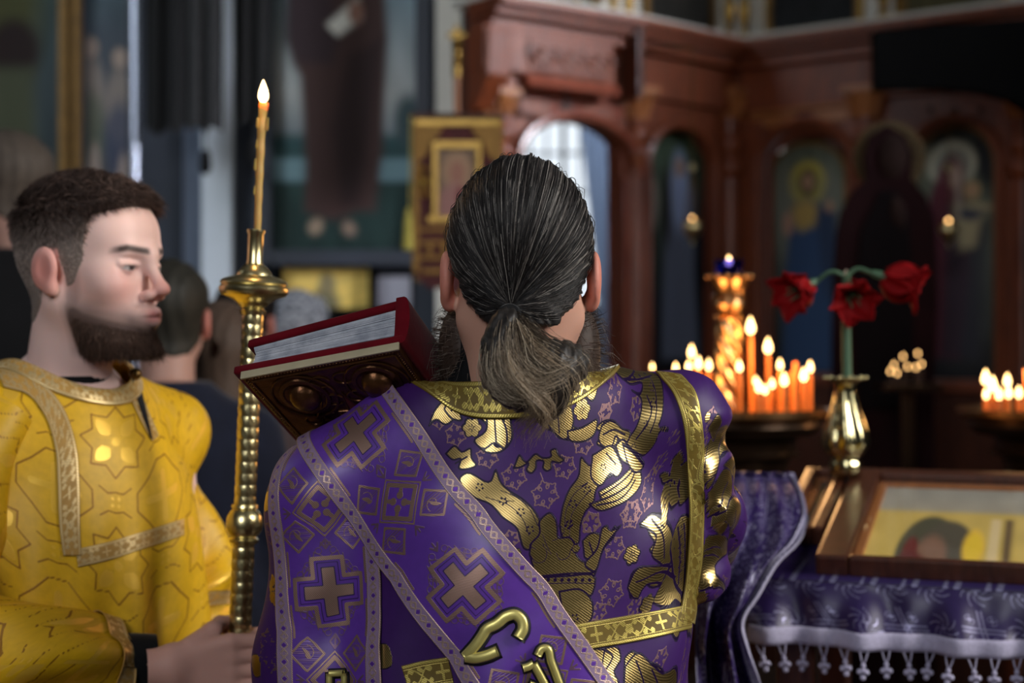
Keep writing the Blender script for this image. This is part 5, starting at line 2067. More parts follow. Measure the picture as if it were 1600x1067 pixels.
# white border and tassels along the hem
mb = MB()
Pl = [G[nv - 1, j] for j in range(0, nu, 5)]
bt = np.zeros((5, len(Pl), 3))
for j, p in enumerate(Pl):
    for i in range(5):
        bt[i, j] = p - np.array(EY_) * (0.003 + 0.002 * math.sin(math.pi * i / 4)) + np.array([0, 0, -(i / 4) * 0.027 + 0.004])
V, q, rim = slab(bt[:, ::-1], Surf(bt[:, ::-1]).N, 0.004)
part('white_border', mesh_np('white_border', V, q), M['white_braid'], tc, True)
mbt = MB()
mbt.tube([(-0.006, 0, 0), (-0.003, 0, -0.012), (0.0, 0, -0.02)], 0.0012, 5)
mbt.tube([(0.006, 0, 0), (0.003, 0, -0.012), (0.0, 0, -0.02)], 0.0012, 5)
mbt.sphere((0, 0, -0.021), 0.004, 8, 5)
for dx, dz in ((-0.005, -0.03), (0.005, -0.03), (0.0, -0.028), (0.0, -0.038)):
    mbt.sphere((dx, 0, dz), 0.0045, 7, 5)
tas = mbt.mesh('tassel', smooth=True)
nt_ = int((XR - XL) / 0.0303)
for k in range(nt_):
    x = XL + 0.012 + k * 0.0303
    j = int(np.argmin(np.abs(xs - x)))
    p = G[nv - 1, j] - np.array(EY_) * 0.003 + np.array([0, 0, -0.022])
    o = part('tassel', tas, M['white_braid'], tc, True)
    o.matrix_basis = Matrix.Translation(p - np.array(tc.location)) @ Matrix.Rotation(-TA, 4, 'Z') @ Matrix.Rotation(random.uniform(-.25, .25), 4, 'Y')

# the cloth's folded corner falling from the table's left end
rows = [  # left px,py,Y   right px,py,Y
    ((1138, 742, 2.52), (1232, 742, 2.56)),
    ((1128, 770, 2.44), (1246, 772, 2.46)),
    ((1116, 815, 2.36), (1251, 820, 2.36)),
    ((1104, 860, 2.30), (1240, 852, 2.30)),
    ((1096, 900, 2.26), (1212, 884, 2.26)),
    ((1090, 940, 2.24), (1186, 930, 2.23)),
    ((1088, 975, 2.23), (1160, 976, 2.22)),
    ((1086, 1010, 2.23), (1166, 1012, 2.22)),
    ((1086, 1070, 2.23), (1182, 1070, 2.22)),
    ((1084, 1180, 2.23), (1205, 1180, 2.22)),
]
Lp = np.array([P(*a) for a, b in rows])
Rp = np.array([P(*b) for a, b in rows])
nv, nu = 210, 110
Lr, Rr = resample(Lp, nv), resample(Rp, nv)
uu = np.linspace(0, 1, nu)[None, :, None]
G = Lr[:, None] * (1 - uu) + Rr[:, None] * uu
tt = np.linspace(0, 1, nv)[:, None]
u1 = np.linspace(0, 1, nu)[None, :]
G[..., 1] += 0.022 * np.sin(u1 * 12 + tt * 5) * np.clip(tt * 2.5 - .2, 0.1, 1) + 0.008 * np.sin(u1 * 27 - tt * 9) - 0.02 * u1 * (1 - tt)
corner, Sc = woven_part('corner_fall', G, W2, M['corner_silk_lit'], tc, 0.003, 0.06)
edge = np.zeros((nv, 5, 3))
dirs = G[:, -1] - G[:, -6]
dirs /= np.linalg.norm(dirs, axis=1, keepdims=True)
for i in range(5):
    edge[:, i] = G[:, -1] + dirs * (0.011 * (i / 4 - .35)) + np.array([0, -0.002 - 0.0015 * math.sin(math.pi * i / 4), 0])
V, q, rim = slab(edge, Surf(edge).N, 0.005)
part('white_edging', mesh_np('white_edging', V, q), M['white_braid'], tc, True)
top = np.linspace(0, 1, 40)
mb = MB().tube([G[0, int(k * (nu - 1))] + np.array([0, 0, 0.002]) for k in top], 0.004, 8)
part('top_hem', mb.mesh('top_hem', smooth=True), M['table_silk'], tc, True)

# vase
pv = T_tab(xm + 0.002, 0.86, 0.0)
YVs = pv.y
xv = P(1321, 0, YVs)[0]
zv0 = pv.z + 0.0155
vz = lambda py: CAMZ - (py - 533.5) / F * YVs
M['vase_metal'] = mat_plain('gilt_glass', lin(196, 184, 138), 0.12, metal=1.0, var=0.2, scale=22, bump=0.35)
va = thing('vase', 'shiny gilt flared vase holding the red flowers, on the table edge', 'vase', (xv, YVs, zv0))
prof = [(0.026, zv0), (0.029, vz(722)), (0.022, vz(716)), (0.032, vz(708)), (0.039, vz(696)), (0.040, vz(688)), (0.036, vz(672)), (0.028, vz(650)), (0.021, vz(628)), (0.0175, vz(612)), (0.018, vz(602)), (0.023, vz(596)), (0.033, vz(591)), (0.0345, vz(589)), (0.031, vz(590)), (0.02, vz(597)), (0.015, vz(604)), (0.015, vz(640)), (1e-5, vz(660))]
n = 56
V, Fc = [], []
for i, (r, z) in enumerate(prof):
    fl = 0.07 if 4 <= i <= 9 else (0.10 if i in (11, 12, 13) else 0.02)
    for k in range(n):
        a = 2 * math.pi * k / n
        rr = r * (1 + fl * math.cos((8 if i < 11 else 12) * a + (z - zv0) * 18))
        V.append((xv + rr * math.cos(a), YVs + rr * math.sin(a), z))
idx = np.arange(n * len(prof)).reshape(len(prof), n)
r_ = np.roll(idx, -1, 1)
q = np.stack([idx[:-1], r_[:-1], r_[1:], idx[1:]], -1).reshape(-1, 4)
part('body', mesh_np('vase_body', np.array(V), [q, list(range(n))[::-1]]), M['vase_metal'], va, True)
for k in range(12):
    a = k * math.pi / 6
    part('rim_bead', MB().sphere((xv + 0.037 * math.cos(a), YVs + 0.037 * math.sin(a), vz(590)), 0.004, 8, 5).mesh('rim_bead', smooth=True), M['vase_metal'], va, True)

# amaryllis: one stalk, three blooms
am = thing('amaryllis', 'green amaryllis stalk bearing three drooping red trumpet blooms, in the vase', 'flower', (xv, YVs, vz(640)))
M['stalk'] = mat_plain('green_stalk', lin(64, 96, 70), 0.5, var=0.15, scale=30)
top = P(1322, 432, YVs)
part('stalk', MB().tube([(xv + 0.004, YVs, vz(652)), (xv + 0.002, YVs, vz(560)), (xv + 0.001, YVs, vz(480)), tuple(top)], [0.0085, 0.0085, 0.008, 0.006], 12).mesh('stalk', smooth=True), M['stalk'], am, True)
M['red_petal'] = NT('red_petal').set(Base_Color=lin(132, 3, 9), Roughness=0.7).m
M['red_petal'].node_tree.nodes['Principled BSDF'].inputs['Specular IOR Level'].default_value = 0.15
M['red_petal'].node_tree.nodes['Principled BSDF'].inputs['Subsurface Weight'].default_value = 0.25
M['red_petal'].node_tree.nodes['Principled BSDF'].inputs['Subsurface Radius'].default_value = (0.02, 0.004, 0.004)
M['red_petal'].node_tree.nodes['Principled BSDF'].inputs['Subsurface Scale'].default_value = 0.3


def bloom(neck, aim, length, width, label, seed, open_=1.0):
    rg = np.random.default_rng(seed)
    a = Vector(aim).normalized()
    x = a.cross(Vector((0, 0, 1)) if abs(a.z) < .9 else Vector((1, 0, 0))).normalized()
    y = a.cross(x)
    neck = Vector(tuple(neck))
    fb = part('bloom', MB().tube([neck - a * 0.006, neck + a * 0.01, neck + a * 0.02], [0.006, 0.008, 0.007], 10).mesh('bloom', smooth=True), M['stalk'], am, True)
    if label:
        fb['label'] = label
    for k in range(6):
        q = k * math.pi / 3 + rg.uniform(-.1, .1) + 0.3
        nn, mm = 9, 12
        G = np.zeros((mm, nn, 3))
        L = length * rg.uniform(0.92, 1.08) * (1.0 if k % 2 else 0.95)
        for i in range(mm):
            t = i / (mm - 1)
            rad = 0.006 + width * (0.12 * t + 0.72 * t ** 2.4) * open_
            ax = L * (t - 0.16 * t ** 4)
            half = width * 0.74 * math.sin(math.pi * min(1, 0.12 + 0.86 * t) ** 0.9) ** 0.8 * (1 if t < .98 else .35)
            for j in range(nn):
                s = (j / (nn - 1) - .5) * 2
                d = (x * math.cos(q) + y * math.sin(q))
                e = (-x * math.sin(q) + y * math.cos(q))
                cup = -0.28 * half * s * s
                p = neck + a * (0.016 + ax + 0.004 * math.sin(6 * s + k)) + d * (rad + cup + (0.004 if k % 2 else 0.0)) + e * (half * s)
                G[i, j] = p
        V, qd, rim = slab(G, Surf(G).N, 0.0012)
        part('petal', mesh_np('petal', V, qd), M['red_petal'], fb)
    for k in range(5):
        q = k * 1.256
        part('stamen', MB().tube([neck + a * 0.02, neck + a * (length * .6) + (x * math.cos(q) + y * math.sin(q)) * 0.008, neck + a * (length * .95) + (x * math.cos(q) + y * math.sin(q)) * 0.012], [0.001, 0.001, 0.0016], 5).mesh('stamen'), M['stalk'], fb)


def pedicel(p0, p1, p2):
    part('pedicel', MB().tube(resample(np.array([p0, p1, p2]), 8), 0.0035, 8).mesh('pedicel', smooth=True), M['stalk'], am, True)


pedicel(top, P(1300, 424, YVs), P(1275, 440, YVs + 0.01))
bloom(P(1271, 441, YVs + 0.01), (-0.75, -0.42, -0.38), 0.06, 0.046, 'left red bloom half turned away', 1)
pedicel(top, P(1325, 428, YVs - 0.02), P(1326, 440, YVs - 0.035))
bloom(P(1326, 446, YVs - 0.03), (0.0, -0.84, -0.52), 0.058, 0.046, 'middle red bloom facing the front', 2)
pedicel(top, P(1338, 420, YVs), P(1366, 428, YVs - 0.01))
bloom(P(1368, 428, YVs - 0.01), (0.82, -0.2, -0.30), 0.082, 0.050, 'right red bloom in side view', 3, 0.85)
part('bract', MB().lathe([(0.006, -0.01), (0.005, 0.0), (1e-5, 0.014)], 10, Matrix.Translation(top)).mesh('bract', smooth=True), mat_plain('dry_bract', lin(190, 170, 150), 0.7), am, True)
# ------------------------------------------------------------------ people: implicit bodies
def head_field(res=0.0024, neck=(-0.052, 0, -0.21), ears=True):
    r = res
    V = Vol(np.arange(-0.135, 0.15, r), np.arange(-0.115, 0.1151, r), np.arange(-0.20, 0.150, r))
    V.ell((-0.008, 0, 0.030), (0.100, 0.076, 0.086), 0)
    V.ell((0.036, 0, -0.045), (0.055, 0.057, 0.070), 0.03)
    V.ell((0.058, 0, 0.045), (0.036, 0.056, 0.045), 0.03)
    for s in (-1, 1):
        V.cap((-0.012, s * 0.052, -0.050), (0.064, s * 0.016, -0.097), 0.017, 0.017, 0.028)
        V.ell((0.060, s * 0.046, -0.026), (0.024, 0.019, 0.02), 0.03)
    V.ell((0.074, 0, -0.094), (0.02, 0.02, 0.017), 0.02)
    V.cap((0.083, -0.033, 0.017), (0.094, 0, 0.013), 0.010, 0.011, 0.016)
    V.cap((0.083, 0.033, 0.017), (0.094, 0, 0.013), 0.010, 0.011, 0.016)
    for s in (-1, 1):
        V.ell((0.099, s * 0.033, -0.004), (0.018, 0.019, 0.0125), 0.014, True)
        V.ell((0.0765, s * 0.032, -0.004), (0.0135, 0.0145, 0.0125), 0.003)
        V.cap((0.0868, s * 0.018, 0.0005), (0.0805, s * 0.044, 0.0005), 0.0050, 0.0046, 0.004)     # upper lid
    V.cap((0.094, 0, 0.008), (0.1145, 0, -0.032), 0.0070, 0.0092, 0.012)
    V.ell((0.1175, 0, -0.035), (0.0098, 0.0105, 0.0088), 0.008)
    for s in (-1, 1):
        V.ell((0.1025, s * 0.0125, -0.0425), (0.0105, 0.0066, 0.0076), 0.008)
        V.ell((0.107, s * 0.0075, -0.0515), (0.006, 0.0038, 0.004), 0.003, True)
    V.ell((0.088, 0, -0.072), (0.016, 0.028, 0.018), 0.014)
    V.cap((0.0995, -0.014, -0.068), (0.1055, 0, -0.0655), 0.0052, 0.0062, 0.006)
    V.cap((0.0995, 0.014, -0.068), (0.1055, 0, -0.0655), 0.0052, 0.0062, 0.006)
    V.cap((0.0975, -0.013, -0.0765), (0.1035, 0, -0.078), 0.0055, 0.007, 0.006)
    V.cap((0.0975, 0.013, -0.0765), (0.1035, 0, -0.078), 0.0055, 0.007, 0.006)
    V.cap((0.106, -0.02, -0.0722), (0.1125, 0, -0.0718), 0.0022, 0.0022, 0.003, True)
    V.cap((0.106, 0.02, -0.0722), (0.1125, 0, -0.0718), 0.0022, 0.0022, 0.003, True)
    V.cap((-0.022, 0, -0.04), neck, 0.056, 0.060, 0.03)
    for s in (-1, 1) if ears else ():
        V.ell((-0.014, s * 0.083, -0.004), (0.021, 0.0085, 0.030), 0.006)
        V.ell((-0.006, s * 0.080, -0.030), (0.010, 0.008, 0.012), 0.008)
        V.ell((-0.010, s * 0.0935, -0.004), (0.011, 0.0058, 0.018), 0.005, True)
    return V


def head_colors(V, beard=0.0, skin=lin(196, 152, 138), tone=1.0):
    x, y, z = V.T
    c = np.tile(np.array(skin), (len(V), 1))

    def mix(m, col):
        nonlocal c
        m = np.clip(m, 0, 1)[:, None]
        c = c * (1 - m) + np.array(col) * m

    def g(cx, cy, cz, rx, ry, rz):
        return np.exp(-(((x - cx) / rx) ** 2 + ((np.abs(y) - cy) / ry) ** 2 + ((z - cz) / rz) ** 2))
    mix(0.5 * g(0.075, 0.045, -0.035, 0.04, 0.025, 0.025), lin(206, 126, 116))
    mix(0.65 * g(0.12, 0.0, -0.038, 0.022, 0.02, 0.02), lin(208, 118, 108))
    mix(0.75 * (np.abs(y) > 0.074) * np.exp(-((x + 0.014) / 0.035) ** 2 - ((z + 0.008) / 0.045) ** 2), lin(206, 112, 98))
    mix(0.35 * g(0.085, 0.033, -0.012, 0.02, 0.02, 0.012), lin(150, 108, 108))
    lip = np.exp(-((x - 0.106) / 0.012) ** 2 - (y / 0.02) ** 4 - ((z + 0.0715) / 0.010) ** 4)
    mix(0.8 * lip, lin(178, 92, 92))
    mix(0.9 * np.exp(-((z + 0.0718) / 0.0016) ** 2 - (y / 0.021) ** 4) * (x > 0.094), lin(80, 36, 36))
    # eyes
    d = np.sqrt((x - 0.0765) ** 2 + (np.abs(y) - 0.032) ** 2 + (z + 0.004) ** 2)
    eye = (x > 0.082) & (np.abs(z + 0.0058) < 0.0031 * np.sqrt(np.clip(1 - ((np.abs(y) - 0.032) / 0.0135) ** 2, 0, 1))) & (np.abs(np.abs(y) - 0.032) < 0.0135)
    mix(eye * 1.0, lin(172, 160, 158))
    iris = eye & ((np.abs(y) - 0.029) ** 2 + (z + 0.006) ** 2 < 0.0062 ** 2)
    mix(iris * 1.0, lin(34, 31, 32))
    pup = eye & ((np.abs(y) - 0.031) ** 2 + (z + 0.004) ** 2 < 0.0026 ** 2)
    mix(pup * 1.0, lin(10, 10, 10))
    mix(0.95 * (x > 0.076) * np.exp(-((z + 0.0024) / 0.0021) ** 2 - ((np.abs(y) - 0.032) / 0.013) ** 4), lin(44, 30, 28))
    # brows
    bz = 0.0175 + 0.004 * np.clip((np.abs(y) - 0.012) / 0.03, 0, 1) - 0.006 * np.clip((np.abs(y) - 0.042) / 0.02, 0, 1)
    mix(0.97 * (x > 0.055) * np.exp(-((z - bz) / 0.0048) ** 4) * np.clip((np.abs(y) - 0.008) / 0.006, 0, 1) * np.clip((0.056 - np.abs(y)) / 0.008, 0, 1), lin(52, 38, 33))
    if beard:
        up = V - np.array((0, 0, 0.014))
        mix(beard * np.clip(0.55 * beard_mask(V) + 0.8 * beard_core(V) + 0.45 * beard_core(up), 0, 1), lin(66, 50, 44))
    return c * tone


def beard_mask(V):
    x, y, z = V.T
    jawline = np.clip((-0.048 - z + 0.16 * np.clip(0.07 - x, -.02, .06)) / 0.02, 0, 1)
    jaw = jawline * np.clip((x + 0.004) / 0.012, 0, 1)
    burn = np.clip((x - 0.004) / 0.006, 0, 1) * np.clip((0.034 - x) / 0.012, 0, 1) * np.clip((0.008 - z) / 0.02, 0, 1) * np.clip((z + 0.075) / 0.02, 0, 1) * (np.abs(y) > 0.05)
    mous = np.exp(-((z + 0.0575) / 0.006) ** 2) * (x > 0.085) * np.clip((0.034 - np.abs(y)) / 0.01, 0, 1) * 0.75
    nolip = 1 - np.exp(-((x - 0.106) / 0.016) ** 2 - (y / 0.022) ** 4 - ((z + 0.0725) / 0.0125) ** 4)
    low = np.clip((z + 0.128) / 0.012, 0, 1)
    return np.clip(np.maximum(np.maximum(jaw, burn * 0.8), mous) * nolip * low, 0, 1)


def beard_core(V):
    x, y, z = V.T
    top = np.interp(x, [0.0, 0.03, 0.06, 0.085, 0.1], [-0.040, -0.062, -0.072, -0.080, -0.084])
    m = np.clip((top - z) / 0.03, 0, 1) * np.clip((x - 0.004) / 0.014, 0, 1)
    return np.clip(m * np.clip((z + 0.126) / 0.01, 0, 1), 0, 1)


def hairline(V):
    """1 inside the scalp of a short haircut"""
    x, y, z = V.T
    front = np.clip((0.083 - 0.22 * np.abs(y) - x + 0.55 * (z - 0.062)) / 0.012, 0, 1)
    lowz = np.interp(x, [-0.12, -0.06, -0.034, -0.030, 0.002, 0.009, 0.032, 0.040, 0.047, 0.095], [-0.085, -0.075, -0.05, 0.018, 0.022, -0.030, -0.030, 0.025, 0.066, 0.078])
    return front * np.clip((z - lowz) / 0.014, 0, 1)


def fields_at(Vl, fn):
    X, Y, Z = np.meshgrid(Vl.x, Vl.y, Vl.z, indexing='ij')
    return fn(np.stack([X.ravel(), Y.ravel(), Z.ravel()], 1)).reshape(X.shape)


def shell(Vl, t):
    n = Vol(Vl.x, Vl.y, Vl.z)
    n.f = Vl.f - t
    return trim_shell(n, t, *n.nets())


def trim_shell(n, t, V, q):
    """drops the part of a hair shell that lies under the skin"""
    ix = [np.clip(np.round((V[:, k] - g[0]) / (g[1] - g[0])).astype(int), 0, len(g) - 1) for k, g in enumerate((n.x, n.y, n.z))]
    keep = t[ix[0], ix[1], ix[2]] > -0.0035
    q = q[keep[q].any(1)]
    used = np.unique(q)
    mp = np.zeros(len(V), int)
    mp[used] = np.arange(len(used))
    return V[used], mp[q]


HEAD = head_field()
SCALP = head_field(ears=False)
HV, HQ = HEAD.nets()


def body_field(arms, res=0.011, width=1.0):
    V = Vol(np.arange(-0.35, 0.62, res), np.arange(-0.45, 0.4501, res), np.arange(-0.02, 1.56, res))
    V.ell((-0.005, 0, 1.18), (0.105, 0.155 * width, 0.30), 0)
    V.ell((0.0, 0, 1.31), (0.105, 0.17 * width, 0.13), 0.05)
    V.ell((0.0, 0, 0.96), (0.115, 0.165, 0.15), 0.06)
    V.cap((-0.03, 0, 1.34), (-0.030, 0, 1.44), 0.058, 0.054, 0.05)
    for s in (-1, 1):
        V.cap((-0.025, s * 0.05, 1.375), (0, s * 0.15 * width, 1.345), 0.040, 0.046, 0.04)
        V.cap((0, s * 0.09, 0.93), (0.015, s * 0.10, 0.50), 0.088, 0.06, 0.05)
        V.cap((0.015, s * 0.10, 0.50), (-0.01, s * 0.10, 0.09), 0.058, 0.042, 0.03)
        V.cap((-0.035, s * 0.10, 0.045), (0.15, s * 0.115, 0.03), 0.045, 0.034, 0.03)
    for sh, el, wr in arms:
        V.cap(sh, el, 0.044, 0.040, 0.04)
        V.cap(el, wr, 0.042, 0.028, 0.02)
    return V


def grip_hand(sgn, R=0.018, res=0.0028):
    """hand closed round a vertical pole at the origin; palm on the -y side, wrist towards -x, fingers run through +x (sgn=1); mirrored in y for the other hand"""
    V = Vol(np.arange(-0.125, 0.06, res), np.arange(-0.065, 0.066, res), np.arange(-0.065, 0.075, res))
    wrist = np.array((-0.098, -0.030, 0.0))
    for k in range(4):
        z = (1.5 - k) * 0.0195
        ln = (1.0, 1.1, 1.03, 0.85)[k]
        def pt(deg, rr):
            a = math.radians(deg)
            return np.array((rr * math.cos(a), rr * math.sin(a), z + 0.002 * math.sin(a)))
        b = np.array((-0.016, -(R + 0.014), z))
        V.cap(wrist + np.array((0.012, 0, z * 0.55)), b, 0.0145, 0.0115, 0.012)
        chain = [b, pt(-62, R + 0.0125), pt(-62 + 78 * ln, R + 0.0095), pt(-62 + 138 * ln, R + 0.0085), pt(-62 + 180 * ln, R + 0.0085)]
        rr = [0.0108, 0.0102, 0.0088, 0.0080, 0.0070]
        for i in range(4):
            V.cap(chain[i], chain[i + 1], rr[i], rr[i + 1], 0.0035)
    # thumb from the side of the palm
    th = [np.array((-0.066, -0.026, 0.024)), np.array((-0.036, -0.012, 0.042)), np.array((-0.024, 0.014, 0.046)), np.array((-0.006, 0.0285, 0.046))]
    for i in range(3):
        V.cap(th[i], th[i + 1], (0.015, 0.0115, 0.0098)[i], (0.0118, 0.0098, 0.0080)[i], 0.005)
    V.cap(wrist, wrist + np.array((-0.05, 0.0, 0)), 0.025, 0.027, 0.02)
    P_, Q_ = V.nets()
    if sgn < 0:
        P_ = P_ * np.array((1, -1, 1))
        Q_ = Q_[:, ::-1]
    return P_, Q_


def strands_mesh(name, paths, widths, cols):
    """tapered flat-triangular hairs: paths (n,m,3)"""
    n, m = paths.shape[:2]
    t = np.gradient(paths, axis=1)
    t /= np.linalg.norm(t, axis=-1, keepdims=True) + 1e-12
    ref = np.tile(np.array([0.31, 0.82, 0.48]), (n, m, 1))
    a = np.cross(t, ref)
    a /= np.linalg.norm(a, axis=-1, keepdims=True) + 1e-12
    b = np.cross(t, a)
    w = widths[..., None]
    ring = np.stack([paths + (a * math.cos(q) + b * math.sin(q)) * w for q in (0, 2.094, 4.189)], 2)
    V = ring.reshape(-1, 3)
    idx = np.arange(n * m * 3).reshape(n, m, 3)
    nx = np.roll(idx, -1, 2)
    q = np.stack([idx[:, :-1], nx[:, :-1], nx[:, 1:], idx[:, 1:]], -1).reshape(-1, 4)
    me = mesh_np(name, V, [q])
    set_col(me, np.repeat(cols.reshape(-1, 3), 3, axis=0))
    return me


def merge_mesh(name, meshes):
    bm = bmesh.new()
    for m in meshes:
        bm.from_mesh(m)
    me = bpy.data.meshes.new(name)
    bm.to_mesh(me)
    bm.free()
    return me


M['hair'] = mat_attr('hair', 0.5, spec=0.4)
M['hair_matte'] = mat_attr('short_hair', 0.6, spec=0.3)


def short_hair(root, Mw, t_top, col_top, col_side, seed, n=9000, strand=0.011, wid=0.00045, front_lift=0.006):
    """cropped haircut: a shell over the scalp and short hairs on it"""
    tf = fields_at(SCALP, lambda V: np.where(hairline(V) > 0.02, (0.0025 + t_top * np.clip((V[:, 2] - 0.035) / 0.05, 0, 1)) * hairline(V) + front_lift * np.clip((V[:, 2] - 0.06) / 0.03, 0, 1) * np.clip((V[:, 0] - 0.03) / 0.04, 0, 1) * hairline(V), -0.006))
    V, q = shell(SCALP, tf)
    rg = np.random.default_rng(seed)
    z = V[:, 2]
    k = np.clip((z - 0.02) / 0.05, 0, 1)[:, None]
    c = np.array(col_side) * (1 - k) + np.array(col_top) * k
    c = c * (0.8 + 0.4 * rg.random((len(V), 1)))
    me1 = mesh_np('hair_shell', V @ Mw[0].T + Mw[1], [q])
    set_col(me1, c)
    hm = hairline(V)
    cand = np.where(hm > 0.25)[0]
    ids = rg.choice(cand, n)
    P0 = V[ids]
    cen = np.array((-0.01, 0, 0.02))
    nrm = P0 - cen
    nrm /= np.linalg.norm(nrm, axis=1, keepdims=True)
    flow = np.stack([np.full(n, 0.55), 0.0 * P0[:, 0], np.where(P0[:, 2] > 0.085, 0.0, -0.9)], 1) + rg.normal(0, 0.35, (n, 3))
    flow -= nrm * (flow * nrm).sum(1, keepdims=True)
    flow /= np.linalg.norm(flow, axis=1, keepdims=True)
    lift = (0.18 + 0.5 * np.clip((P0[:, 2] - 0.03) / 0.06, 0, 1))[:, None]
    L = (strand * (0.35 + 0.9 * np.clip((P0[:, 2] - 0.02) / 0.07, 0, 1)) * rg.uniform(.6, 1.2, n))[:, None]
    paths = np.stack([P0 - nrm * 0.001, P0 + (flow * .5 + nrm * lift * .6) * L, P0 + (flow + nrm * lift * .75) * L], 1)
    paths = paths @ Mw[0].T + Mw[1]
    ws = np.tile(np.array([wid, wid * .8, wid * .2]), (n, 1))
    k = np.clip((P0[:, 2] - 0.02) / 0.05, 0, 1)[:, None]
    cc = (np.array(col_side) * (1 - k) + np.array(col_top) * k) * rg.uniform(.5, 2.0, (n, 1))
    me2 = strands_mesh('hairs', paths, ws, np.repeat(cc[:, None], 3, 1))
    return part('hair', merge_mesh('hair', [me1, me2]), M['hair_matte'], root, True)


def beard_part(root, Mw, thick, col, seed, n=5000, strand=0.012, wid=0.0004, extra=None):
    def tfun(V):
        m = beard_core(V)
        k = np.clip((-0.075 - V[:, 2]) / 0.03, 0, 1) * np.clip((V[:, 0] - 0.0) / 0.05, 0, 1)
        return np.where(m > 0.05, -0.0022 + 0.0036 * m + thick * k * m * m, -0.006)
    V, q = shell(SCALP, fields_at(SCALP, tfun))
    rg = np.random.default_rng(seed)
    me1 = mesh_np('beard_shell', V @ Mw[0].T + Mw[1], [q])
    set_col(me1, np.array(col) * (0.8 + 0.4 * rg.random((len(V), 1))))
    cand = np.where(beard_core(V) > 0.1)[0]
    ids = rg.choice(cand, n)
    P0 = V[ids]
    cen = np.array((0.02, 0, -0.03))
    nrm = P0 - cen
    nrm /= np.linalg.norm(nrm, axis=1, keepdims=True)
    flow = np.tile(np.array([0.3, 0, -0.9]), (n, 1)) + rg.normal(0, .3, (n, 3))
    L = (strand * np.clip(beard_core(P0), 0.3, 1) * (0.3 + 0.9 * np.clip((-0.06 - P0[:, 2]) / 0.04, 0, 1)) * rg.uniform(.5, 1.2, n))[:, None]
    paths = np.stack([P0 - nrm * .001, P0 + (flow * .4 + nrm * .35) * L, P0 + (flow * .9 + nrm * .45) * L], 1) @ Mw[0].T + Mw[1]
    ws = np.tile(np.array([wid, wid * .8, wid * .2]), (n, 1))
    cc = np.array(col) * rg.uniform(.6, 1.7, (n, 1))
    me2 = strands_mesh('beard_hairs', paths, ws, np.repeat(cc[:, None], 3, 1))
    return part('beard', merge_mesh('beard', [me1, me2]), M['hair_matte'], root, True)


def pose(yaw, pos, pitch=0.0, roll=0.0):
    R = (Matrix.Rotation(yaw, 3, 'Z') @ Matrix.Rotation(pitch, 3, 'Y') @ Matrix.Rotation(roll, 3, 'X'))
    return np.array(R), np.array(pos, float)


def xf(V, Mw):
    return V @ Mw[0].T + Mw[1]


def inv(p, Mw):
    return (np.asarray(p, float) - Mw[1]) @ Mw[0]


def tube_surf(path, rad_side, rad_up, n=96, rows=120, fold=None, up=(0, 0, 1), a0=0.0):
    """sleeve as a grid (rows, n): centre path, half width sideways and up/down"""
    C = resample(np.array(path, float), rows)
    t = np.gradient(C, axis=0)
    t /= np.linalg.norm(t, axis=1, keepdims=True)
    rs = resample(np.stack([rad_side, rad_up], 1).astype(float), rows, False)
    up = np.array(up, float)
    x = np.cross(t, up)
    x /= np.linalg.norm(x, axis=1, keepdims=True) + 1e-9
    y = np.cross(x, t)
    a = a0 + np.linspace(0, 2 * np.pi, n + 1)
    s = np.linspace(0, 1, rows)
    f = fold(s[:, None], a[None, :]) if fold else 0.0
    G = C[:, None] + x[:, None] * (np.cos(a)[None, :, None] * (rs[:, 0][:, None] + f)[..., None]) + y[:, None] * (np.sin(a)[None, :, None] * (rs[:, 1][:, None] + f)[..., None])
    return G


def ring_cast(sdf, O, El, th, iters=60):
    """O (rows,3) ray origins, El (rows, cols) elevation, th (cols)"""
    ce, se = np.cos(El), np.sin(El)
    D = np.stack([ce * np.cos(th)[None], ce * np.sin(th)[None], se], -1)
    t = np.full(El.shape, 0.02)
    Ob = O[:, None, :]
    for _ in range(iters):
        p = Ob + D * t[..., None]
        d = sdf(p[..., 0], p[..., 1], p[..., 2])
        t = np.clip(t - d * 0.85, 0.005, 0.9)
    return Ob + D * t[..., None]


def cap_np(X, Y, Z, a, b, ra, rb):
    return sd_cap(X, Y, Z, a, b, ra, rb)


def strip(surf, left_px, right_px, n, m, off, thick, crown=0.0):
    """conforming band between two pixel polylines on a surface, m points across"""
    L = np.array([surf.find(*p) for p in resample(np.array(left_px, float), max(8, len(left_px) * 3))])
    R = np.array([surf.find(*p) for p in resample(np.array(right_px, float), max(8, len(right_px) * 3))])
    L, R = resample(L, n), resample(R, n)
    u = np.linspace(0, 1, m)[None, :, None]
    ij = L[:, None] * (1 - u) + R[:, None] * u
    cr = crown * np.sin(np.pi * u[..., 0]) * np.ones((n, 1))
    Pt = surf.at(ij, off + cr)
    return Pt


def smooth_grid(G, k=6):
    for _ in range(k):
        H = G.copy()
        H[1:-1] = (G[:-2] + 2 * G[1:-1] + G[2:]) / 4
        G = H
    return G


# trims: gold galloon with leaf scroll and crosses
WG = Weave(0, 1.0, 0, 0.16, 0.01)   # placeholder, replaced below


class TrimWeave(Weave):
    pass


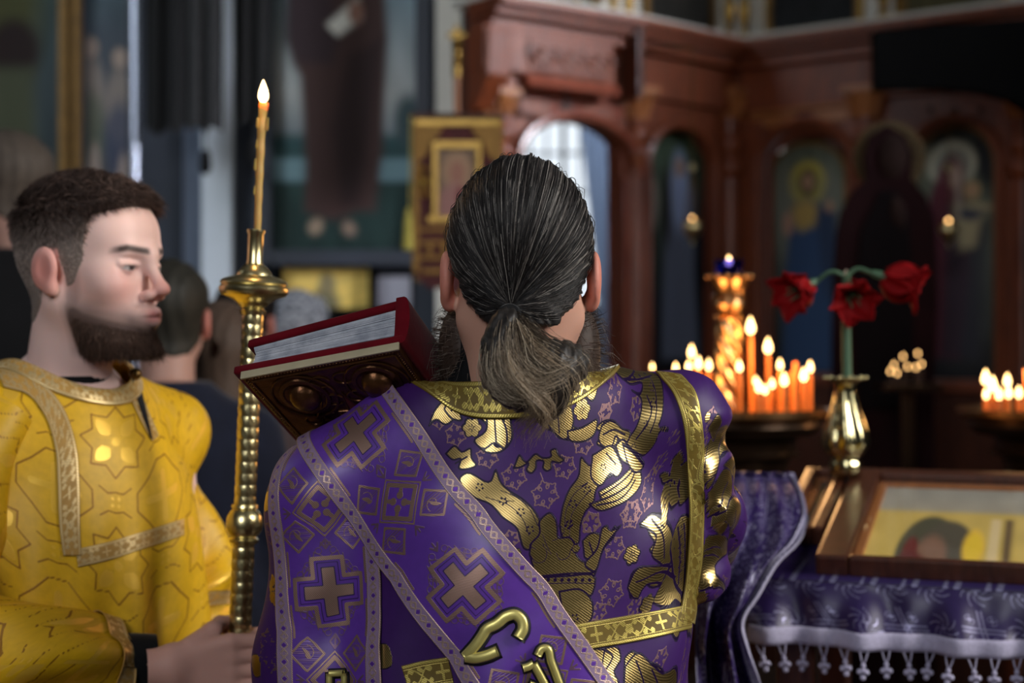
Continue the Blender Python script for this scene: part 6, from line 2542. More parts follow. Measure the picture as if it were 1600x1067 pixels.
def galloon(width, period=0.085, res=0.0005):
    """u along 0..period, v across 0..width"""
    W = Weave(0, period, 0, width, res)
    e = width * 0.075
    for v in (e, width - e):
        W.stroke([(-0.01, v), (period + 0.01, v)], width * 0.085, 0, False)
    for v in (e * 2.3, width - e * 2.3):
        W.stroke([(-0.01, v), (period + 0.01, v)], width * 0.03, 0, False)
    c = width / 2
    W.cross((period * .5, c), width * .24, width * .1, 0)
    a = width * .26
    for s in (-1, 1):
        xs = np.linspace(0, period * .36, 16)
        for o in (0, 1):
            bx = xs if o == 0 else period - xs
            W.stroke(np.stack([bx, c + s * a * np.sin(xs / (period * .36) * np.pi * 1.6)], 1), width * .05, 0, False)
            for q in (0.25, 0.6, 0.9):
                xx = q * period * .36
                px = xx if o == 0 else period - xx
                W.fill([(px - .003, c + s * a * .9), (px, c + s * a * 1.25), (px + .004, c + s * a * .8), (px + .001, c + s * a * .4)], 0, 1)
    W.flower((0.0, c), width * .2, 5, 0.3, 0.0)
    W.flower((period, c), width * .2, 5, 0.3, 0.0)
    return W


def band_part(name, Pt, W, mat_, parent, thick=0.0015, period=None, label=None, flipn=False):
    """strip grid (n along, m across) with its weave (u along, v across)"""
    n, m = Pt.shape[:2]
    S = Surf(Pt)
    N = S.N
    view = Pt - np.array([0, 0, CAMZ])
    if (N * view).sum(-1).mean() > 0:
        N = -N
        V, q, rim = slab(Pt, N, thick)
        q = [qq[:, ::-1] for qq in q]
    else:
        V, q, rim = slab(Pt, N, thick)
    me = mesh_np(name, V, q)
    L = np.concatenate([[0], np.cumsum(np.linalg.norm(np.diff(Pt[:, m // 2], axis=0), axis=1))])
    wd = (W.nv - 2) * W.res
    u = np.repeat(L[:, None], m, 1)
    v = np.repeat(np.linspace(0, wd, m)[None], n, 0)
    uu = u % period if period else u
    c = W.sample(uu.ravel(), v.ravel())
    set_col(me, np.concatenate([c, c[rim]]), 'weave')
    uvw = np.stack([u.ravel(), v.ravel(), np.zeros(u.size)], 1)
    set_vec(me, np.concatenate([uvw, uvw[rim]]), 'cloth')
    o = part(name, me, mat_, parent, True)
    if label:
        o['label'] = label
    return o


# ------------------------------------------------------------------ the young man in yellow
BODY_YAW = math.radians(-36)
HEAD_YAW = math.radians(-21)
bpos = (-0.622, 2.165, 0.0)
MBd = pose(BODY_YAW, bpos)
MHd = pose(HEAD_YAW, (-0.590, 2.150, 1.603), math.radians(-1.5))
POLE_T, POLE_B = P(400, 360, 2.06), P(374, 1010, 2.06)
pole_dir = (POLE_T - POLE_B) / np.linalg.norm(POLE_T - POLE_B)


def pole_at(z):
    return POLE_B + pole_dir * ((z - POLE_B[2]) / pole_dir[2])


boy = thing('person', 'young bearded man in a yellow gold brocade robe, in profile, holding a tall candlestick', 'person', (bpos[0], bpos[1], 0.0))
rh, lh = pole_at(1.075), pole_at(0.93)
wr_r = rh + np.array((-0.135, -0.045, 0.004))
wr_l = lh + np.array((-0.07, 0.13, 0.0))
arm_r = [inv(p, MBd) for p in ((-0.725, 2.035, 1.345), (-0.70, 1.90, 1.14), wr_r)]
arm_l = [inv(p, MBd) for p in ((-0.525, 2.285, 1.345), (-0.485, 2.31, 1.10), wr_l)]
BV, BQ = body_field([arm_r, arm_l]).nets()
parts = [(xf(BV, MBd), BQ, np.tile(lin(232, 194, 184), (len(BV), 1)))]
parts.append((xf(HV, MHd), HQ, head_colors(HV, 0.9, lin(232, 194, 184))))
gv, gq = grip_hand(1)
Mh = pose(math.radians(18), rh)
parts.append((xf(gv, Mh), gq, np.tile(lin(200, 152, 138), (len(gv), 1))))
gv, gq = grip_hand(-1)
Mh = pose(math.radians(-55), lh)
parts.append((xf(gv, Mh), gq, np.tile(lin(200, 152, 138), (len(gv), 1))))
V, Fs, Cc = join_np(parts)
me = mesh_np('body', V, Fs)
set_col(me, Cc)
part('body', me, M['skin'], boy, True)
short_hair(boy, MHd, 0.010, lin(70, 55, 49), lin(132, 118, 110), 3, 12000, 0.016, 0.00055, front_lift=0.001)
beard_part(boy, MHd, 0.009, lin(74, 54, 44), 4, 7500, 0.011)

# robe
M['yellow_silk'] = mat_woven('yellow_brocade', lin(214, 166, 20), lin(232, 184, 60), 0.3, 0.5, 0.36, spec=0.45, hatch_amt=0.15, dim=lin(146, 98, 12))
M['boy_trim'] = mat_woven('gold_lace', lin(172, 132, 66), lin(226, 198, 142), 0.6, 0.5, 0.36, spec=0.4)
WY = Weave(0, 0.17, 0, 0.17, 0.0009)
c0 = 0.085
st = []
for k in range(16):
    a = k * math.pi / 8 + math.pi / 8
    r = 0.052 if k % 2 else 0.038
    st.append((c0 + r * math.cos(a), c0 + r * math.sin(a)))
WY.stroke(st + [st[0]], 0.0024, 2, False)
for k in range(4):
    a = k * math.pi / 2 + math.pi / 4
    d = np.array([math.cos(a), math.sin(a)])
    e = np.array([-d[1], d[0]])
    cc = np.array([c0, c0])
    WY.fill([cc + d * .012, cc + d * .022 + e * .010, cc + d * .036 + e * .007, cc + d * .043, cc + d * .036 - e * .007, cc + d * .022 - e * .010], 0, 1)
    WY.stroke([cc + d * .012, cc + d * .04], 0.0018, 2, False)
    WY.stroke([cc + d * .02 + e * .004, cc + d * .032 + e * .006], 0.0016, 2, False)
    WY.stroke([cc + d * .02 - e * .004, cc + d * .032 - e * .006], 0.0016, 2, False)
WY.dot((c0, c0), 0.007, 0)
for (cx, cy) in ((0, 0), (0.17, 0), (0, 0.17), (0.17, 0.17)):
    hx = [(cx + dx, cy + dy) for dx, dy in ((-.05, -.012), (-.03, -.03), (-.012, -.05), (.012, -.05), (.03, -.03), (.05, -.012), (.05, .012), (.03, .03), (.012, .05), (-.012, .05), (-.03, .03), (-.05, .012))]
    WY.stroke(hx + [hx[0]], 0.0024, 2, False)
    WY.cross((cx, cy), 0.03, 0.010, 0)
    WY.cross((cx, cy), 0.03, 0.0021, 2)
for (cx, cy) in ((0.085, 0), (0.085, 0.17), (0, 0.085), (0.17, 0.085)):
    for dx in (-.005, .005):
        for dy in (-.005, .005):
            WY.fill([(cx + dx - .0035, cy + dy), (cx + dx, cy + dy + .0035), (cx + dx + .0035, cy + dy), (cx + dx, cy + dy - .0035)], 0, 1, 0, False)
    WY.stroke([(cx - .025, cy - .02), (cx - .012, cy - .012), (cx, cy - .014), (cx + .012, cy - .012), (cx + .025, cy - .02)], 0.0021, 2, False)
    WY.stroke([(cx - .025, cy + .02), (cx - .012, cy + .012), (cx, cy + .014), (cx + .012, cy + .012), (cx + .025, cy + .02)], 0.0021, 2, False)


_ZT = np.linspace(-0.1, 1.7, 361)


def smooth_table(zs, vals, sig=0.035):
    t = np.interp(_ZT, zs, vals)
    k = np.exp(-0.5 * (np.arange(-24, 25) * 0.005 / sig) ** 2)
    k /= k.sum()
    return np.convolve(np.pad(t, 24, mode='edge'), k, 'valid')


_ZB = [0, .6, 1.0, 1.25, 1.36, 1.43, 1.5]
_AB, _BB = smooth_table(_ZB, [.30, .24, .175, .150, .125, .085, .05]), smooth_table(_ZB, [.33, .27, .215, .205, .17, .10, .05])


def robe_boy(X, Y, Z):
    a, b = np.interp(Z, _ZT, _AB), np.interp(Z, _ZT, _BB)
    d = (np.sqrt((X / a) ** 2 + (Y / b) ** 2) - 1) * np.minimum(a, b)
    for s in (-1, 1):
        d = smin(d, sd_cap(X, Y, Z, (-0.03, s * 0.06, 1.415), (-0.005, s * 0.185, 1.365), 0.05, 0.062), 0.06)
    th = np.arctan2(Y, X)
    low = np.clip((1.25 - Z) / 0.3, 0, 1)
    d = d - low * 0.012 * np.sin(th * 9 + 2 * Z) - 0.005 * np.clip((1.38 - Z) / .2, 0, 1) * np.sin(th * 5 + 9 * Z) - 0.004 * np.sin(th * 14 - 14 * Z) * np.clip((1.3 - Z) / .2, 0, 1)
    return d


vis = np.linspace(math.radians(-150), math.radians(60), 380)
hid = np.linspace(math.radians(60), math.radians(210), 50)[1:-1]
th = np.concatenate([vis, hid, [math.radians(210)]])
zl = np.concatenate([np.linspace(0.02, 0.92, 26), np.linspace(0.93, 1.2, 100)])
ne = 150
O = np.array([(0, 0, z) for z in zl] + [(-0.02 * k / ne, 0, 1.2) for k in range(1, ne + 1)])
coll_z = 1.452 - 0.052 * np.clip(np.cos(th), 0, 1) ** 1.5
ex = np.arctan2(coll_z - 1.2, 0.076 + 0.012 * np.cos(th) ** 2)
El = np.concatenate([np.zeros((len(zl), len(th))), (np.arange(1, ne + 1) / ne)[:, None] ** 1.0 * ex[None]])
Gb = ring_cast(robe_boy, O, El, th)
Gw = xf(Gb.reshape(-1, 3), MBd).reshape(Gb.shape)
SB = Surf(Gw)
view_ok = ((SB.N * (Gw - Gw.mean((0, 1)))).sum(-1)).mean() > 0
if not view_ok:
    SB.flip()
u, v = arc_uv(Gw)
u = u - u[:, 190:191]
v = v - v[-1:, :]
me = grid_mesh('robe', Gw)
set_col(me, WY.sample((u.ravel() - 0.006) % 0.17, (v.ravel() - 0.005) % 0.17), 'weave')
set_vec(me, np.stack([u.ravel(), v.ravel(), 0 * u.ravel()], 1), 'cloth')
robe_b = part('robe', me, M['yellow_silk'], boy, True)


def boy_trim(name, Lp_, Rp_, width, n=160, m=26, off=0.0022, surf=None, parent=None):
    Pt = strip(surf or SB, Lp_, Rp_, n, m, off, 0.0015)
    return band_part(name, Pt, galloon(width), M['boy_trim'], parent or robe_b, 0.0015, 0.085)


boy_trim('chest_band', [(118, 858), (170, 846), (230, 828), (286, 810)], [(122, 886), (172, 874), (232, 854), (286, 836)], 0.026)
boy_trim('slit_trim', [(184, 578), (198, 612), (216, 652), (236, 690)], [(202, 578), (214, 606), (230, 644), (246, 682)], 0.014, 90, 16, 0.003)
# neckline binding follows the collar ring
ring = SB.at(np.stack([np.full(len(th), Gb.shape[0] - 1.2), np.arange(len(th), dtype=float)], 1), 0.001)
ring0 = SB.at(np.stack([np.full(len(th), Gb.shape[0] - 11.5), np.arange(len(th), dtype=float)], 1), 0.003)
uu_ = np.linspace(0, 1, 14)[None, :, None]
Pt = ring0[:, None] * (1 - uu_) + ring[:, None] * uu_ + np.array([0, 0, 0.004]) * np.sin(np.pi * uu_)
band_part('neck_binding', Pt, galloon(0.02, 0.06), M['boy_trim'], robe_b, 0.003, 0.06)
# dark slit opening and button
Pt = strip(SB, [(200, 582), (206, 606), (216, 640), (232, 684)], [(212, 588), (220, 616), (228, 650), (236, 688)], 40, 6, 0.0032, 0.001)
V, q, rim = slab(Pt, -Surf(Pt).N, 0.001)
part('neck_slit', mesh_np('neck_slit', V, q), M['black_cloth'], robe_b, True)
cbt = SB.at(SB.find(190, 585), 0.008)
part('button', MB().sphere(tuple(cbt), 0.009, 14, 10).mesh('button', smooth=True), M['brass_dark'], robe_b)
# black undershirt collar inside the neck opening
nk = inv((-0.63, 2.165, 0), MBd)
mbc = MB().lathe([(0.068, 1.38), (0.067, 1.43), (0.066, 1.452), (0.062, 1.452), (0.063, 1.40)], 36, Matrix.Translation((-0.632, 2.166, 0)))
part('undershirt_collar', mbc.mesh('undershirt_collar', smooth=True), M['black_cloth'], boy, True)

# sleeves
def sl_fold(s, a):
    return 0.007 * np.sin(3 * a + 9 * s) * np.clip(s * 3, 0, 1) + 0.006 * np.sin(22 * s + 2 * a) * np.exp(-((s - .55) / .22) ** 2) + 0.004 * np.sin(5 * a - 14 * s)


def sleeve(parent, path, rs, ru, name='sleeve', n=140, rows=260, W=WY, mat_=None, per=0.17, fold=sl_fold):
    G = tube_surf(path, rs, ru, n, rows, fold)
    S = Surf(G)
    if ((S.N * (G - G.mean(1, keepdims=True))).sum(-1)).mean() < 0:
        S.flip()
    u, v = arc_uv(G)
    me = grid_mesh(name, G)
    pu, pv, u0, v0 = per if isinstance(per, tuple) else (per, per, 0, 0)
    set_col(me, W.sample(u0 + u.ravel() % pu, v0 + v.ravel() % pv), 'weave')
    set_vec(me, np.stack([u.ravel(), v.ravel(), 0 * u.ravel()], 1), 'cloth')
    return part(name, me, mat_ or M['yellow_silk'], parent, True), S


wr = wr_r
sr, SR = sleeve(boy, [(-0.70, 2.07, 1.395), (-0.745, 1.995, 1.30), (-0.745, 1.92, 1.18), (-0.68, 1.885, 1.125), (-0.58, 1.93, 1.105), wr - np.array((0.02, 0.006, 0))], [0.075, 0.088, 0.092, 0.085, 0.062, 0.043], [0.075, 0.088, 0.10, 0.105, 0.075, 0.046])
slf, SL = sleeve(boy, [(-0.555, 2.275, 1.352), (-0.522, 2.30, 1.26), (-0.485, 2.305, 1.12), (-0.47, 2.27, 1.02), (-0.45, 2.22, 0.96), wr_l], [0.046, 0.064, 0.070, 0.07, 0.058, 0.043], [0.046, 0.066, 0.074, 0.078, 0.062, 0.045])
# cuff trims
def ring_trim(S, i0, i1, width, name, parent, off=0.0025):
    n = S.P.shape[1]
    jj = np.linspace(0, n - 1.01, n)
    ii = np.linspace(i0, i1, 14)
    ij = np.stack([np.repeat(ii[None], n, 0), np.repeat(jj[:, None], 14, 1)], -1)
    return band_part(name, S.at(ij, off), galloon(width), M['boy_trim'], parent, 0.0015, 0.085)


ring_trim(SR, 243, 258, 0.02, 'cuff_trim', sr)
ring_trim(SR, 112, 124, 0.02, 'sleeve_band', sr)
ring_trim(SL, 136, 146, 0.02, 'sleeve_band', slf)
ring_trim(SL, 243, 258, 0.02, 'cuff_trim', slf)
# shoulder seam galloon over the robe
boy_trim('shoulder_band', [(6, 606), (44, 618), (70, 650), (86, 700), (90, 760), (92, 820), (98, 868)], [(0, 578), (62, 596), (96, 634), (117, 692), (123, 758), (124, 820), (126, 868)], 0.03, 160, 22, 0.003)
# black inner cuffs
for w_, hnd in ((wr_r, rh), (wr_l, lh)):
    d = (hnd - w_)
    d[2] *= 0.3
    d /= np.linalg.norm(d)
    part('inner_cuff', MB().tube([w_ - d * 0.05, w_ - d * 0.01, w_ + d * 0.02, w_ + d * 0.034], [0.040, 0.039, 0.037, 0.035], 20).mesh('inner_cuff', smooth=True), M['black_cloth'], boy, True)

# ------------------------------------------------------------------ people in the dim background
HEAD_FAR, SCALP_FAR = head_field(0.0048), head_field(0.0048, ears=False)
FV, FQ = HEAD_FAR.nets()
STAND = [(np.array((0, s * 0.175, 1.35)), np.array((0.0, s * 0.24, 1.09)), np.array((0.10, s * 0.20, 0.88))) for s in (-1, 1)]
SBF = body_field(STAND, 0.018)
SV, SQ = SBF.nets()
SHIFT = np.array((0.03, 0, 1.603))
hd = MB()


def relaxed_hand(sgn):
    V = Vol(np.arange(-0.03, 0.06, 0.004), np.arange(-0.05, 0.05, 0.004), np.arange(-0.19, 0.03, 0.004))
    V.cap((0, 0, 0.02), (0.0, 0, -0.03), 0.026, 0.024, 0.01)
    for k in range(4):
        y = (k - 1.5) * 0.018
        V.cap((0, y * .7, -0.02), (0.006, y, -0.085), 0.014, 0.011, 0.01)
        L = (0.06, 0.075, 0.07, 0.055)[k]
        V.cap((0.006, y, -0.085), (0.014, y, -0.085 - L * .55), 0.0095, 0.0085, 0.004)
        V.cap((0.014, y, -0.085 - L * .55), (0.028, y, -0.085 - L), 0.0085, 0.007, 0.004)
    V.cap((0.006, 0.02, -0.03), (0.03, 0.036, -0.075), 0.013, 0.009, 0.006)
    V.cap((0.03, 0.036, -0.075), (0.036, 0.03, -0.10), 0.009, 0.008, 0.004)
    p, q = V.nets()
    return p, q


RV, RQ = relaxed_hand(1)
pts_ = [(SV, SQ, np.tile(lin(170, 128, 112), (len(SV), 1))), (FV + SHIFT, FQ, head_colors(FV, 0.0, lin(176, 136, 122)))]
for s in (-1, 1):
    pts_.append((RV * np.array((1, s, 1)) + np.array((0.105, s * 0.20, 0.875)), RQ if s > 0 else RQ[:, ::-1], np.tile(lin(170, 128, 112), (len(RV), 1))))
V, Fs, Cc = join_np(pts_)
BG_BODY = mesh_np('body', V, Fs)
set_col(BG_BODY, Cc)
BG_BODY.materials.append(M['skin'])
# coat: the body swollen, down to the knee
CO = body_field(STAND, 0.018)
for s in (-1, 1):
    CO.cap((0, s * 0.05, 1.0), (0, s * 0.10, 0.2), 0.15, 0.20, 0.06)
Xg, Yg, Zg = np.meshgrid(CO.x, CO.y, CO.z, indexing='ij', sparse=True)
CO.f = CO.f - 0.024
CO.f = np.maximum(CO.f, 0.14 - Zg)
CO.f = np.maximum(CO.f, Zg - 1.475)
CO.f = np.maximum(CO.f, 0.90 - Zg - 10 * (np.abs(Yg) < 0.20))
CV, CQ = CO.nets()
COAT = mesh_np('coat', CV, [CQ])


def bystander(label, head_px, head_py, Y, yaw, coat_c, hair_c, hair_mode, seed, hat=None):
    hx, hy, hz = P(head_px, head_py, Y)
    sc_ = hz / 1.615
    c, s = math.cos(yaw), math.sin(yaw)
    root = thing('person', label, 'person', (hx - 0.03 * c * sc_, hy - 0.03 * s * sc_, 0.0), (0, 0, yaw))
    root.scale = (sc_, sc_, sc_)
    b = part('body', BG_BODY, None, root)
    ct = bpy.data.meshes.new_from_object(bpy.data.objects.new('tmp', COAT))
    m = mat_plain('coat_cloth', coat_c, 0.85, var=0.2, scale=25, sheen=0.2, spec=0.2)
    part('coat', ct, m, root)
    rg = np.random.default_rng(seed)
    if hair_mode == 'short':
        short_hair_local(root, 0.012, hair_c, seed)
    elif hair_mode == 'long':
        short_hair_local(root, 0.022, hair_c, seed, True)
    elif hair_mode == 'scarf':
        t = fields_at(HEAD_FAR, lambda V: np.where((V[:, 0] < 0.055 + 0.25 * np.clip(V[:, 2] - .03, -.2, .1)) | (V[:, 2] > 0.085), 0.011 + 0.002 * np.sin(V[:, 1] * 90 + V[:, 2] * 60), -0.006))
        n = Vol(HEAD_FAR.x, HEAD_FAR.y, HEAD_FAR.z)
        n.f = HEAD_FAR.f - t
        n.cap((-0.06, 0, -0.02), (-0.085, 0, -0.13), 0.06, 0.085, 0.04)
        n.cap((0.045, 0, -0.10), (0.0, 0, -0.14), 0.045, 0.06, 0.03)
        V, q = n.nets()
        me = mesh_np('headscarf', V + SHIFT, [q])
        f = np.sin(V[:, 0] * 150 + 2 * np.sin(V[:, 2] * 90)) * np.sin(V[:, 1] * 130) * np.sin(V[:, 2] * 140)
        col = np.where((f > 0.12)[:, None], lin(84, 90, 100), lin(160, 164, 174))
        set_col(me, col)
        part('headscarf', me, M['paint_matte'], root)
    return root


def short_hair_local(root, t_top, col, seed, long_=False):
    def tf(V):
        h = hairline(V)
        t = np.where(h > 0.02, (0.004 + t_top * np.clip((V[:, 2] - 0.0) / 0.07, 0, 1)) * h, -0.006)
        if long_:
            back = np.clip((0.02 - V[:, 0]) / 0.03, 0, 1)
            t = np.maximum(t, np.where(back > 0.1, 0.024 * back, -0.006))
        return t + np.where(t > 0, 0.0015 * np.sin(V[:, 1] * 210 + V[:, 0] * 90), 0)
    n = Vol(SCALP_FAR.x, SCALP_FAR.y, SCALP_FAR.z)
    t = fields_at(SCALP_FAR, tf)
    n.f = SCALP_FAR.f - t
    if long_:
        n.cap((-0.06, 0, 0.0), (-0.075, 0, -0.15), 0.062, 0.06, 0.04)
        V, q = n.nets()
    else:
        V, q = trim_shell(n, t, *n.nets())
    me = mesh_np('hair', V + SHIFT, [q])
    rg = np.random.default_rng(seed)
    k = 0.8 + 0.08 * np.sin(V[:, 1] * 240 + 3 * np.sin(V[:, 2] * 40)) + 0.35 * rg.random(len(V))
    set_col(me, np.array(col) * k[:, None])
    part('hair', me, M['hair_matte'], root)


bystander('elderly grey haired person in a black coat at the far left edge', 8, 290, 3.9, math.radians(150), lin(14, 14, 17), lin(92, 82, 74), 'short', 21)
bystander('dark haired person in a navy jacket just behind the young man', 262, 492, 3.15, math.radians(100), lin(20, 25, 42), lin(42, 40, 34), 'short', 22)
bystander('brown haired person in a grey brown coat, seen from behind the candlestick', 346, 548, 3.6, math.radians(95), lin(74, 62, 64), lin(84, 68, 58), 'long', 23)
bystander('dark haired person beyond the candlestick plate', 384, 500, 4.3, math.radians(80), lin(40, 36, 40), lin(26, 22, 22), 'short', 24)
bystander('person in a white and grey patterned headscarf beyond the red book', 468, 506, 4.9, math.radians(60), lin(66, 56, 60), lin(40, 34, 30), 'scarf', 25)
# ------------------------------------------------------------------ the priest seen from behind
PY = 1.78
pr = thing('person', 'long haired man with a grey ponytail in purple gold brocade vestments, seen from behind', 'person', (0.0, PY, 0.0))
MP = pose(math.radians(90), (0.0, PY, 0.0))
MH = pose(math.radians(90) + 0.03, (0.009, 1.735, 1.574), math.radians(7))
arm_l = [inv(p, MP) for p in ((-0.175, PY + 0.01, 1.335), (-0.235, PY + 0.03, 1.12), (-0.135, 1.985, 1.265))]
arm_r = [inv(p, MP) for p in ((0.175, PY + 0.01, 1.345), (0.212, PY + 0.05, 1.275), (0.11, 2.02, 1.22))]
BV, BQ = body_field([arm_l, arm_r], 0.011, 0.9).nets()
HEAD_BOY, HEAD = HEAD, head_field(0.0024, tuple(inv((0.0, 1.758, 1.40), MH)))
HEAD.f = np.maximum(HEAD.f, -0.155 - HEAD.z[None, None, :])
HV, HQ = HEAD.nets()
skin_p = lin(196, 148, 128)
hc = head_colors(HV, 0.7, skin_p)
x, y, z = HV.T
parts = [(xf(BV, MP), BQ, np.tile(skin_p, (len(BV), 1))), (xf(HV, MH), HQ, hc)]
# left hand closed on the book's lower edge, right hand resting on the table edge
for pos, mir, Rm in (((-0.135, 1.985, 1.265), 1, Matrix.Rotation(math.radians(200), 3, 'Y') @ Matrix.Rotation(math.radians(-90), 3, 'Z')), ((0.11, 2.02, 1.22), -1, Matrix.Rotation(math.radians(-75), 3, 'X'))):
    Vh = RV * np.array((1, mir, 1))
    parts.append((Vh @ np.array(Rm).T + np.array(pos), RQ if mir > 0 else RQ[:, ::-1], np.tile(skin_p, (len(Vh), 1))))
V, Fs, Cc = join_np(parts)
me = mesh_np('body', V, Fs)
set_col(me, Cc)
part('body', me, M['skin'], pr, True)


# --- hair: swept-back scalp shell, long strands, ponytail
def scalp(V):
    x, y, z = V.T
    front = np.clip((0.078 - 0.30 * np.abs(y) - x + 0.5 * (z - 0.07)) / 0.012, 0, 1)
    lowz = np.interp(x, [-0.12, -0.07, -0.045, -0.030, 0.005, 0.02, 0.05, 0.09], [-0.072, -0.066, -0.040, 0.008, 0.020, 0.02, 0.05, 0.07])
    return front * np.clip((z - lowz) / 0.014, 0, 1)


knot_w = P(796, 489, 1.628)
kn = inv(knot_w, MH)
CEN = np.array((-0.005, 0.0, 0.015))
dk = kn - CEN
dk /= np.linalg.norm(dk)


def groove(V):
    d = V - CEN
    d /= np.linalg.norm(d, axis=1, keepdims=True) + 1e-9
    # angle around the knot direction -> strands run along it
    a = np.arctan2(d[:, 1], d[:, 2] - 0.2 * d[:, 0])
    return 0.0011 * np.sin(a * 34 + 2.2 * np.sin(a * 9)) + 0.0008 * np.sin(a * 71 + 1.3)


tf = fields_at(SCALP, lambda V: np.where(scalp(V) > 0.02, (0.0025 + 0.012 * np.clip((V[:, 2] + 0.01) / 0.09, 0, 1) * np.clip(1.25 - np.abs(V[:, 1]) / 0.075, 0.0, 1) + 0.003 * np.clip(-V[:, 0] / 0.05, 0, 1)) * scalp(V) + groove(V), -0.006))
V, q = shell(SCALP, tf)
rg = np.random.default_rng(5)
me1 = mesh_np('scalp', xf(V, MH), [q])
set_col(me1, np.tile(lin(34, 31, 31), (len(V), 1)) * (0.8 + 0.35 * rg.random((len(V), 1))))
from mathutils.kdtree import KDTree
D = V - CEN
Rr = np.linalg.norm(D, axis=1)
D = D / Rr[:, None]
kd = KDTree(len(D))
for i, d in enumerate(D):
    kd.insert(d, i)
kd.balance()
cand = np.where((scalp(V) > 0.5) & (D @ dk < 0.93))[0]
nS, mS = 3400, 12
ids = rg.choice(cand, nS)
paths = np.zeros((nS, mS, 3))
for i, s0 in enumerate(ids):
    d0 = D[s0]
    om = math.acos(np.clip(d0 @ dk, -1, 1))
    span = min(1.0, rg.uniform(0.35, 1.05) * 1.1)
    side = np.cross(d0, dk)
    side /= np.linalg.norm(side) + 1e-9
    wob = rg.normal(0, 0.010)
    lift0 = rg.uniform(0.0, 0.0022) + (rg.random() < 0.03) * rg.uniform(0.002, 0.006)
    for k in range(mS):
        t = span * k / (mS - 1)
        d = (math.sin((1 - t) * om) * d0 + math.sin(t * om) * dk) / max(math.sin(om), 1e-3) + side * wob * math.sin(math.pi * t)
        d /= np.linalg.norm(d)
        near = kd.find_n(d, 4)
        r = sum(Rr[j[1]] for j in near) / 4
        paths[i, k] = CEN + d * (r + 0.0004 + lift0 * math.sin(math.pi * min(1, t * 1.02)) ** .5)
pw_ = xf(paths.reshape(-1, 3), MH).reshape(paths.shape)
wd = np.full((nS, mS), 0.00030) * rg.uniform(.6, 1.3, (nS, 1))
wd[:, -1] *= 0.3
wd[:, 0] *= 0.3
grey = rg.random(nS)
base = np.where((grey < 0.10)[:, None], lin(136, 130, 124)[None], np.where((grey < 0.36)[:, None], lin(64, 58, 55)[None], lin(30, 27, 27)[None])) * rg.uniform(.7, 1.25, (nS, 1))
me2 = strands_mesh('scalp_strands', pw_, wd, np.repeat(base[:, None], mS, 1))
part('hair', merge_mesh('hair', [me1, me2]), M['hair'], pr, True)

# beard, bushy at both sides of the jaw
tfb = fields_at(HEAD, lambda V: np.where(beard_mask(V) > 0.3, 0.003 + 0.018 * np.clip((-0.03 - V[:, 2]) / 0.05, 0, 1), -0.006))
n = Vol(np.arange(-0.08, 0.15, 0.004), np.arange(-0.13, 0.1301, 0.004), np.arange(-0.25, 0.03, 0.004))
n.ell((0.055, 0, -0.115), (0.062, 0.086, 0.072), 0)
n.ell((0.030, 0.062, -0.075), (0.035, 0.03, 0.05), 0.03)
n.ell((0.030, -0.062, -0.075), (0.035, 0.03, 0.05), 0.03)
n.ell((0.092, 0, -0.045), (0.02, 0.05, 0.03), 0.004, True)
Vb, qb = n.nets()
meb = mesh_np('beard_mass', xf(Vb, MH), [qb])
set_col(meb, np.tile(lin(58, 44, 36), (len(Vb), 1)) * (0.7 + 0.5 * rg.random((len(Vb), 1))))
nB = 3000
ib = rg.choice(len(Vb), nB)
p0 = Vb[ib]
out = p0 - np.array((0.03, 0, -0.10))
out /= np.linalg.norm(out, axis=1, keepdims=True)
L = rg.uniform(0.006, 0.024, (nB, 1))
pth = np.stack([p0, p0 + out * L * .6 + np.array((0, 0, -.002)), p0 + (out * .8 + np.array((0, 0, -.7)) + rg.normal(0, .25, (nB, 3))) * L], 1)
me3 = strands_mesh('beard_strands', xf(pth.reshape(-1, 3), MH).reshape(pth.shape), np.tile(np.array([.0004, .0003, .0001]), (nB, 1)), np.repeat((np.where((rg.random(nB) < .3)[:, None], lin(120, 108, 98)[None], lin(64, 48, 40)[None]))[:, None], 3, 1))
part('beard', merge_mesh('beard', [meb, me3]), M['hair_matte'], pr, True)

# ponytail
def pp(px, py, Y=1.60):
    return P(px, py, Y)


mass = [((796, 489, 1.628), 0.008), ((791, 512, 1.605), 0.016), ((787, 548, 1.592), 0.021), ((792, 588, 1.585), 0.022), ((815, 604, 1.585), 0.023), ((845, 592, 1.588), 0.028), ((870, 574, 1.596), 0.027), ((890, 566, 1.602), 0.019)]
low = [((850, 605, 1.588), 0.024), ((856, 630, 1.592), 0.014), ((848, 655, 1.596), 0.005)]
ctr = np.mean([P(*a) for a, r in mass], 0)
n = Vol(np.arange(ctr[0] - 0.10, ctr[0] + 0.11, 0.0028), np.arange(1.53, 1.68, 0.0028), np.arange(1.36, 1.56, 0.0028))
for ch in (mass, low):
    for (a, ra), (b, rb) in zip(ch[:-1], ch[1:]):
        n.cap(P(*a), P(*b), ra, rb, 0.015)
X_, Y_, Z_ = np.meshgrid(n.x, n.y, n.z, indexing='ij', sparse=True)
n.f = n.f + 0.0012 * np.sin((X_ - 0.4 * (Z_ - 1.45)) * 420 + 2.0 * np.sin(Z_ * 60)) + 0.0008 * np.sin(X_ * 800 + Z_ * 150)
Vp, qp = n.nets()
mep = mesh_np('tail_mass', Vp, [qp])
tz_ = np.clip((1.53 - Vp[:, 2]) / 0.12, 0, 1)[:, None]
set_col(mep, (lin(34, 30, 28) * (1 - tz_) + lin(42, 36, 31) * tz_) * (0.7 + .5 * rg.random((len(Vp), 1))))
K0 = (796, 489, 1.628)
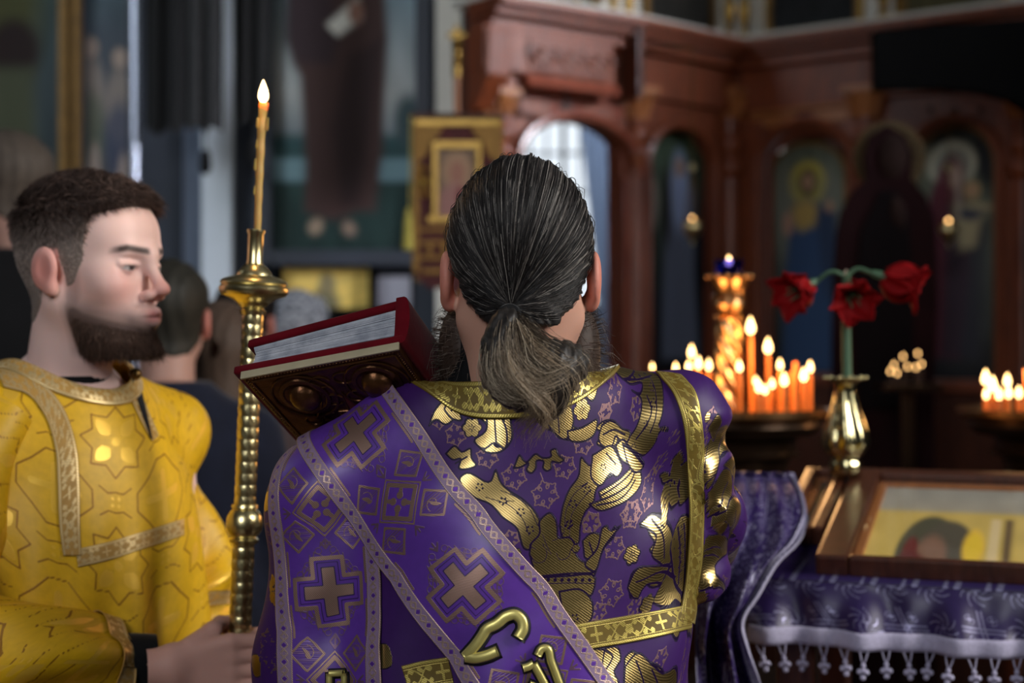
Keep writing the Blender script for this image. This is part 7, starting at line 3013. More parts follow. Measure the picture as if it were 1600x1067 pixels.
guides = [
    [K0, (776, 512, 1.60), (764, 550, 1.582), (766, 590, 1.572), (786, 616, 1.562), (815, 622, 1.560), (842, 612, 1.562)],
    [K0, (785, 512, 1.592), (779, 555, 1.570), (788, 596, 1.557), (812, 615, 1.555), (846, 612, 1.555), (872, 600, 1.565)],
    [K0, (796, 510, 1.588), (796, 550, 1.566), (806, 585, 1.555), (830, 600, 1.552), (866, 590, 1.558), (890, 570, 1.575)],
    [K0, (808, 502, 1.60), (824, 530, 1.578), (834, 560, 1.562), (856, 575, 1.560), (888, 570, 1.572), (908, 556, 1.588)],
    [K0, (812, 500, 1.604), (836, 522, 1.592), (868, 545, 1.582), (898, 560, 1.585), (908, 585, 1.588), (890, 612, 1.588), (882, 640, 1.590)],
    [K0, (806, 505, 1.60), (826, 540, 1.575), (858, 566, 1.563), (886, 588, 1.570), (890, 615, 1.580), (872, 640, 1.588), (872, 668, 1.594), (880, 690, 1.597)],
    [K0, (790, 520, 1.59), (798, 575, 1.558), (826, 612, 1.55), (838, 635, 1.558), (818, 655, 1.578), (806, 672, 1.59), (812, 694, 1.597)],
    [K0, (792, 525, 1.588), (806, 590, 1.553), (838, 622, 1.552), (856, 645, 1.568), (846, 668, 1.586), (836, 684, 1.594), (848, 700, 1.598)],
]
GP = [resample(np.array([P(*a) for a in g]), 20) for g in guides]
nS, mS = 1700, 20
GI = []
paths = np.zeros((nS, mS, 3))
for i in range(nS):
    g1 = int(rg.choice(len(GP), p=[.16, .15, .13, .15, .16, .09, .08, .08]))
    g2 = min(len(GP) - 1, max(0, g1 + int(rg.integers(-1, 2))))
    GI.append(g1)
    if abs(int(g1) - int(g2)) > 1 and rg.random() < 0.8:
        g2 = g1
    a = rg.random()
    Pth = GP[g1] * (1 - a) + GP[g2] * a
    o = rg.normal(0, 0.0042, 3)
    t = np.linspace(0, 1, mS)[:, None]
    ph = rg.uniform(0, 6.28)
    Pth = Pth + o * np.clip(t * 5, 0.15, 1) * (0.6 + 0.7 * t) + np.array((0.004, 0.0, 0.002)) * np.sin(t * 12 + ph) * t
    e = int(mS * rg.uniform(.72, 1.0))
    paths[i] = resample(Pth[:max(e, 8)], mS, False)
wd = np.full((nS, mS), 0.00042) * rg.uniform(.6, 1.4, (nS, 1)) * np.linspace(1.0, 0.35, mS)[None]
tt = np.linspace(0, 1, mS)[None, :, None]
GI = np.array(GI)
kc = np.where((rg.random(nS) < np.where(GI < 3, 0.45, 0.10))[:, None], lin(188, 172, 150)[None], np.where((GI < 3)[:, None], lin(82, 70, 60)[None], np.where((GI > 4)[:, None], lin(168, 146, 120)[None], lin(40, 33, 29)[None]))) * rg.uniform(.7, 1.3, (nS, 1))  # many left lock strands paler: highlights put into the hair colour
cols = kc[:, None] * (1 - tt * .5) + (np.tile(lin(132, 112, 88), (nS, 1)) * rg.uniform(.5, 1.2, (nS, 1)))[:, None] * tt * .5
me4 = strands_mesh('tail_strands', paths, wd, cols)
part('ponytail', merge_mesh('ponytail', [mep, me4]), M['hair'], pr, True)
part('hair_tie', MB().lathe([(0.0095, -0.006), (0.0125, -0.003), (0.0125, 0.003), (0.0095, 0.006)], 16, Matrix.Translation(P(796, 491, 1.625)) @ Matrix.Rotation(0.9, 4, 'X')).mesh('hair_tie', smooth=True), M['black_cloth'], pr, True)

# black cassock collar
cc = np.array((-0.002, 1.762))
nu, nv = 64, 10
G = np.zeros((nv, nu, 3))
for j in range(nu):
    a = 2 * math.pi * j / nu
    for i in range(nv):
        t = i / (nv - 1)
        zt_ = 1.512 - 0.02 * math.sin(a) + 0.012 * math.cos(a)
        rr = 0.084 - 0.010 * t
        G[i, j] = (cc[0] + rr * math.cos(a) * 1.0, cc[1] + rr * 0.84 * math.sin(a), 1.40 + (zt_ - 1.40) * t)
me = grid_mesh('cassock_collar', G, True, True)
part('cassock_collar', me, M['black_cloth'], pr, True)

# --- the brocade robe
_ZP = [0, .6, 1.0, 1.2, 1.35, 1.41, 1.47, 1.52]
_AP, _BP = smooth_table(_ZP, [.36, .29, .220, .207, .185, .135, .095, .07]), smooth_table(_ZP, [.31, .25, .150, .135, .122, .098, .078, .06])


def robe_p(X, Y, Z):
    Yl = Y - PY
    a, b = np.interp(Z, _ZT, _AP), np.interp(Z, _ZT, _BP)
    d = (np.sqrt((X / a) ** 2 + (Yl / b) ** 2) - 1) * np.minimum(a, b)
    d = smin(d, sd_cap(X, Yl, Z, (-0.085, -0.015, 1.418), (-0.215, 0.0, 1.322), 0.044, 0.055), 0.06)
    d = smin(d, sd_cap(X, Yl, Z, (0.06, -0.015, 1.432), (0.188, 0.0, 1.408), 0.040, 0.052), 0.06)
    d = smin(d, sd_cap(X, Yl, Z, (-0.215, 0.0, 1.318), (-0.235, 0.0, 1.12), 0.054, 0.058), 0.05)
    d = smin(d, sd_cap(X, Yl, Z, (-0.232, 0.0, 1.12), (-0.245, 0.0, 0.95), 0.058, 0.055), 0.04)
    d = smin(d, sd_cap(X, Yl, Z, (0.195, 0.0, 1.395), (0.210, 0.02, 1.275), 0.054, 0.054), 0.05)
    # folds: gathered right sleeve, slack under the left arm, soft waves lower down
    rs = np.clip((X - 0.205) / 0.03, 0, 1) * np.clip((Z - 1.13) / .05, 0, 1) * np.clip((1.435 - Z) / .04, 0.15, 1)
    d = d - rs * (0.0065 * np.sin((Z * 0.55 + X * 1.0 - 0.5 * Yl) * 85) + 0.004 * np.sin((Z * .8 - X * 0.9 + .4 * Yl) * 125 + 1.0))
    low = np.clip((1.22 - Z) / .25, 0, 1)
    th = np.arctan2(Yl, X)
    d = d - low * 0.008 * np.sin(th * 9 + 1.2 + 3 * Z)
    d = d - 0.003 * np.sin(X * 26 + Z * 17) * np.clip((1.4 - Z) / .1, 0, 1) - 0.002 * np.sin(X * 40 - Z * 48)
    return d


vis = np.concatenate([np.linspace(math.radians(-208), math.radians(-126), 66)[:-1], np.linspace(math.radians(-126), math.radians(22), 250), np.linspace(math.radians(22), math.radians(40), 14)[1:]])
hid = np.linspace(math.radians(40), math.radians(152), 26)[1:]
th = np.concatenate([vis, hid])
zl = np.concatenate([np.linspace(0.02, 0.96, 18), np.linspace(0.965, 1.2, 96)])
ne = 150
O = np.array([(0, PY, z) for z in zl] + [(0, PY - 0.01 * k / ne, 1.2) for k in range(1, ne + 1)])
cz = 1.452 + 0.006 * np.cos(th) - 0.012 * np.clip(np.sin(th), 0, 1)
cr = 1 / np.sqrt((np.cos(th) / 0.098) ** 2 + (np.sin(th) / 0.088) ** 2)
ex = np.arctan2(cz - 1.2, cr)
El = np.concatenate([np.zeros((len(zl), len(th))), (np.arange(1, ne + 1) / ne)[:, None] * ex[None]])
GR = ring_cast(robe_p, O, El, th)
# blend the last rows onto the collar ring
ring = np.stack([cr * np.cos(th), PY - 0.01 + cr * np.sin(th), cz], -1)
for k in range(16):
    w_ = (k + 1) / 16
    GR[-16 + k] = GR[-16 + k] * (1 - w_ ** 2) + (ring - (ring - GR[-16]) * (1 - w_)) * w_ ** 2
def up2(G, axis):
    n = G.shape[axis]
    t = np.linspace(0, n - 1, 2 * n - 1)
    return np.moveaxis(resample_idx(np.moveaxis(G, axis, 0), t), 0, axis)


def resample_idx(A, t):
    k = np.clip(np.floor(t).astype(int), 0, len(A) - 2)
    u = (t - k).reshape(-1, *([1] * (A.ndim - 1)))
    m = np.gradient(A, axis=0)
    return (2 * u**3 - 3 * u**2 + 1) * A[k] + (u**3 - 2 * u**2 + u) * m[k] + (-2 * u**3 + 3 * u**2) * A[k + 1] + (u**3 - u**2) * m[k + 1]


GR = up2(up2(GR, 0), 1)
th = resample_idx(th[:, None], np.linspace(0, len(th) - 1, 2 * len(th) - 1))[:, 0]
SRb = Surf(GR)
if ((SRb.N * (GR - np.array((0, PY, 1.2)))).sum(-1)).mean() < 0:
    SRb.flip()
U, Vv = arc_uv(GR)
jc = int(np.argmin(np.abs(th + math.pi / 2)))
U = U - U[:, jc:jc + 1]
Vv = Vv[-1:, :] - Vv
UV = np.stack([U, Vv, 0 * U], -1)
WP = Weave(-0.5, 0.5, 0.0, 0.62, 0.0008)


def tr(x0, y0, s, pts):
    out = []
    for (a, b) in pts:
        ij = SRb.find(x0 + a / s, y0 + b / s)
        out.append(SRb.at(ij, 0, UV)[:2])
    return np.array(out)


PX = 1.66 / F   # metres per pixel on the back


class Crop:
    def __init__(self, x0, y0, s):
        self.a = (x0, y0, s)
        self.k = PX / s

    def fill(self, pts, ch=0, outline=0.0022, **kw):
        WP.fill(tr(*self.a, pts), ch, 1, outline, **kw)

    def line(self, pts, w=0.0020, ch=1, **kw):
        WP.stroke(tr(*self.a, pts), w, ch, **kw)

    def snow(self, c, r, rot=0.3, n=6):
        WP.snow(tr(*self.a, [c])[0], r * self.k, n, rot, 0.0013)

    def flower(self, c, r, rot=0.0):
        WP.flower(tr(*self.a, [c])[0], r * self.k, 6, rot)

    def dots(self, c, r, sp):
        p = tr(*self.a, [c])[0]
        for k in range(5):
            a = k * 1.2566 + .4
            WP.dot(p + np.array((math.cos(a), math.sin(a))) * sp * self.k, r * self.k)


C2, C1, C3 = Crop(680, 640, 3.811), Crop(940, 540, 4.104), Crop(860, 780, 3.718)
# outlined lace flowers first, gold on top
for c, r in (((655, 505), 88), ((770, 340), 78), ((470, 400), 80), ((880, 200), 76), ((310, 280), 72), ((120, 150), 76), ((450, 770), 54), ((930, 680), 66), ((1010, 20), 60), ((20, 60), 60)):
    C2.snow(c, r)
for c, r in (((85, 285), 82), ((225, 400), 66), ((30, 425), 56), ((380, 740), 72), ((300, 925), 90), ((465, 590), 66), ((190, 1065), 72), ((690, 520), 50), ((660, 620), 44)):
    C1.snow(c, r)
for c, r in (((470, 90), 84), ((235, 135), 68), ((370, 280), 74), ((355, 545), 86), ((490, 625), 58), ((280, 655), 58), ((640, 930), 60)):
    C3.snow(c, r)
# crown stems and body
C2.fill([(740, 690), (760, 570), (800, 470), (850, 400), (872, 282), (915, 330), (945, 335), (1060, 215), (1075, 370), (1000, 425), (960, 475), (940, 560), (900, 600), (868, 680), (850, 800), (760, 770)])
C2.fill([(640, 690), (590, 600), (520, 530), (440, 480), (390, 430), (360, 355), (330, 425), (180, 378), (148, 402), (230, 520), (330, 565), (400, 640), (480, 700), (540, 835), (640, 800)])
C2.fill([(560, 860), (570, 800), (620, 740), (622, 660), (650, 630), (680, 612), (712, 640), (728, 700), (735, 760), (800, 760), (832, 800), (840, 860), (880, 902), (920, 905), (952, 860), (1000, 790), (1050, 720), (1072, 690), (1070, 745), (1010, 820), (975, 900), (955, 975), (945, 1000), (780, 985), (600, 995), (580, 930)])
C2.fill([(605, 1000), (780, 990), (955, 1000), (940, 1090), (620, 1090)])
C3.fill([(50, 535), (180, 525), (245, 600), (236, 700), (100, 720), (70, 640)])
C2.line([(600, 992), (780, 975), (950, 970)], 0.0016)
C2.line([(605, 1038), (780, 1032), (945, 1035)], 0.0012)
for k in range(8):
    WP.dot(tr(*C2.a, [(632 + k * 41, 1014)])[0], 0.0022)
for pts in ([(770, 700), (780, 600), (830, 500), (905, 440)], [(800, 760), (815, 620), (870, 540), (930, 470)], [(610, 690), (560, 590), (480, 520), (390, 480)], [(560, 750), (520, 650), (440, 570), (300, 520)], [(830, 460), (880, 450), (910, 430)], [(390, 520), (420, 540), (470, 545)],
            [(570, 870), (600, 910), (650, 900), (665, 850), (640, 800)], [(720, 850), (740, 890), (790, 880), (810, 830)], [(700, 780), (740, 760), (770, 720), (745, 690)], [(640, 740), (660, 800), (690, 860)], [(585, 780), (560, 810), (600, 830)]):
    C2.line(pts, 0.0011)
for c in ((265, 460), (405, 545), (510, 610), (565, 715), (1000, 345), (905, 480), (800, 680), (820, 560)):
    C2.dots(c, 7, 20)
for c in ((105, 150), (140, 690)):
    C3.dots(c, 7, 20)
C2.fill([(465, 350), (480, 312), (500, 270), (540, 310), (600, 262), (640, 285), (690, 275), (685, 245), (718, 232), (735, 268), (768, 300), (740, 318), (695, 310), (690, 355), (660, 366), (640, 345), (645, 310), (605, 305), (600, 350), (572, 380), (542, 360), (555, 322), (505, 345)])
C2.flower((215, 105), 66)
C2.flower((880, 0), 64)
C2.flower((488, 850), 26)
C2.flower((838, 826), 27)
C2.fill([(60, 262), (120, 215), (160, 250), (210, 230), (218, 290), (245, 330), (200, 352), (140, 350), (150, 292), (108, 300)])
C2.fill([(270, 50), (330, -40), (420, -60), (450, 60), (445, 200), (400, 232), (350, 130), (318, 100)])
C2.fill([(230, 190), (290, 202), (330, 165), (362, 220), (440, 208), (400, 246), (300, 252)])
C2.fill([(605, 40), (640, -60), (770, -40), (792, 60), (760, 120), (748, 172), (700, 130), (650, 110)])
C2.fill([(738, 170), (800, 90), (850, 110), (912, 88), (880, 150), (800, 182)])
C2.fill([(950, 110), (1000, 68), (1080, 78), (1080, 205), (1000, 226), (960, 200), (1000, 150)])
C2.fill([(-40, 100), (10, 60), (60, 90), (120, 40), (130, -20), (70, -60), (0, 0)])
for pts in ([(420, -40), (410, 60), (400, 200)], [(690, -30), (700, 60), (740, 150)], [(120, 320), (190, 280)], [(860, 140), (800, 165)]):
    C2.line(pts)
C2.line([(625, 375), (640, 415)], 0.0012, 2)
# shoulder S-band
C1.fill([(-20, 88), (60, 80), (150, 118), (280, 130), (345, 180), (397, 330), (392, 430), (365, 520), (420, 522), (428, 545), (372, 552), (340, 632), (280, 700), (228, 690), (158, 620), (222, 520), (250, 432), (257, 355), (192, 285), (252, 300), (262, 250), (180, 246), (120, 190), (60, 150), (-20, 120)])
C1.fill([(0, 512), (50, 480), (100, 500), (132, 530), (186, 560), (170, 612), (120, 612), (90, 580), (70, 640), (20, 652), (-20, 600)])
C1.fill([(90, 640), (130, 600), (180, 650), (250, 720), (272, 770), (240, 812), (230, 750), (170, 760), (120, 722)])
C1.fill([(-60, 700), (60, 642), (110, 720), (132, 790), (100, 842), (60, 820), (-10, 900), (-60, 860)])
C1.fill([(-20, 935), (120, 850), (180, 790), (226, 768), (212, 870), (120, 950), (0, 995)])
C1.fill([(370, 830), (408, 808), (442, 860), (404, 888)])
for pts in ([(170, 145), (250, 160), (300, 150)], [(160, 215), (240, 215), (320, 190)], [(305, 200), (350, 330), (350, 440), (310, 560)], [(290, 320), (320, 420), (280, 520), (220, 600)], [(30, 690), (90, 760)], [(0, 960), (120, 880), (200, 800)], [(10, 570), (70, 540), (150, 570)]):
    C1.line(pts)
for k in range(4):
    WP.dot(tr(*C1.a, [(175 + k * 34, 215 - k * 12)])[0], 0.002)
for c in ((320, 265), (332, 370), (282, 510), (205, 650), (10, 780)):
    C1.dots(c, 7, 19)
C1.flower((410, 1000), 58)
C1.fill([(650, 660), (700, 600), (790, 520), (812, 560), (790, 700), (740, 740), (690, 850), (655, 900)])
C1.fill([(660, 1000), (720, 880), (780, 860), (800, 960), (760, 1060), (680, 1080)])
C1.fill([(780, 770), (860, 740), (930, 800), (900, 850), (830, 830)])
for pts in ([(690, 640), (760, 600)], [(700, 720), (760, 650)], [(680, 960), (760, 900)], [(700, 1040), (770, 960)]):
    C1.line(pts)
C1.flower((680, 460), 32)
# gold leaf group at the right
C3.fill([(520, 162), (560, 100), (612, 85), (670, 120), (692, 180), (680, 362), (612, 340), (578, 282), (600, 262), (572, 200), (562, 168)])
C3.fill([(450, 500), (478, 420), (550, 390), (560, 410), (640, 383), (712, 420), (742, 480), (652, 530), (630, 505), (590, 515), (520, 462), (532, 520), (490, 532), (470, 578)])
C3.fill([(640, 632), (650, 560), (700, 518), (770, 520), (762, 622)])
C3.fill([(185, 242), (238, 195), (292, 208), (288, 262), (252, 346), (200, 342), (192, 290)])
C3.fill([(298, 168), (330, 150), (342, 180), (412, 150), (372, 200), (312, 280), (252, 420), (200, 382), (268, 290)])
C3.flower((475, 325), 60)
C3.flower((665, 30), 52)
C3.flower((555, 615), 55)
C3.fill([(430, 922), (470, 880), (540, 932), (622, 962), (660, 1010), (650, 1100), (430, 1100)])
C3.fill([(250, 880), (400, 870), (410, 930), (370, 1000), (400, 1067), (300, 1080)])
C6 = Crop(760, 540, 2.024)
for pg in ([(690, 385), (705, 300), (758, 250), (768, 330), (735, 375), (700, 455)], [(700, 465), (742, 400), (778, 440), (772, 520), (742, 600), (702, 560)], [(735, 520), (775, 478), (832, 505), (802, 600), (765, 625)],
           [(680, 645), (700, 602), (750, 600), (762, 650), (722, 702), (672, 762), (652, 722)], [(700, 262), (730, 215), (745, 240), (720, 300)], [(780, 390), (820, 380), (832, 450), (800, 470)],
           [(652, 880), (640, 800), (660, 770), (672, 820)], [(770, 300), (800, 290), (818, 340), (790, 350)]):
    C6.fill(pg)
for ln in ([(715, 440), (735, 330), (755, 275)], [(720, 560), (745, 480), (765, 430)], [(765, 590), (790, 520)], [(690, 650), (740, 640)], [(680, 690), (735, 670)]):
    C6.line(ln)
for pt_ in ((712, 420), (735, 500), (760, 590)):
    C6.line([(pt_[0] - 14, pt_[1] + 10), (pt_[0] + 14, pt_[1] - 16)])
C6.snow((715, 225), 26)
C6.snow((800, 560), 24)
for pts in ([(610, 110), (640, 200), (650, 340)], [(540, 440), (620, 430), (700, 450)], [(480, 460), (478, 540)], [(470, 930), (540, 990), (530, 1080)], [(690, 560), (740, 560)], [(225, 250), (250, 320)]):
    C3.line(pts)
C3.dots((520, 1000), 8, 22)
C3.dots((330, 910), 8, 22)
C8 = Crop(625, 516, 1.627)
for pg in ([(112, 200), (130, 168), (170, 152), (240, 148), (262, 190), (232, 206), (182, 192), (152, 205), (158, 228), (128, 222)], [(215, 190), (250, 212), (272, 260), (266, 302), (240, 286), (214, 302), (188, 280), (216, 258)],
           [(360, 200), (420, 172), (442, 230), (420, 278), (385, 252), (368, 226)], [(425, 256), (460, 248), (502, 228), (496, 262), (460, 284), (430, 278)], [(440, 130), (470, 112), (502, 150), (492, 178), (460, 152)],
           [(484, 82), (540, 68), (592, 95), (562, 122), (520, 106)], [(480, 442), (520, 428), (560, 408), (590, 378), (602, 348), (614, 385), (592, 420), (552, 446), (502, 458)], [(565, 286), (600, 318), (618, 350), (602, 362), (580, 340)],
           [(450, 822), (500, 808), (542, 830), (522, 870), (552, 900), (480, 900)], [(572, 855), (600, 820), (642, 850), (672, 872), (692, 858), (704, 900), (570, 900)], [(608, 492), (634, 468), (668, 478), (694, 520), (692, 582), (660, 592), (640, 562), (652, 530), (634, 508)],
           [(578, 655), (600, 608), (650, 598), (702, 608), (722, 640), (680, 654), (650, 642), (620, 652), (604, 684), (588, 676)], [(640, 692), (660, 652), (712, 650), (718, 692), (672, 704)],
           [(690, 590), (694, 520), (708, 480), (726, 468), (734, 560), (728, 662), (702, 652)], [(690, 332), (708, 308), (722, 350), (716, 400), (700, 420)], [(716, 340), (734, 330), (738, 420), (716, 445)], [(672, 392), (690, 380), (706, 440), (694, 452)]):
    C8.fill(pg)
for c, r in (((183, 248), 27), ((463, 202), 29), ((590, 570), 25), ((673, 435), 24), ((628, 697), 24)):
    C8.flower(c, r)
for ln in ([(130, 205), (170, 172), (240, 170)], [(240, 220), (245, 290)], [(400, 190), (405, 260)], [(500, 445), (560, 428), (598, 380)], [(640, 480), (668, 520), (672, 580)], [(600, 640), (650, 618), (700, 628)], [(706, 500), (712, 580), (708, 645)], [(722, 490), (724, 650)], [(520, 815), (512, 860)], [(600, 840), (620, 896)], [(640, 862), (655, 896)]):
    C8.line(ln)
for yy in range(500, 650, 22):
    WP.dot(tr(*C8.a, [(715, yy)])[0], 0.0014)
for k in range(6):
    for l in range(3):
        WP.dot(tr(*C3.a, [(720 + l * 24, 120 + k * 55)])[0], 0.0012)
# the unseen rest carries scattered flowers
rg2 = np.random.default_rng(2)
for uu_ in np.arange(-0.47, 0.48, 0.058):
    for vv_ in np.arange(0.03, 0.6, 0.062):
        if uu_ < -0.16 or vv_ > 0.40 or uu_ > 0.33:
            if rg2.random() < 0.5:
                WP.flower((uu_, vv_), 0.016, 6, rg2.random())
                WP.fill(np.array([(.012, 0), (.03, .014), (.045, .004), (.04, -.014), (.025, -.008)]) + (uu_, vv_ + .03), 0, 1, .0014)
            else:
                WP.snow((uu_, vv_), 0.021, 6, .3)
M['purple_brocade'] = mat_woven('purple_brocade', lin(56, 23, 88), lin(192, 164, 106), 1.0, 0.5, 0.30, spec=0.3, dim=lin(122, 94, 96), hatch_amt=0.42, hatch=850.0)
me = grid_mesh('robe', GR, True, True)
set_col(me, WP.sample(U.ravel(), Vv.ravel()), 'weave')
set_vec(me, np.stack([U.ravel(), Vv.ravel(), 0 * U.ravel()], 1), 'cloth')
robe = part('robe', me, M['purple_brocade'], pr, True)

# gold galloons on the robe
M['gold_lace2'] = mat_woven('gold_galloon', lin(104, 84, 26), lin(214, 192, 104), 0.75, 0.5, 0.33, spec=0.4, hatch=1100)


def pr_trim(name, Lp_, Rp_, width, n=260, m=40, off=0.003):
    Pt = smooth_grid(strip(SRb, Lp_, Rp_, n, m, off, 0.0015), 8)
    return band_part(name, Pt, galloon(width), M['gold_lace2'], robe, 0.002, 0.085)


pr_trim('yoke_band', [(1024, 583), (1050, 613), (1062, 642), (1071, 690), (1074, 740), (1076, 800), (1074, 860), (1068, 920), (1058, 968)], [(1064, 588), (1084, 610), (1093, 645), (1098, 700), (1099, 740), (1098, 800), (1096, 860), (1090, 920), (1082, 975)], 0.02)
pr_trim('back_band', [(870, 981), (920, 971), (980, 961), (1040, 951), (1072, 945)], [(880, 1022), (930, 1012), (990, 1002), (1046, 990), (1078, 981)], 0.028)
pr_trim('back_band', [(628, 1040), (660, 1032), (700, 1026)], [(640, 1085), (670, 1076), (710, 1068)], 0.028, 80)
# collar band
nC = len(th)
i1 = GR.shape[0] - 1.02
jj = np.arange(nC, dtype=float)
A_ = SRb.at(np.stack([np.full(nC, i1 - 16), jj], 1), 0.003)
B_ = SRb.at(np.stack([np.full(nC, i1), jj], 1), 0.002) + np.array((0, 0, 0.007))
uu_ = np.linspace(0, 1, 22)[None, :, None]
Pt = A_[:, None] * (1 - uu_) + B_[:, None] * uu_
band_part('collar_band', np.concatenate([Pt, Pt[:1]]), galloon(0.018, 0.06), M['gold_lace2'], robe, 0.003, 0.06)

# sleeves reaching forward
def sf(s, a):
    return 0.008 * np.sin(3 * a + 8 * s) + 0.006 * np.sin(18 * s + a)


G_ = sleeve(pr, [(0.202, PY + 0.01, 1.30), (0.222, PY + 0.08, 1.268), (0.19, PY + 0.17, 1.24), (0.125, PY + 0.235, 1.22)], [0.052, 0.055, 0.052, 0.044], [0.055, 0.056, 0.053, 0.044], 'sleeve', 150, 180, WP, M['purple_brocade'], (0.17, 0.27, 0.0, 0.02), sf)
sleeve(pr, [(-0.232, PY + 0.01, 1.13), (-0.225, PY + 0.07, 1.14), (-0.18, PY + 0.15, 1.20), (-0.145, PY + 0.195, 1.25)], [0.06, 0.062, 0.055, 0.042], [0.06, 0.062, 0.055, 0.042], 'sleeve', 150, 180, WP, M['purple_brocade'], (0.17, 0.27, 0.0, 0.02), sf)

# --- the long stole: vertical fall and diagonal band
M['stole_satin'] = mat_woven('stole_satin', lin(92, 52, 150), lin(156, 124, 110), 0.6, 0.36, 0.42, spec=0.55, hatch=1250, hatch_amt=0.3, dim=lin(118, 88, 112))
M['stole_border'] = mat_woven('stole_border', lin(136, 112, 142), lin(178, 150, 138), 0.55, 0.5, 0.42, spec=0.4, hatch=1250, dim=lin(92, 48, 150))


def stole_weave(length, width, crosses, diamonds, res=0.0006):
    W = Weave(0, length, -width / 2, width / 2, res)
    h = width / 2
    for c in crosses:
        c = np.array((c, 0.0))
        def X(aw, al):
            return np.array([(-al, -aw), (-aw, -aw), (-aw, -al), (aw, -al), (aw, -aw), (al, -aw), (al, aw), (aw, aw), (aw, al), (-aw, al), (-aw, aw), (-al, aw)])
        W.fill(c + X(0.0072, 0.0275), 0, 1, 0.0012, smooth=False)
        o = c + X(0.0165, 0.0375)
        W.stroke(np.concatenate([o, o[:1]]), 0.0046, 0, False)
        o = c + X(0.0112, 0.0325)
        W.stroke(np.concatenate([o, o[:1]]), 0.0010, 1, False)
        for sx in (-1, 1):
            for sy in (-1, 1):
                t = np.linspace(0, 2 * np.pi, 18)
                for (dx, dy, rx, ry) in ((.024, .024, .006, .0035), (.030, .021, .004, .004), (.021, .030, .004, .004), (.046, .008, .0035, .0035), (.008, .046, .0035, .0035)):
                    if abs(dy) + ry < h:
                        W.stroke(np.stack([c[0] + sx * dx + rx * np.cos(t), c[1] + sy * dy + ry * np.sin(t)], 1), 0.0011, 2, False)
                W.stroke([(c[0] + sx * .040, c[1] + sy * .004), (c[0] + sx * .045, c[1] + sy * .013), (c[0] + sx * .03, c[1] + sy * .016), (c[0] + sx * .022, c[1] + sy * .02)], 0.0013, 2, False)
                W.stroke([(c[0] + sx * .018, c[1] + sy * .04), (c[0] + sx * .020, c[1] + sy * .028), (c[0] + sx * .028, c[1] + sy * .020), (c[0] + sx * .042, c[1] + sy * .018)], 0.0013, 2, False)
            for dy in (-.005, 0, .005):
                W.stroke([(c[0] + sx * .048, c[1]), (c[0] + sx * (.058 - abs(dy) * .6), c[1] + dy)], 0.0022, 2, False)
    for c in diamonds:
        c = np.array((c, 0.0))
        def dm(r):
            return np.array([(r, 0), (0, r), (-r, 0), (0, -r), (r, 0)]) + c
        W.stroke(dm(0.031), 0.0018, 0, False)
        W.stroke(dm(0.0245), 0.0048, 0, False)
        for k in range(4):
            a = k * math.pi / 2 + math.pi / 4
            W.dot(c + 0.0072 * np.array((math.cos(a), math.sin(a))), 0.0042, 0)
            W.dot(c + 0.0125 * np.array((math.cos(a + .0), math.sin(a))), 0.0026, 0)
            a = k * math.pi / 2
            for dy in (-.4, 0, .4):
                W.stroke([c + .034 * np.array((math.cos(a), math.sin(a))), c + .042 * np.array((math.cos(a + dy * .35), math.sin(a + dy * .35)))], 0.002, 2, False)
        for sx in (-1, 1):
            for sy in (-1, 1):
                b = c + np.array((sx * .0285, sy * .030))
                r = 0.0185
                sq = np.array([(r, 0), (0, r), (-r, 0), (0, -r), (r, 0)]) + b
                for hh in np.arange(-r, r, 0.0016):
                    W.stroke([b + (hh, -(r - abs(hh))), b + (hh, r - abs(hh))], 0.0007, 2, False)
                W.stroke(sq, 0.0026, 0, False)
                t = np.linspace(0, 4.2, 16)
                W.stroke(np.stack([b[0] + (.002 + .0018 * t) * np.cos(t + sx), b[1] + (.002 + .0018 * t) * np.sin(t + sx)], 1), 0.0011, 0, False)
                W.fill(b + np.array([(-.006, -.004), (.0, .002), (.007, .006), (.002, -.002)]) * sx, 0, 1)
                W.stroke([c + (sx * .047, sy * (h - .003)), c + (sx * .085, sy * (h - .003))], 0.0026, 0, False)
    W.stroke([(0, h - .0004), (length, h - .0004)], 0.001, 1, False)
    return W


def border_weave(width, res=0.0005):
    per = 0.0185
    W = Weave(0, per, 0, width, res)
    c = width / 2
    W.fill([(0.0 - .0028, c), (0, c + .0034), (.0028, c), (0, c - .0034)], 2, 1, 0, False)
    W.fill([(per - .0028, c), (per, c + .0034), (per + .0028, c), (per, c - .0034)], 2, 1, 0, False)
    u = np.linspace(-.002, per + .002, 40)
    for s in (-1, 1):
        W.stroke(np.stack([u, c + s * width * .24 * np.cos(u / per * 2 * np.pi * .5 * 2)], 1), 0.0011, 0, False)
    t = np.linspace(0, 2 * np.pi, 20)
    W.stroke(np.stack([per / 2 + .0026 * np.cos(t), c + .0026 * np.sin(t)], 1), 0.0009, 0, False)
    for v in (0.0006, width - 0.0006):
        W.stroke([(-.01, v), (per + .01, v)], 0.0013, 0, False)
    return W


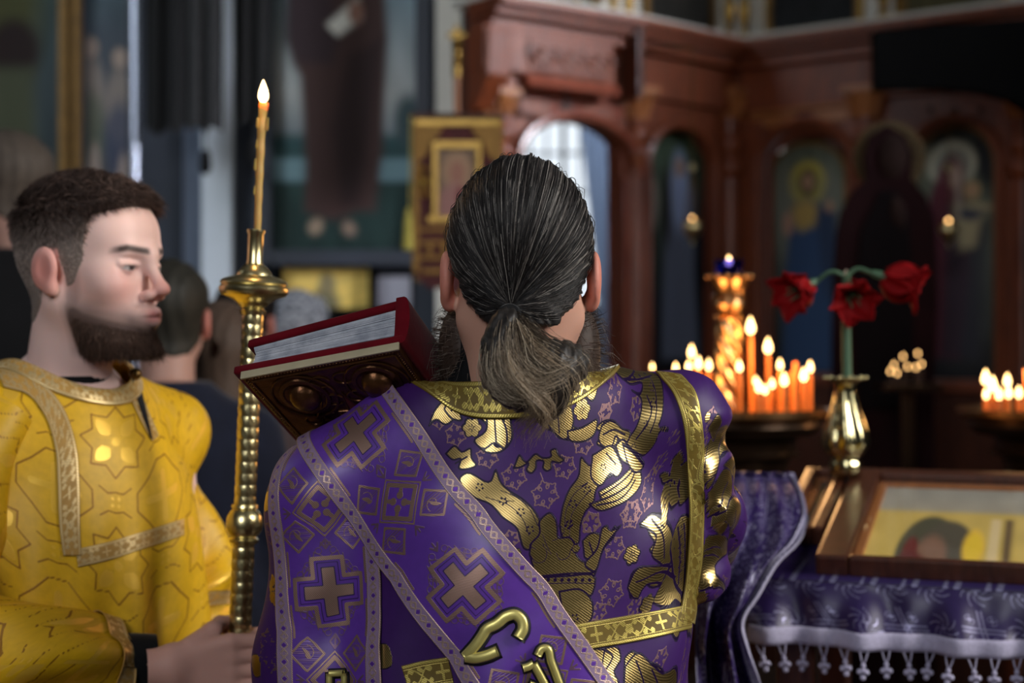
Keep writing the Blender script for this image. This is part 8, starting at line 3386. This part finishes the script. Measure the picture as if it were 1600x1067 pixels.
def stole_band(root, center, half_w, n, off, crosses, diamonds, bw, nm, ext0=0.03):
    m = 150
    IJ = walk_band(SRb, center, half_w, n, m, ext0)
    Pt = smooth_grid(SRb.at(IJ, off), 16)
    Pt = np.swapaxes(smooth_grid(np.swapaxes(Pt, 0, 1), 8), 0, 1)
    W_ = 2 * half_w
    length = np.linalg.norm(np.diff(Pt[:, m // 2], axis=0), axis=1).sum()
    kb = int(round(bw / W_ * m))
    ctr = Pt[:, kb - 2:m - kb + 2]
    S = Surf(Pt)
    view = Pt - np.array([0, 0, CAMZ])
    if (S.N * view).sum(-1).mean() > 0:
        S.flip()
    def along(px, py):
        ij = S.find(px, py)
        q = Pt[:, m // 2]
        d = np.concatenate([[0], np.cumsum(np.linalg.norm(np.diff(q, axis=0), axis=1))])
        return np.interp(ij[0], np.arange(len(d)), d)
    wdt = W_ - 2 * bw
    W = stole_weave(length, wdt, [along(*c) for c in crosses], [along(*c) for c in diamonds])
    # weave v runs -w/2..w/2
    Sx = Surf(ctr)
    N = S.N[:, kb - 2:m - kb + 2]
    V, q, rim = slab(ctr, N, 0.002)
    if (Sx.N * N).sum(-1).mean() < 0:
        q = [qq[:, ::-1] for qq in q]
    me = mesh_np(nm, V, q)
    d = np.concatenate([[0], np.cumsum(np.linalg.norm(np.diff(Pt[:, m // 2], axis=0), axis=1))])
    uu = np.repeat(d[:, None], ctr.shape[1], 1)
    vv = np.repeat(np.linspace(-wdt / 2, wdt / 2, ctr.shape[1])[None], n, 0)
    c = W.sample(uu.ravel(), vv.ravel())
    set_col(me, np.concatenate([c, c[rim]]), 'weave')
    w3 = np.stack([uu.ravel(), vv.ravel(), 0 * uu.ravel()], 1)
    set_vec(me, np.concatenate([w3, w3[rim]]), 'cloth')
    st = part(nm, me, M['stole_satin'], root, True)
    BW = border_weave(bw)
    for a, b in ((0, kb), (m - kb, m)):
        Pb = S.at(np.stack(np.meshgrid(np.arange(n, dtype=float), np.linspace(a, b - 1.0, 22), indexing='ij'), -1), 0.0013)
        band_part('stole_border', Pb, BW, M['stole_border'], st, 0.002, 0.0185)
    return st, S


st1, SV1 = stole_band(pr, [(502, 722), (503, 780), (508, 850), (516, 900), (523, 1000), (528, 1067), (534, 1180)], 0.0665, 420, 0.004, [(517, 924)], [(500, 795), (530, 1062)], 0.0195, 'stole_fall', 0.02)
st2, SV2 = stole_band(pr, [(549, 652), (584, 709), (648, 810), (708, 888), (768, 962), (842, 1067), (920, 1180)], 0.0655, 560, 0.0095, [(556, 676), (722, 918)], [(624, 783), (842, 1080)], 0.0172, 'stole_band', 0.035)

# raised gold letters
M['bullion'] = mat_plain('gold_bullion', lin(214, 200, 120), 0.36, metal=0.6, var=0.1, scale=60, bump=0.0)
t_ = M['bullion'].node_tree
M['letter_ground'] = mat_plain('letter_ground', lin(16, 10, 24), 0.7, var=0.2)


def letter(S, parent, strokes_px, wpx, height=0.0042, base_off=0.0028):
    Vs, Fs, b = [], [], 0
    Vg, Fg, bg = [], [], 0
    for pts in strokes_px:
        ij = np.array([S.find(*p) for p in resample(np.array(pts, float), len(pts) * 6, len(pts) > 2 and not (len(pts) == 4 and pts[0][0] == pts[1][0]))])
        C = S.at(ij, base_off)
        n = len(C)
        N = S.at(ij, 0, S.N)
        t = np.gradient(C, axis=0)
        t /= np.linalg.norm(t, axis=1, keepdims=True)
        x = np.cross(t, N)
        x /= np.linalg.norm(x, axis=1, keepdims=True)
        hw = wpx * 1.64 / F / 2
        for (Vl, Fl, scale, hh, dz, nb) in ((Vs, Fs, 1.0, height, 0.0004, 9), (Vg, Fg, 1.45, 0.0010, -0.0008, 5)):
            bb = b if Vl is Vs else bg
            a = np.linspace(0, np.pi, nb)
            ext = 0.0 if scale == 1 else hw * .4
            Cc = C.copy()
            Cc[0] -= t[0] * ext
            Cc[-1] += t[-1] * ext
            ring = Cc[:, None] + x[:, None] * (np.cos(a)[None, :, None] * hw * scale) + N[:, None] * ((np.sin(a) ** .7)[None, :, None] * hh + dz)
            Vl.append(ring.reshape(-1, 3))
            idx = bb + np.arange(n * nb).reshape(n, nb)
            Fl.append(np.stack([idx[:-1, :-1], idx[:-1, 1:], idx[1:, 1:], idx[1:, :-1]], -1).reshape(-1, 4))
            Fl.append(np.stack([idx[:-1, -1], idx[:-1, 0], idx[1:, 0], idx[1:, -1]], -1).reshape(-1, 4))
            Fl.append(list(idx[0]))
            Fl.append(list(idx[-1][::-1]))
            if Vl is Vs:
                b += n * nb
            else:
                bg += n * nb
    part('gold_letter', mesh_np('gold_letter', np.concatenate(Vs), Fs), M['bullion'], parent, True)
    part('letter_ground', mesh_np('letter_ground', np.concatenate(Vg), Fg), M['letter_ground'], parent, True)


def c4(pts):
    return [(640 + x / 5, 860 + y / 5) for x, y in pts]


letter(SV2, st2, [c4([(445, 825), (520, 740), (575, 660), (600, 618), (680, 572), (760, 512), (820, 500), (872, 540), (885, 610), (850, 680)]), c4([(450, 828), (520, 838), (600, 822), (690, 785)])], 17)
letter(SV2, st2, [c4([(1000, 815), (1030, 765), (1065, 760), (1100, 860), (1150, 990), (1210, 1150)]), c4([(885, 915), (930, 900), (965, 880)]), c4([(965, 880), (1010, 960), (1060, 1050), (1110, 1150)]), c4([(1060, 1050), (1000, 1060), (930, 1040)])], 12.5)
letter(SV1, st1, [[(516, 1110), (516, 1052)], [(516, 1052), (541, 1051)], [(541, 1051), (542, 1110)]], 11)
# ------------------------------------------------------------------ red velvet gospel book on the shoulder
YA = 1.735
A0 = P(363, 584, YA)
Lb = np.array((0.32, 0.79, -0.52))
Lb /= np.linalg.norm(Lb)
Wb = np.array((0.947, -0.268, 0.175))
Wb -= Lb * (Wb @ Lb)
Wb /= np.linalg.norm(Wb)
Tb = np.cross(Wb, Lb)
BW_, BL_ = 0.208, 0.27
bk = thing('book', 'red velvet bound gospel book with metal relief cover, resting on the left shoulder', 'book', tuple(A0))


def T_bk(w, l, t):
    return Vector(tuple(A0 + Wb * w + Lb * l + Tb * t))


M['velvet'] = mat_plain('red_velvet', lin(98, 5, 19), 0.9, var=0.2, scale=40, sheen=0.12, spec=0.15)
M['plate_edge'] = mat_plain('cream_metal_edge', lin(196, 182, 150), 0.4, metal=0.35, var=0.1, scale=40)
M['relief'] = mat_plain('bronze_relief', lin(96, 62, 36), 0.33, metal=0.75, var=0.35, scale=60, bump=0.3)
M['paper_edge'] = None
t = NT('page_edges')
t.set(Base_Color=t.ramp(t.noise(60, 3), [(0.3, lin(150, 154, 166)), (0.7, lin(196, 198, 206))]), Roughness=0.8)
M['paper_edge'] = t.m
TH0, TH1 = 0.046, 0.062     # thickness at fore edge and spine


def top_t(w):
    return TH0 + (TH1 - TH0) * w / BW_


# lower cover (metal side), upper cover, spine
part('lower_cover', MB().box(0, BW_, 0, BL_, 0.0, 0.011, T_bk).mesh('lower_cover', 0.004, True, 3), M['velvet'], bk, True)
V8 = lambda a, b, l, d0, d1: None
mb = MB()
w0_ = 0.012
mb.add([T_bk(w, l, top_t(w) + d) for w in (w0_, BW_) for l in (0.004, BL_) for d in (-0.011, 0.0)], [(0, 1, 3, 2), (4, 6, 7, 5), (0, 4, 5, 1), (2, 3, 7, 6), (0, 2, 6, 4), (1, 5, 7, 3)])
part('upper_cover', mb.mesh('upper_cover', 0.004, True, 3), M['velvet'], bk, True)
mb = MB()
prof = []
for k in range(9):
    a = -math.pi / 2 + math.pi * k / 8
    prof.append((BW_ + 0.008 * math.cos(a) - 0.002, TH1 / 2 + (TH1 / 2) * math.sin(a)))
prof += [(BW_ - 0.012, TH1), (BW_ - 0.012, 0.0)]
mb.prism(prof, 0.001, BL_, lambda w, l, t: T_bk(w, l, t))
part('spine', mb.mesh('spine', 0.0015, True), M['velvet'], bk, True)
# pages
mb = MB()
rgp = random.Random(3)
NP = 26
for k in range(NP):
    f0, f1 = k / NP, (k + 1) / NP
    def tt_(w, f):
        lo, hi = 0.011, top_t(w) - 0.011
        return lo + (hi - lo) * f
    l0 = 0.007 + rgp.uniform(0, 0.0012)
    ws = 0.018 + 0.004 * math.sin(f0 * math.pi) + rgp.uniform(0, .001)
    pts = []
    for w in (ws, BW_ - 0.008):
        for l in (l0, BL_ - 0.008):
            for f in (f0, f0 + (f1 - f0) * 0.86):
                pts.append(T_bk(w, l, tt_(w, f)))
    mb.add(pts, [(0, 1, 3, 2), (4, 6, 7, 5), (0, 4, 5, 1), (2, 3, 7, 6), (0, 2, 6, 4), (1, 5, 7, 3)])
tag(part('pages', mb.mesh('pages'), M['paper_edge'], bk, True), kind='stuff')
# metal plate with relief
pe = 0.012
pm = part('metal_plate', MB().box(pe, BW_ - 0.006, 0.001, BL_ - pe, -0.0085, 0.0, T_bk).mesh('metal_plate', 0.0015), M['relief'], bk, True)
part('plate_rim', MB().box(pe - 0.001, BW_ - 0.005, -0.0006, 0.0022, -0.0092, 0.0004, T_bk).mesh('plate_rim', 0.0006), M['plate_edge'], pm)
d0 = -0.0085


def relief_tube(name, pts, r, mat_='relief'):
    part(name, MB().tube([T_bk(w, l, d0 - 0.0005) for w, l in pts], r, 6).mesh(name, smooth=True), M[mat_], pm)


cw = BW_ / 2 + 0.003
# beaded border
bead = []
for (a, b) in (((pe + .008, .010), (BW_ - .014, .010)), ((pe + .008, .010), (pe + .008, BL_ - .022)), ((BW_ - .014, .010), (BW_ - .014, BL_ - .022)), ((pe + .008, BL_ - .022), (BW_ - .014, BL_ - .022))):
    relief_tube('border_cord', [a, b], 0.0016)
mbb = MB()
for (a, b, k) in (((pe + .004, .005), (BW_ - .010, .005), 46), ((pe + .004, .005), (pe + .004, BL_ - .017), 58), ((BW_ - .010, .005), (BW_ - .010, BL_ - .017), 58)):
    for i in range(k + 1):
        f = i / k
        mbb.sphere(T_bk(a[0] + (b[0] - a[0]) * f, a[1] + (b[1] - a[1]) * f, d0), 0.0014, 6, 4)
tag(part('border_beads', mbb.mesh('border_beads', smooth=True), M['relief'], pm), kind='stuff')


def arc_pts(c, rx, ry, a0, a1, n=26):
    return [(c[0] + rx * math.cos(a0 + (a1 - a0) * k / n), c[1] + ry * math.sin(a0 + (a1 - a0) * k / n)) for k in range(n + 1)]


# corner medallions: domed bosses within scrolled rings
for (mw, ml) in ((pe + 0.052, 0.058), (BW_ - 0.054, 0.058), (pe + 0.052, BL_ - 0.07), (BW_ - 0.054, BL_ - 0.07)):
    Mx = Matrix(((Wb[0], Lb[0], -Tb[0], 0), (Wb[1], Lb[1], -Tb[1], 0), (Wb[2], Lb[2], -Tb[2], 0), (0, 0, 0, 1)))
    Mx = Matrix.Translation(T_bk(mw, ml, d0)) @ Mx
    part('medallion', MB().lathe([(0.034, 0.0), (0.033, 0.002), (0.028, 0.0025), (0.026, 0.001), (0.021, 0.001), (0.0195, 0.006), (0.016, 0.0105), (0.009, 0.0135), (1e-5, 0.0145)], 28, Mx @ Matrix.Diagonal((0.85, 1.1, 1, 1)), cap=False).mesh('medallion', smooth=True), M['relief'], pm)
    relief_tube('medallion_ring', arc_pts((mw, ml), 0.036, 0.045, 0, 2 * math.pi), 0.0018)
    for s in (-1, 1):
        relief_tube('relief_scroll', arc_pts((mw + s * 0.012, ml + 0.052), 0.010, 0.010, 0, 5.2), 0.0015)
# central cross-shaped velvet inlay with cord
star = []
for k in range(16):
    a = k * math.pi / 8
    r = (0.048, 0.024, 0.034, 0.024)[k % 4]
    star.append((cw + r * 0.8 * math.cos(a + math.pi / 2), BL_ / 2 + r * 1.5 * math.sin(a + math.pi / 2)))
part('velvet_inlay', MB().prism(star, d0 - 0.0008, d0 + 0.002, lambda w, t, l: T_bk(w, l, t)).mesh('velvet_inlay'), M['velvet'], pm)
relief_tube('inlay_cord', star + [star[0]], 0.0016)
for s in (-1, 1):
    for e in (0.035, 0.075, BL_ - 0.09, BL_ - 0.045):
        relief_tube('relief_scroll', arc_pts((cw + s * 0.015, e), 0.012, 0.011, 0, 5.4 * s), 0.0014)
    relief_tube('relief_scroll', [(cw + s * .03, .03), (cw + s * .02, .055), (cw + s * .035, .085), (cw + s * .05, .105)], 0.0016)

# ------------------------------------------------------------------ tall brass candlestick with its taper
def cs(px_r):
    return px_r / F * 2.06


cst = thing('candlestick', 'tall polished brass candlestick with beaded twisted shaft, held by the young man', 'candlestick', tuple(pole_at(0.0)))
axis_q = Vector(tuple(pole_dir)).to_track_quat('Z', 'Y').to_matrix().to_4x4()


def zc(py):
    return CAMZ - (py - 533.5) / F * 2.06


def MA(z):
    return Matrix.Translation(pole_at(z)) @ axis_q


def lathe_ax(name, prof_px, mat_, parent, n=32):
    z0 = zc(prof_px[0][1])
    pr_ = [(cs(r), zc(y) - z0) for r, y in prof_px]
    return part(name, MB().lathe(pr_, n, MA(z0)).mesh(name, smooth=True), mat_, parent, True)


def shaft(name, y0, y1, r_px, nhel=5, pitch=9):
    z1, z0 = zc(y0), zc(y1)
    n, m = 60, int((z1 - z0) / 0.0016)
    k = np.arange(n) / n * 2 * np.pi
    zz = np.linspace(0, z1 - z0, m)
    A, Z = np.meshgrid(k, zz)
    r = cs(r_px) * (0.90 + 0.10 * np.abs(np.sin(3 * A + Z * 70)) ** .8 * np.abs(np.sin(Z * 205)) ** .5 + 0.03 * np.cos(6 * A + Z * 140))
    Pl_ = np.stack([r * np.cos(A), r * np.sin(A), Z], -1).reshape(-1, 3)
    Mx = np.array(MA(z0))
    Pl_ = Pl_ @ Mx[:3, :3].T + Mx[:3, 3]
    idx = np.arange(n * m).reshape(m, n)
    rr = np.roll(idx, -1, 1)
    q = np.stack([idx[:-1], rr[:-1], rr[1:], idx[1:]], -1).reshape(-1, 4)
    return part(name, mesh_np(name, Pl_, [q]), M['brass'], cst, True)


lathe_ax('socket', [(13, 414), (13.5, 411), (12.0, 408), (12.2, 366), (14, 363), (14, 359), (10.5, 359), (10.5, 380)], M['brass'], cst)
lathe_ax('drip_plate', [(22, 478), (24, 474), (30, 470), (38, 466), (50, 462), (54, 456), (54, 450), (50, 445), (53, 443), (50, 438), (40, 434), (28, 430), (27, 427), (24, 423), (18, 416), (13.5, 413)], M['brass'], cst, 48)
lathe_ax('neck', [(19, 492), (21, 486), (17, 482), (22, 477)], M['brass'], cst)
shaft('twisted_shaft', 490, 792, 17.2)
lathe_ax('shaft_knop', [(17, 850), (22, 847), (23, 842), (19, 838), (23, 835), (27, 828), (28.5, 819), (27, 808), (23, 800), (18, 795), (21, 792), (20, 788)], M['brass'], cst)
shaft('twisted_shaft', 848, 1300, 18)
zb0 = zc(1300)
part('lower_pole', MB().tube([pole_at(0.05), pole_at(zb0 + 0.01)], cs(18), 24).mesh('lower_pole', smooth=True), M['brass'], cst, True)
part('foot', MB().lathe([(0.13, 0.0), (0.13, 0.012), (0.11, 0.02), (0.06, 0.035), (0.03, 0.06), (0.02, 0.09)], 36, Matrix.Translation(pole_at(0.0))).mesh('foot', smooth=True), M['brass'], cst, True)

tp = thing('taper_candle', 'single thin lit beeswax taper standing in the tall brass candlestick', 'candle', tuple(P(402, 360, 2.06)))
pts = [P(401, 385, 2.06), P(402.5, 355, 2.06), P(404, 310, 2.06), P(406.5, 250, 2.06), (P(409.5, 190, 2.06)), P(412, 163, 2.06)]
pts = resample(np.array(pts), 60)
rr = cs(1) * (5.2 + 1.5 * np.linspace(0, 1, 60) + 0.5 * np.sin(np.linspace(0, 40, 60)) * np.linspace(.2, 1, 60))
wx_ = part('wax', MB().tube(pts, list(rr), 16).mesh('wax', smooth=True), M['wax'], tp, True)
M['wax_hot'] = mat_plain('glowing_wax', lin(240, 140, 60), 0.4, var=0.05, bump=0)
nb = M['wax_hot'].node_tree.nodes['Principled BSDF']
nb.inputs['Subsurface Weight'].default_value = 0.8
nb.inputs['Subsurface Scale'].default_value = 0.02
part('melted_cup', MB().tube([P(411.2, 174, 2.06), P(411.7, 166, 2.06), P(412, 161, 2.06)], [cs(6.6), cs(7.6), cs(7.2)], 16).mesh('melted_cup', smooth=True), M['wax_hot'], tp, True)
for (px, py, r, l) in ((402, 196, 2.2, 12), (401, 228, 1.8, 10), (398.5, 262, 2.0, 14), (397.5, 300, 1.6, 10), (418, 200, 1.5, 16)):
    part('wax_drip', MB().tube([P(px + .8, py - l, 2.056), P(px, py, 2.055), P(px - .3, py + 4, 2.056)], [cs(r * .5), cs(r), cs(r * .6)], 8).mesh('wax_drip', smooth=True), M['wax'], tp, True)
part('wick', MB().tube([P(412, 163, 2.06), P(412, 156, 2.06), P(411, 151, 2.06)], 0.0008, 6).mesh('wick'), M['wick'], tp, True)
h_ = cs(37)
f = part('flame', flame_mesh(h_, cs(8.2)), M['flame'], tp)
f.location = Vector(tuple(P(411.5, 161, 2.06))) - tp.location
point_light('taper_light', tuple(P(411, 140, 2.055)), 0.7, (1.0, 0.6, 0.28), 0.012)
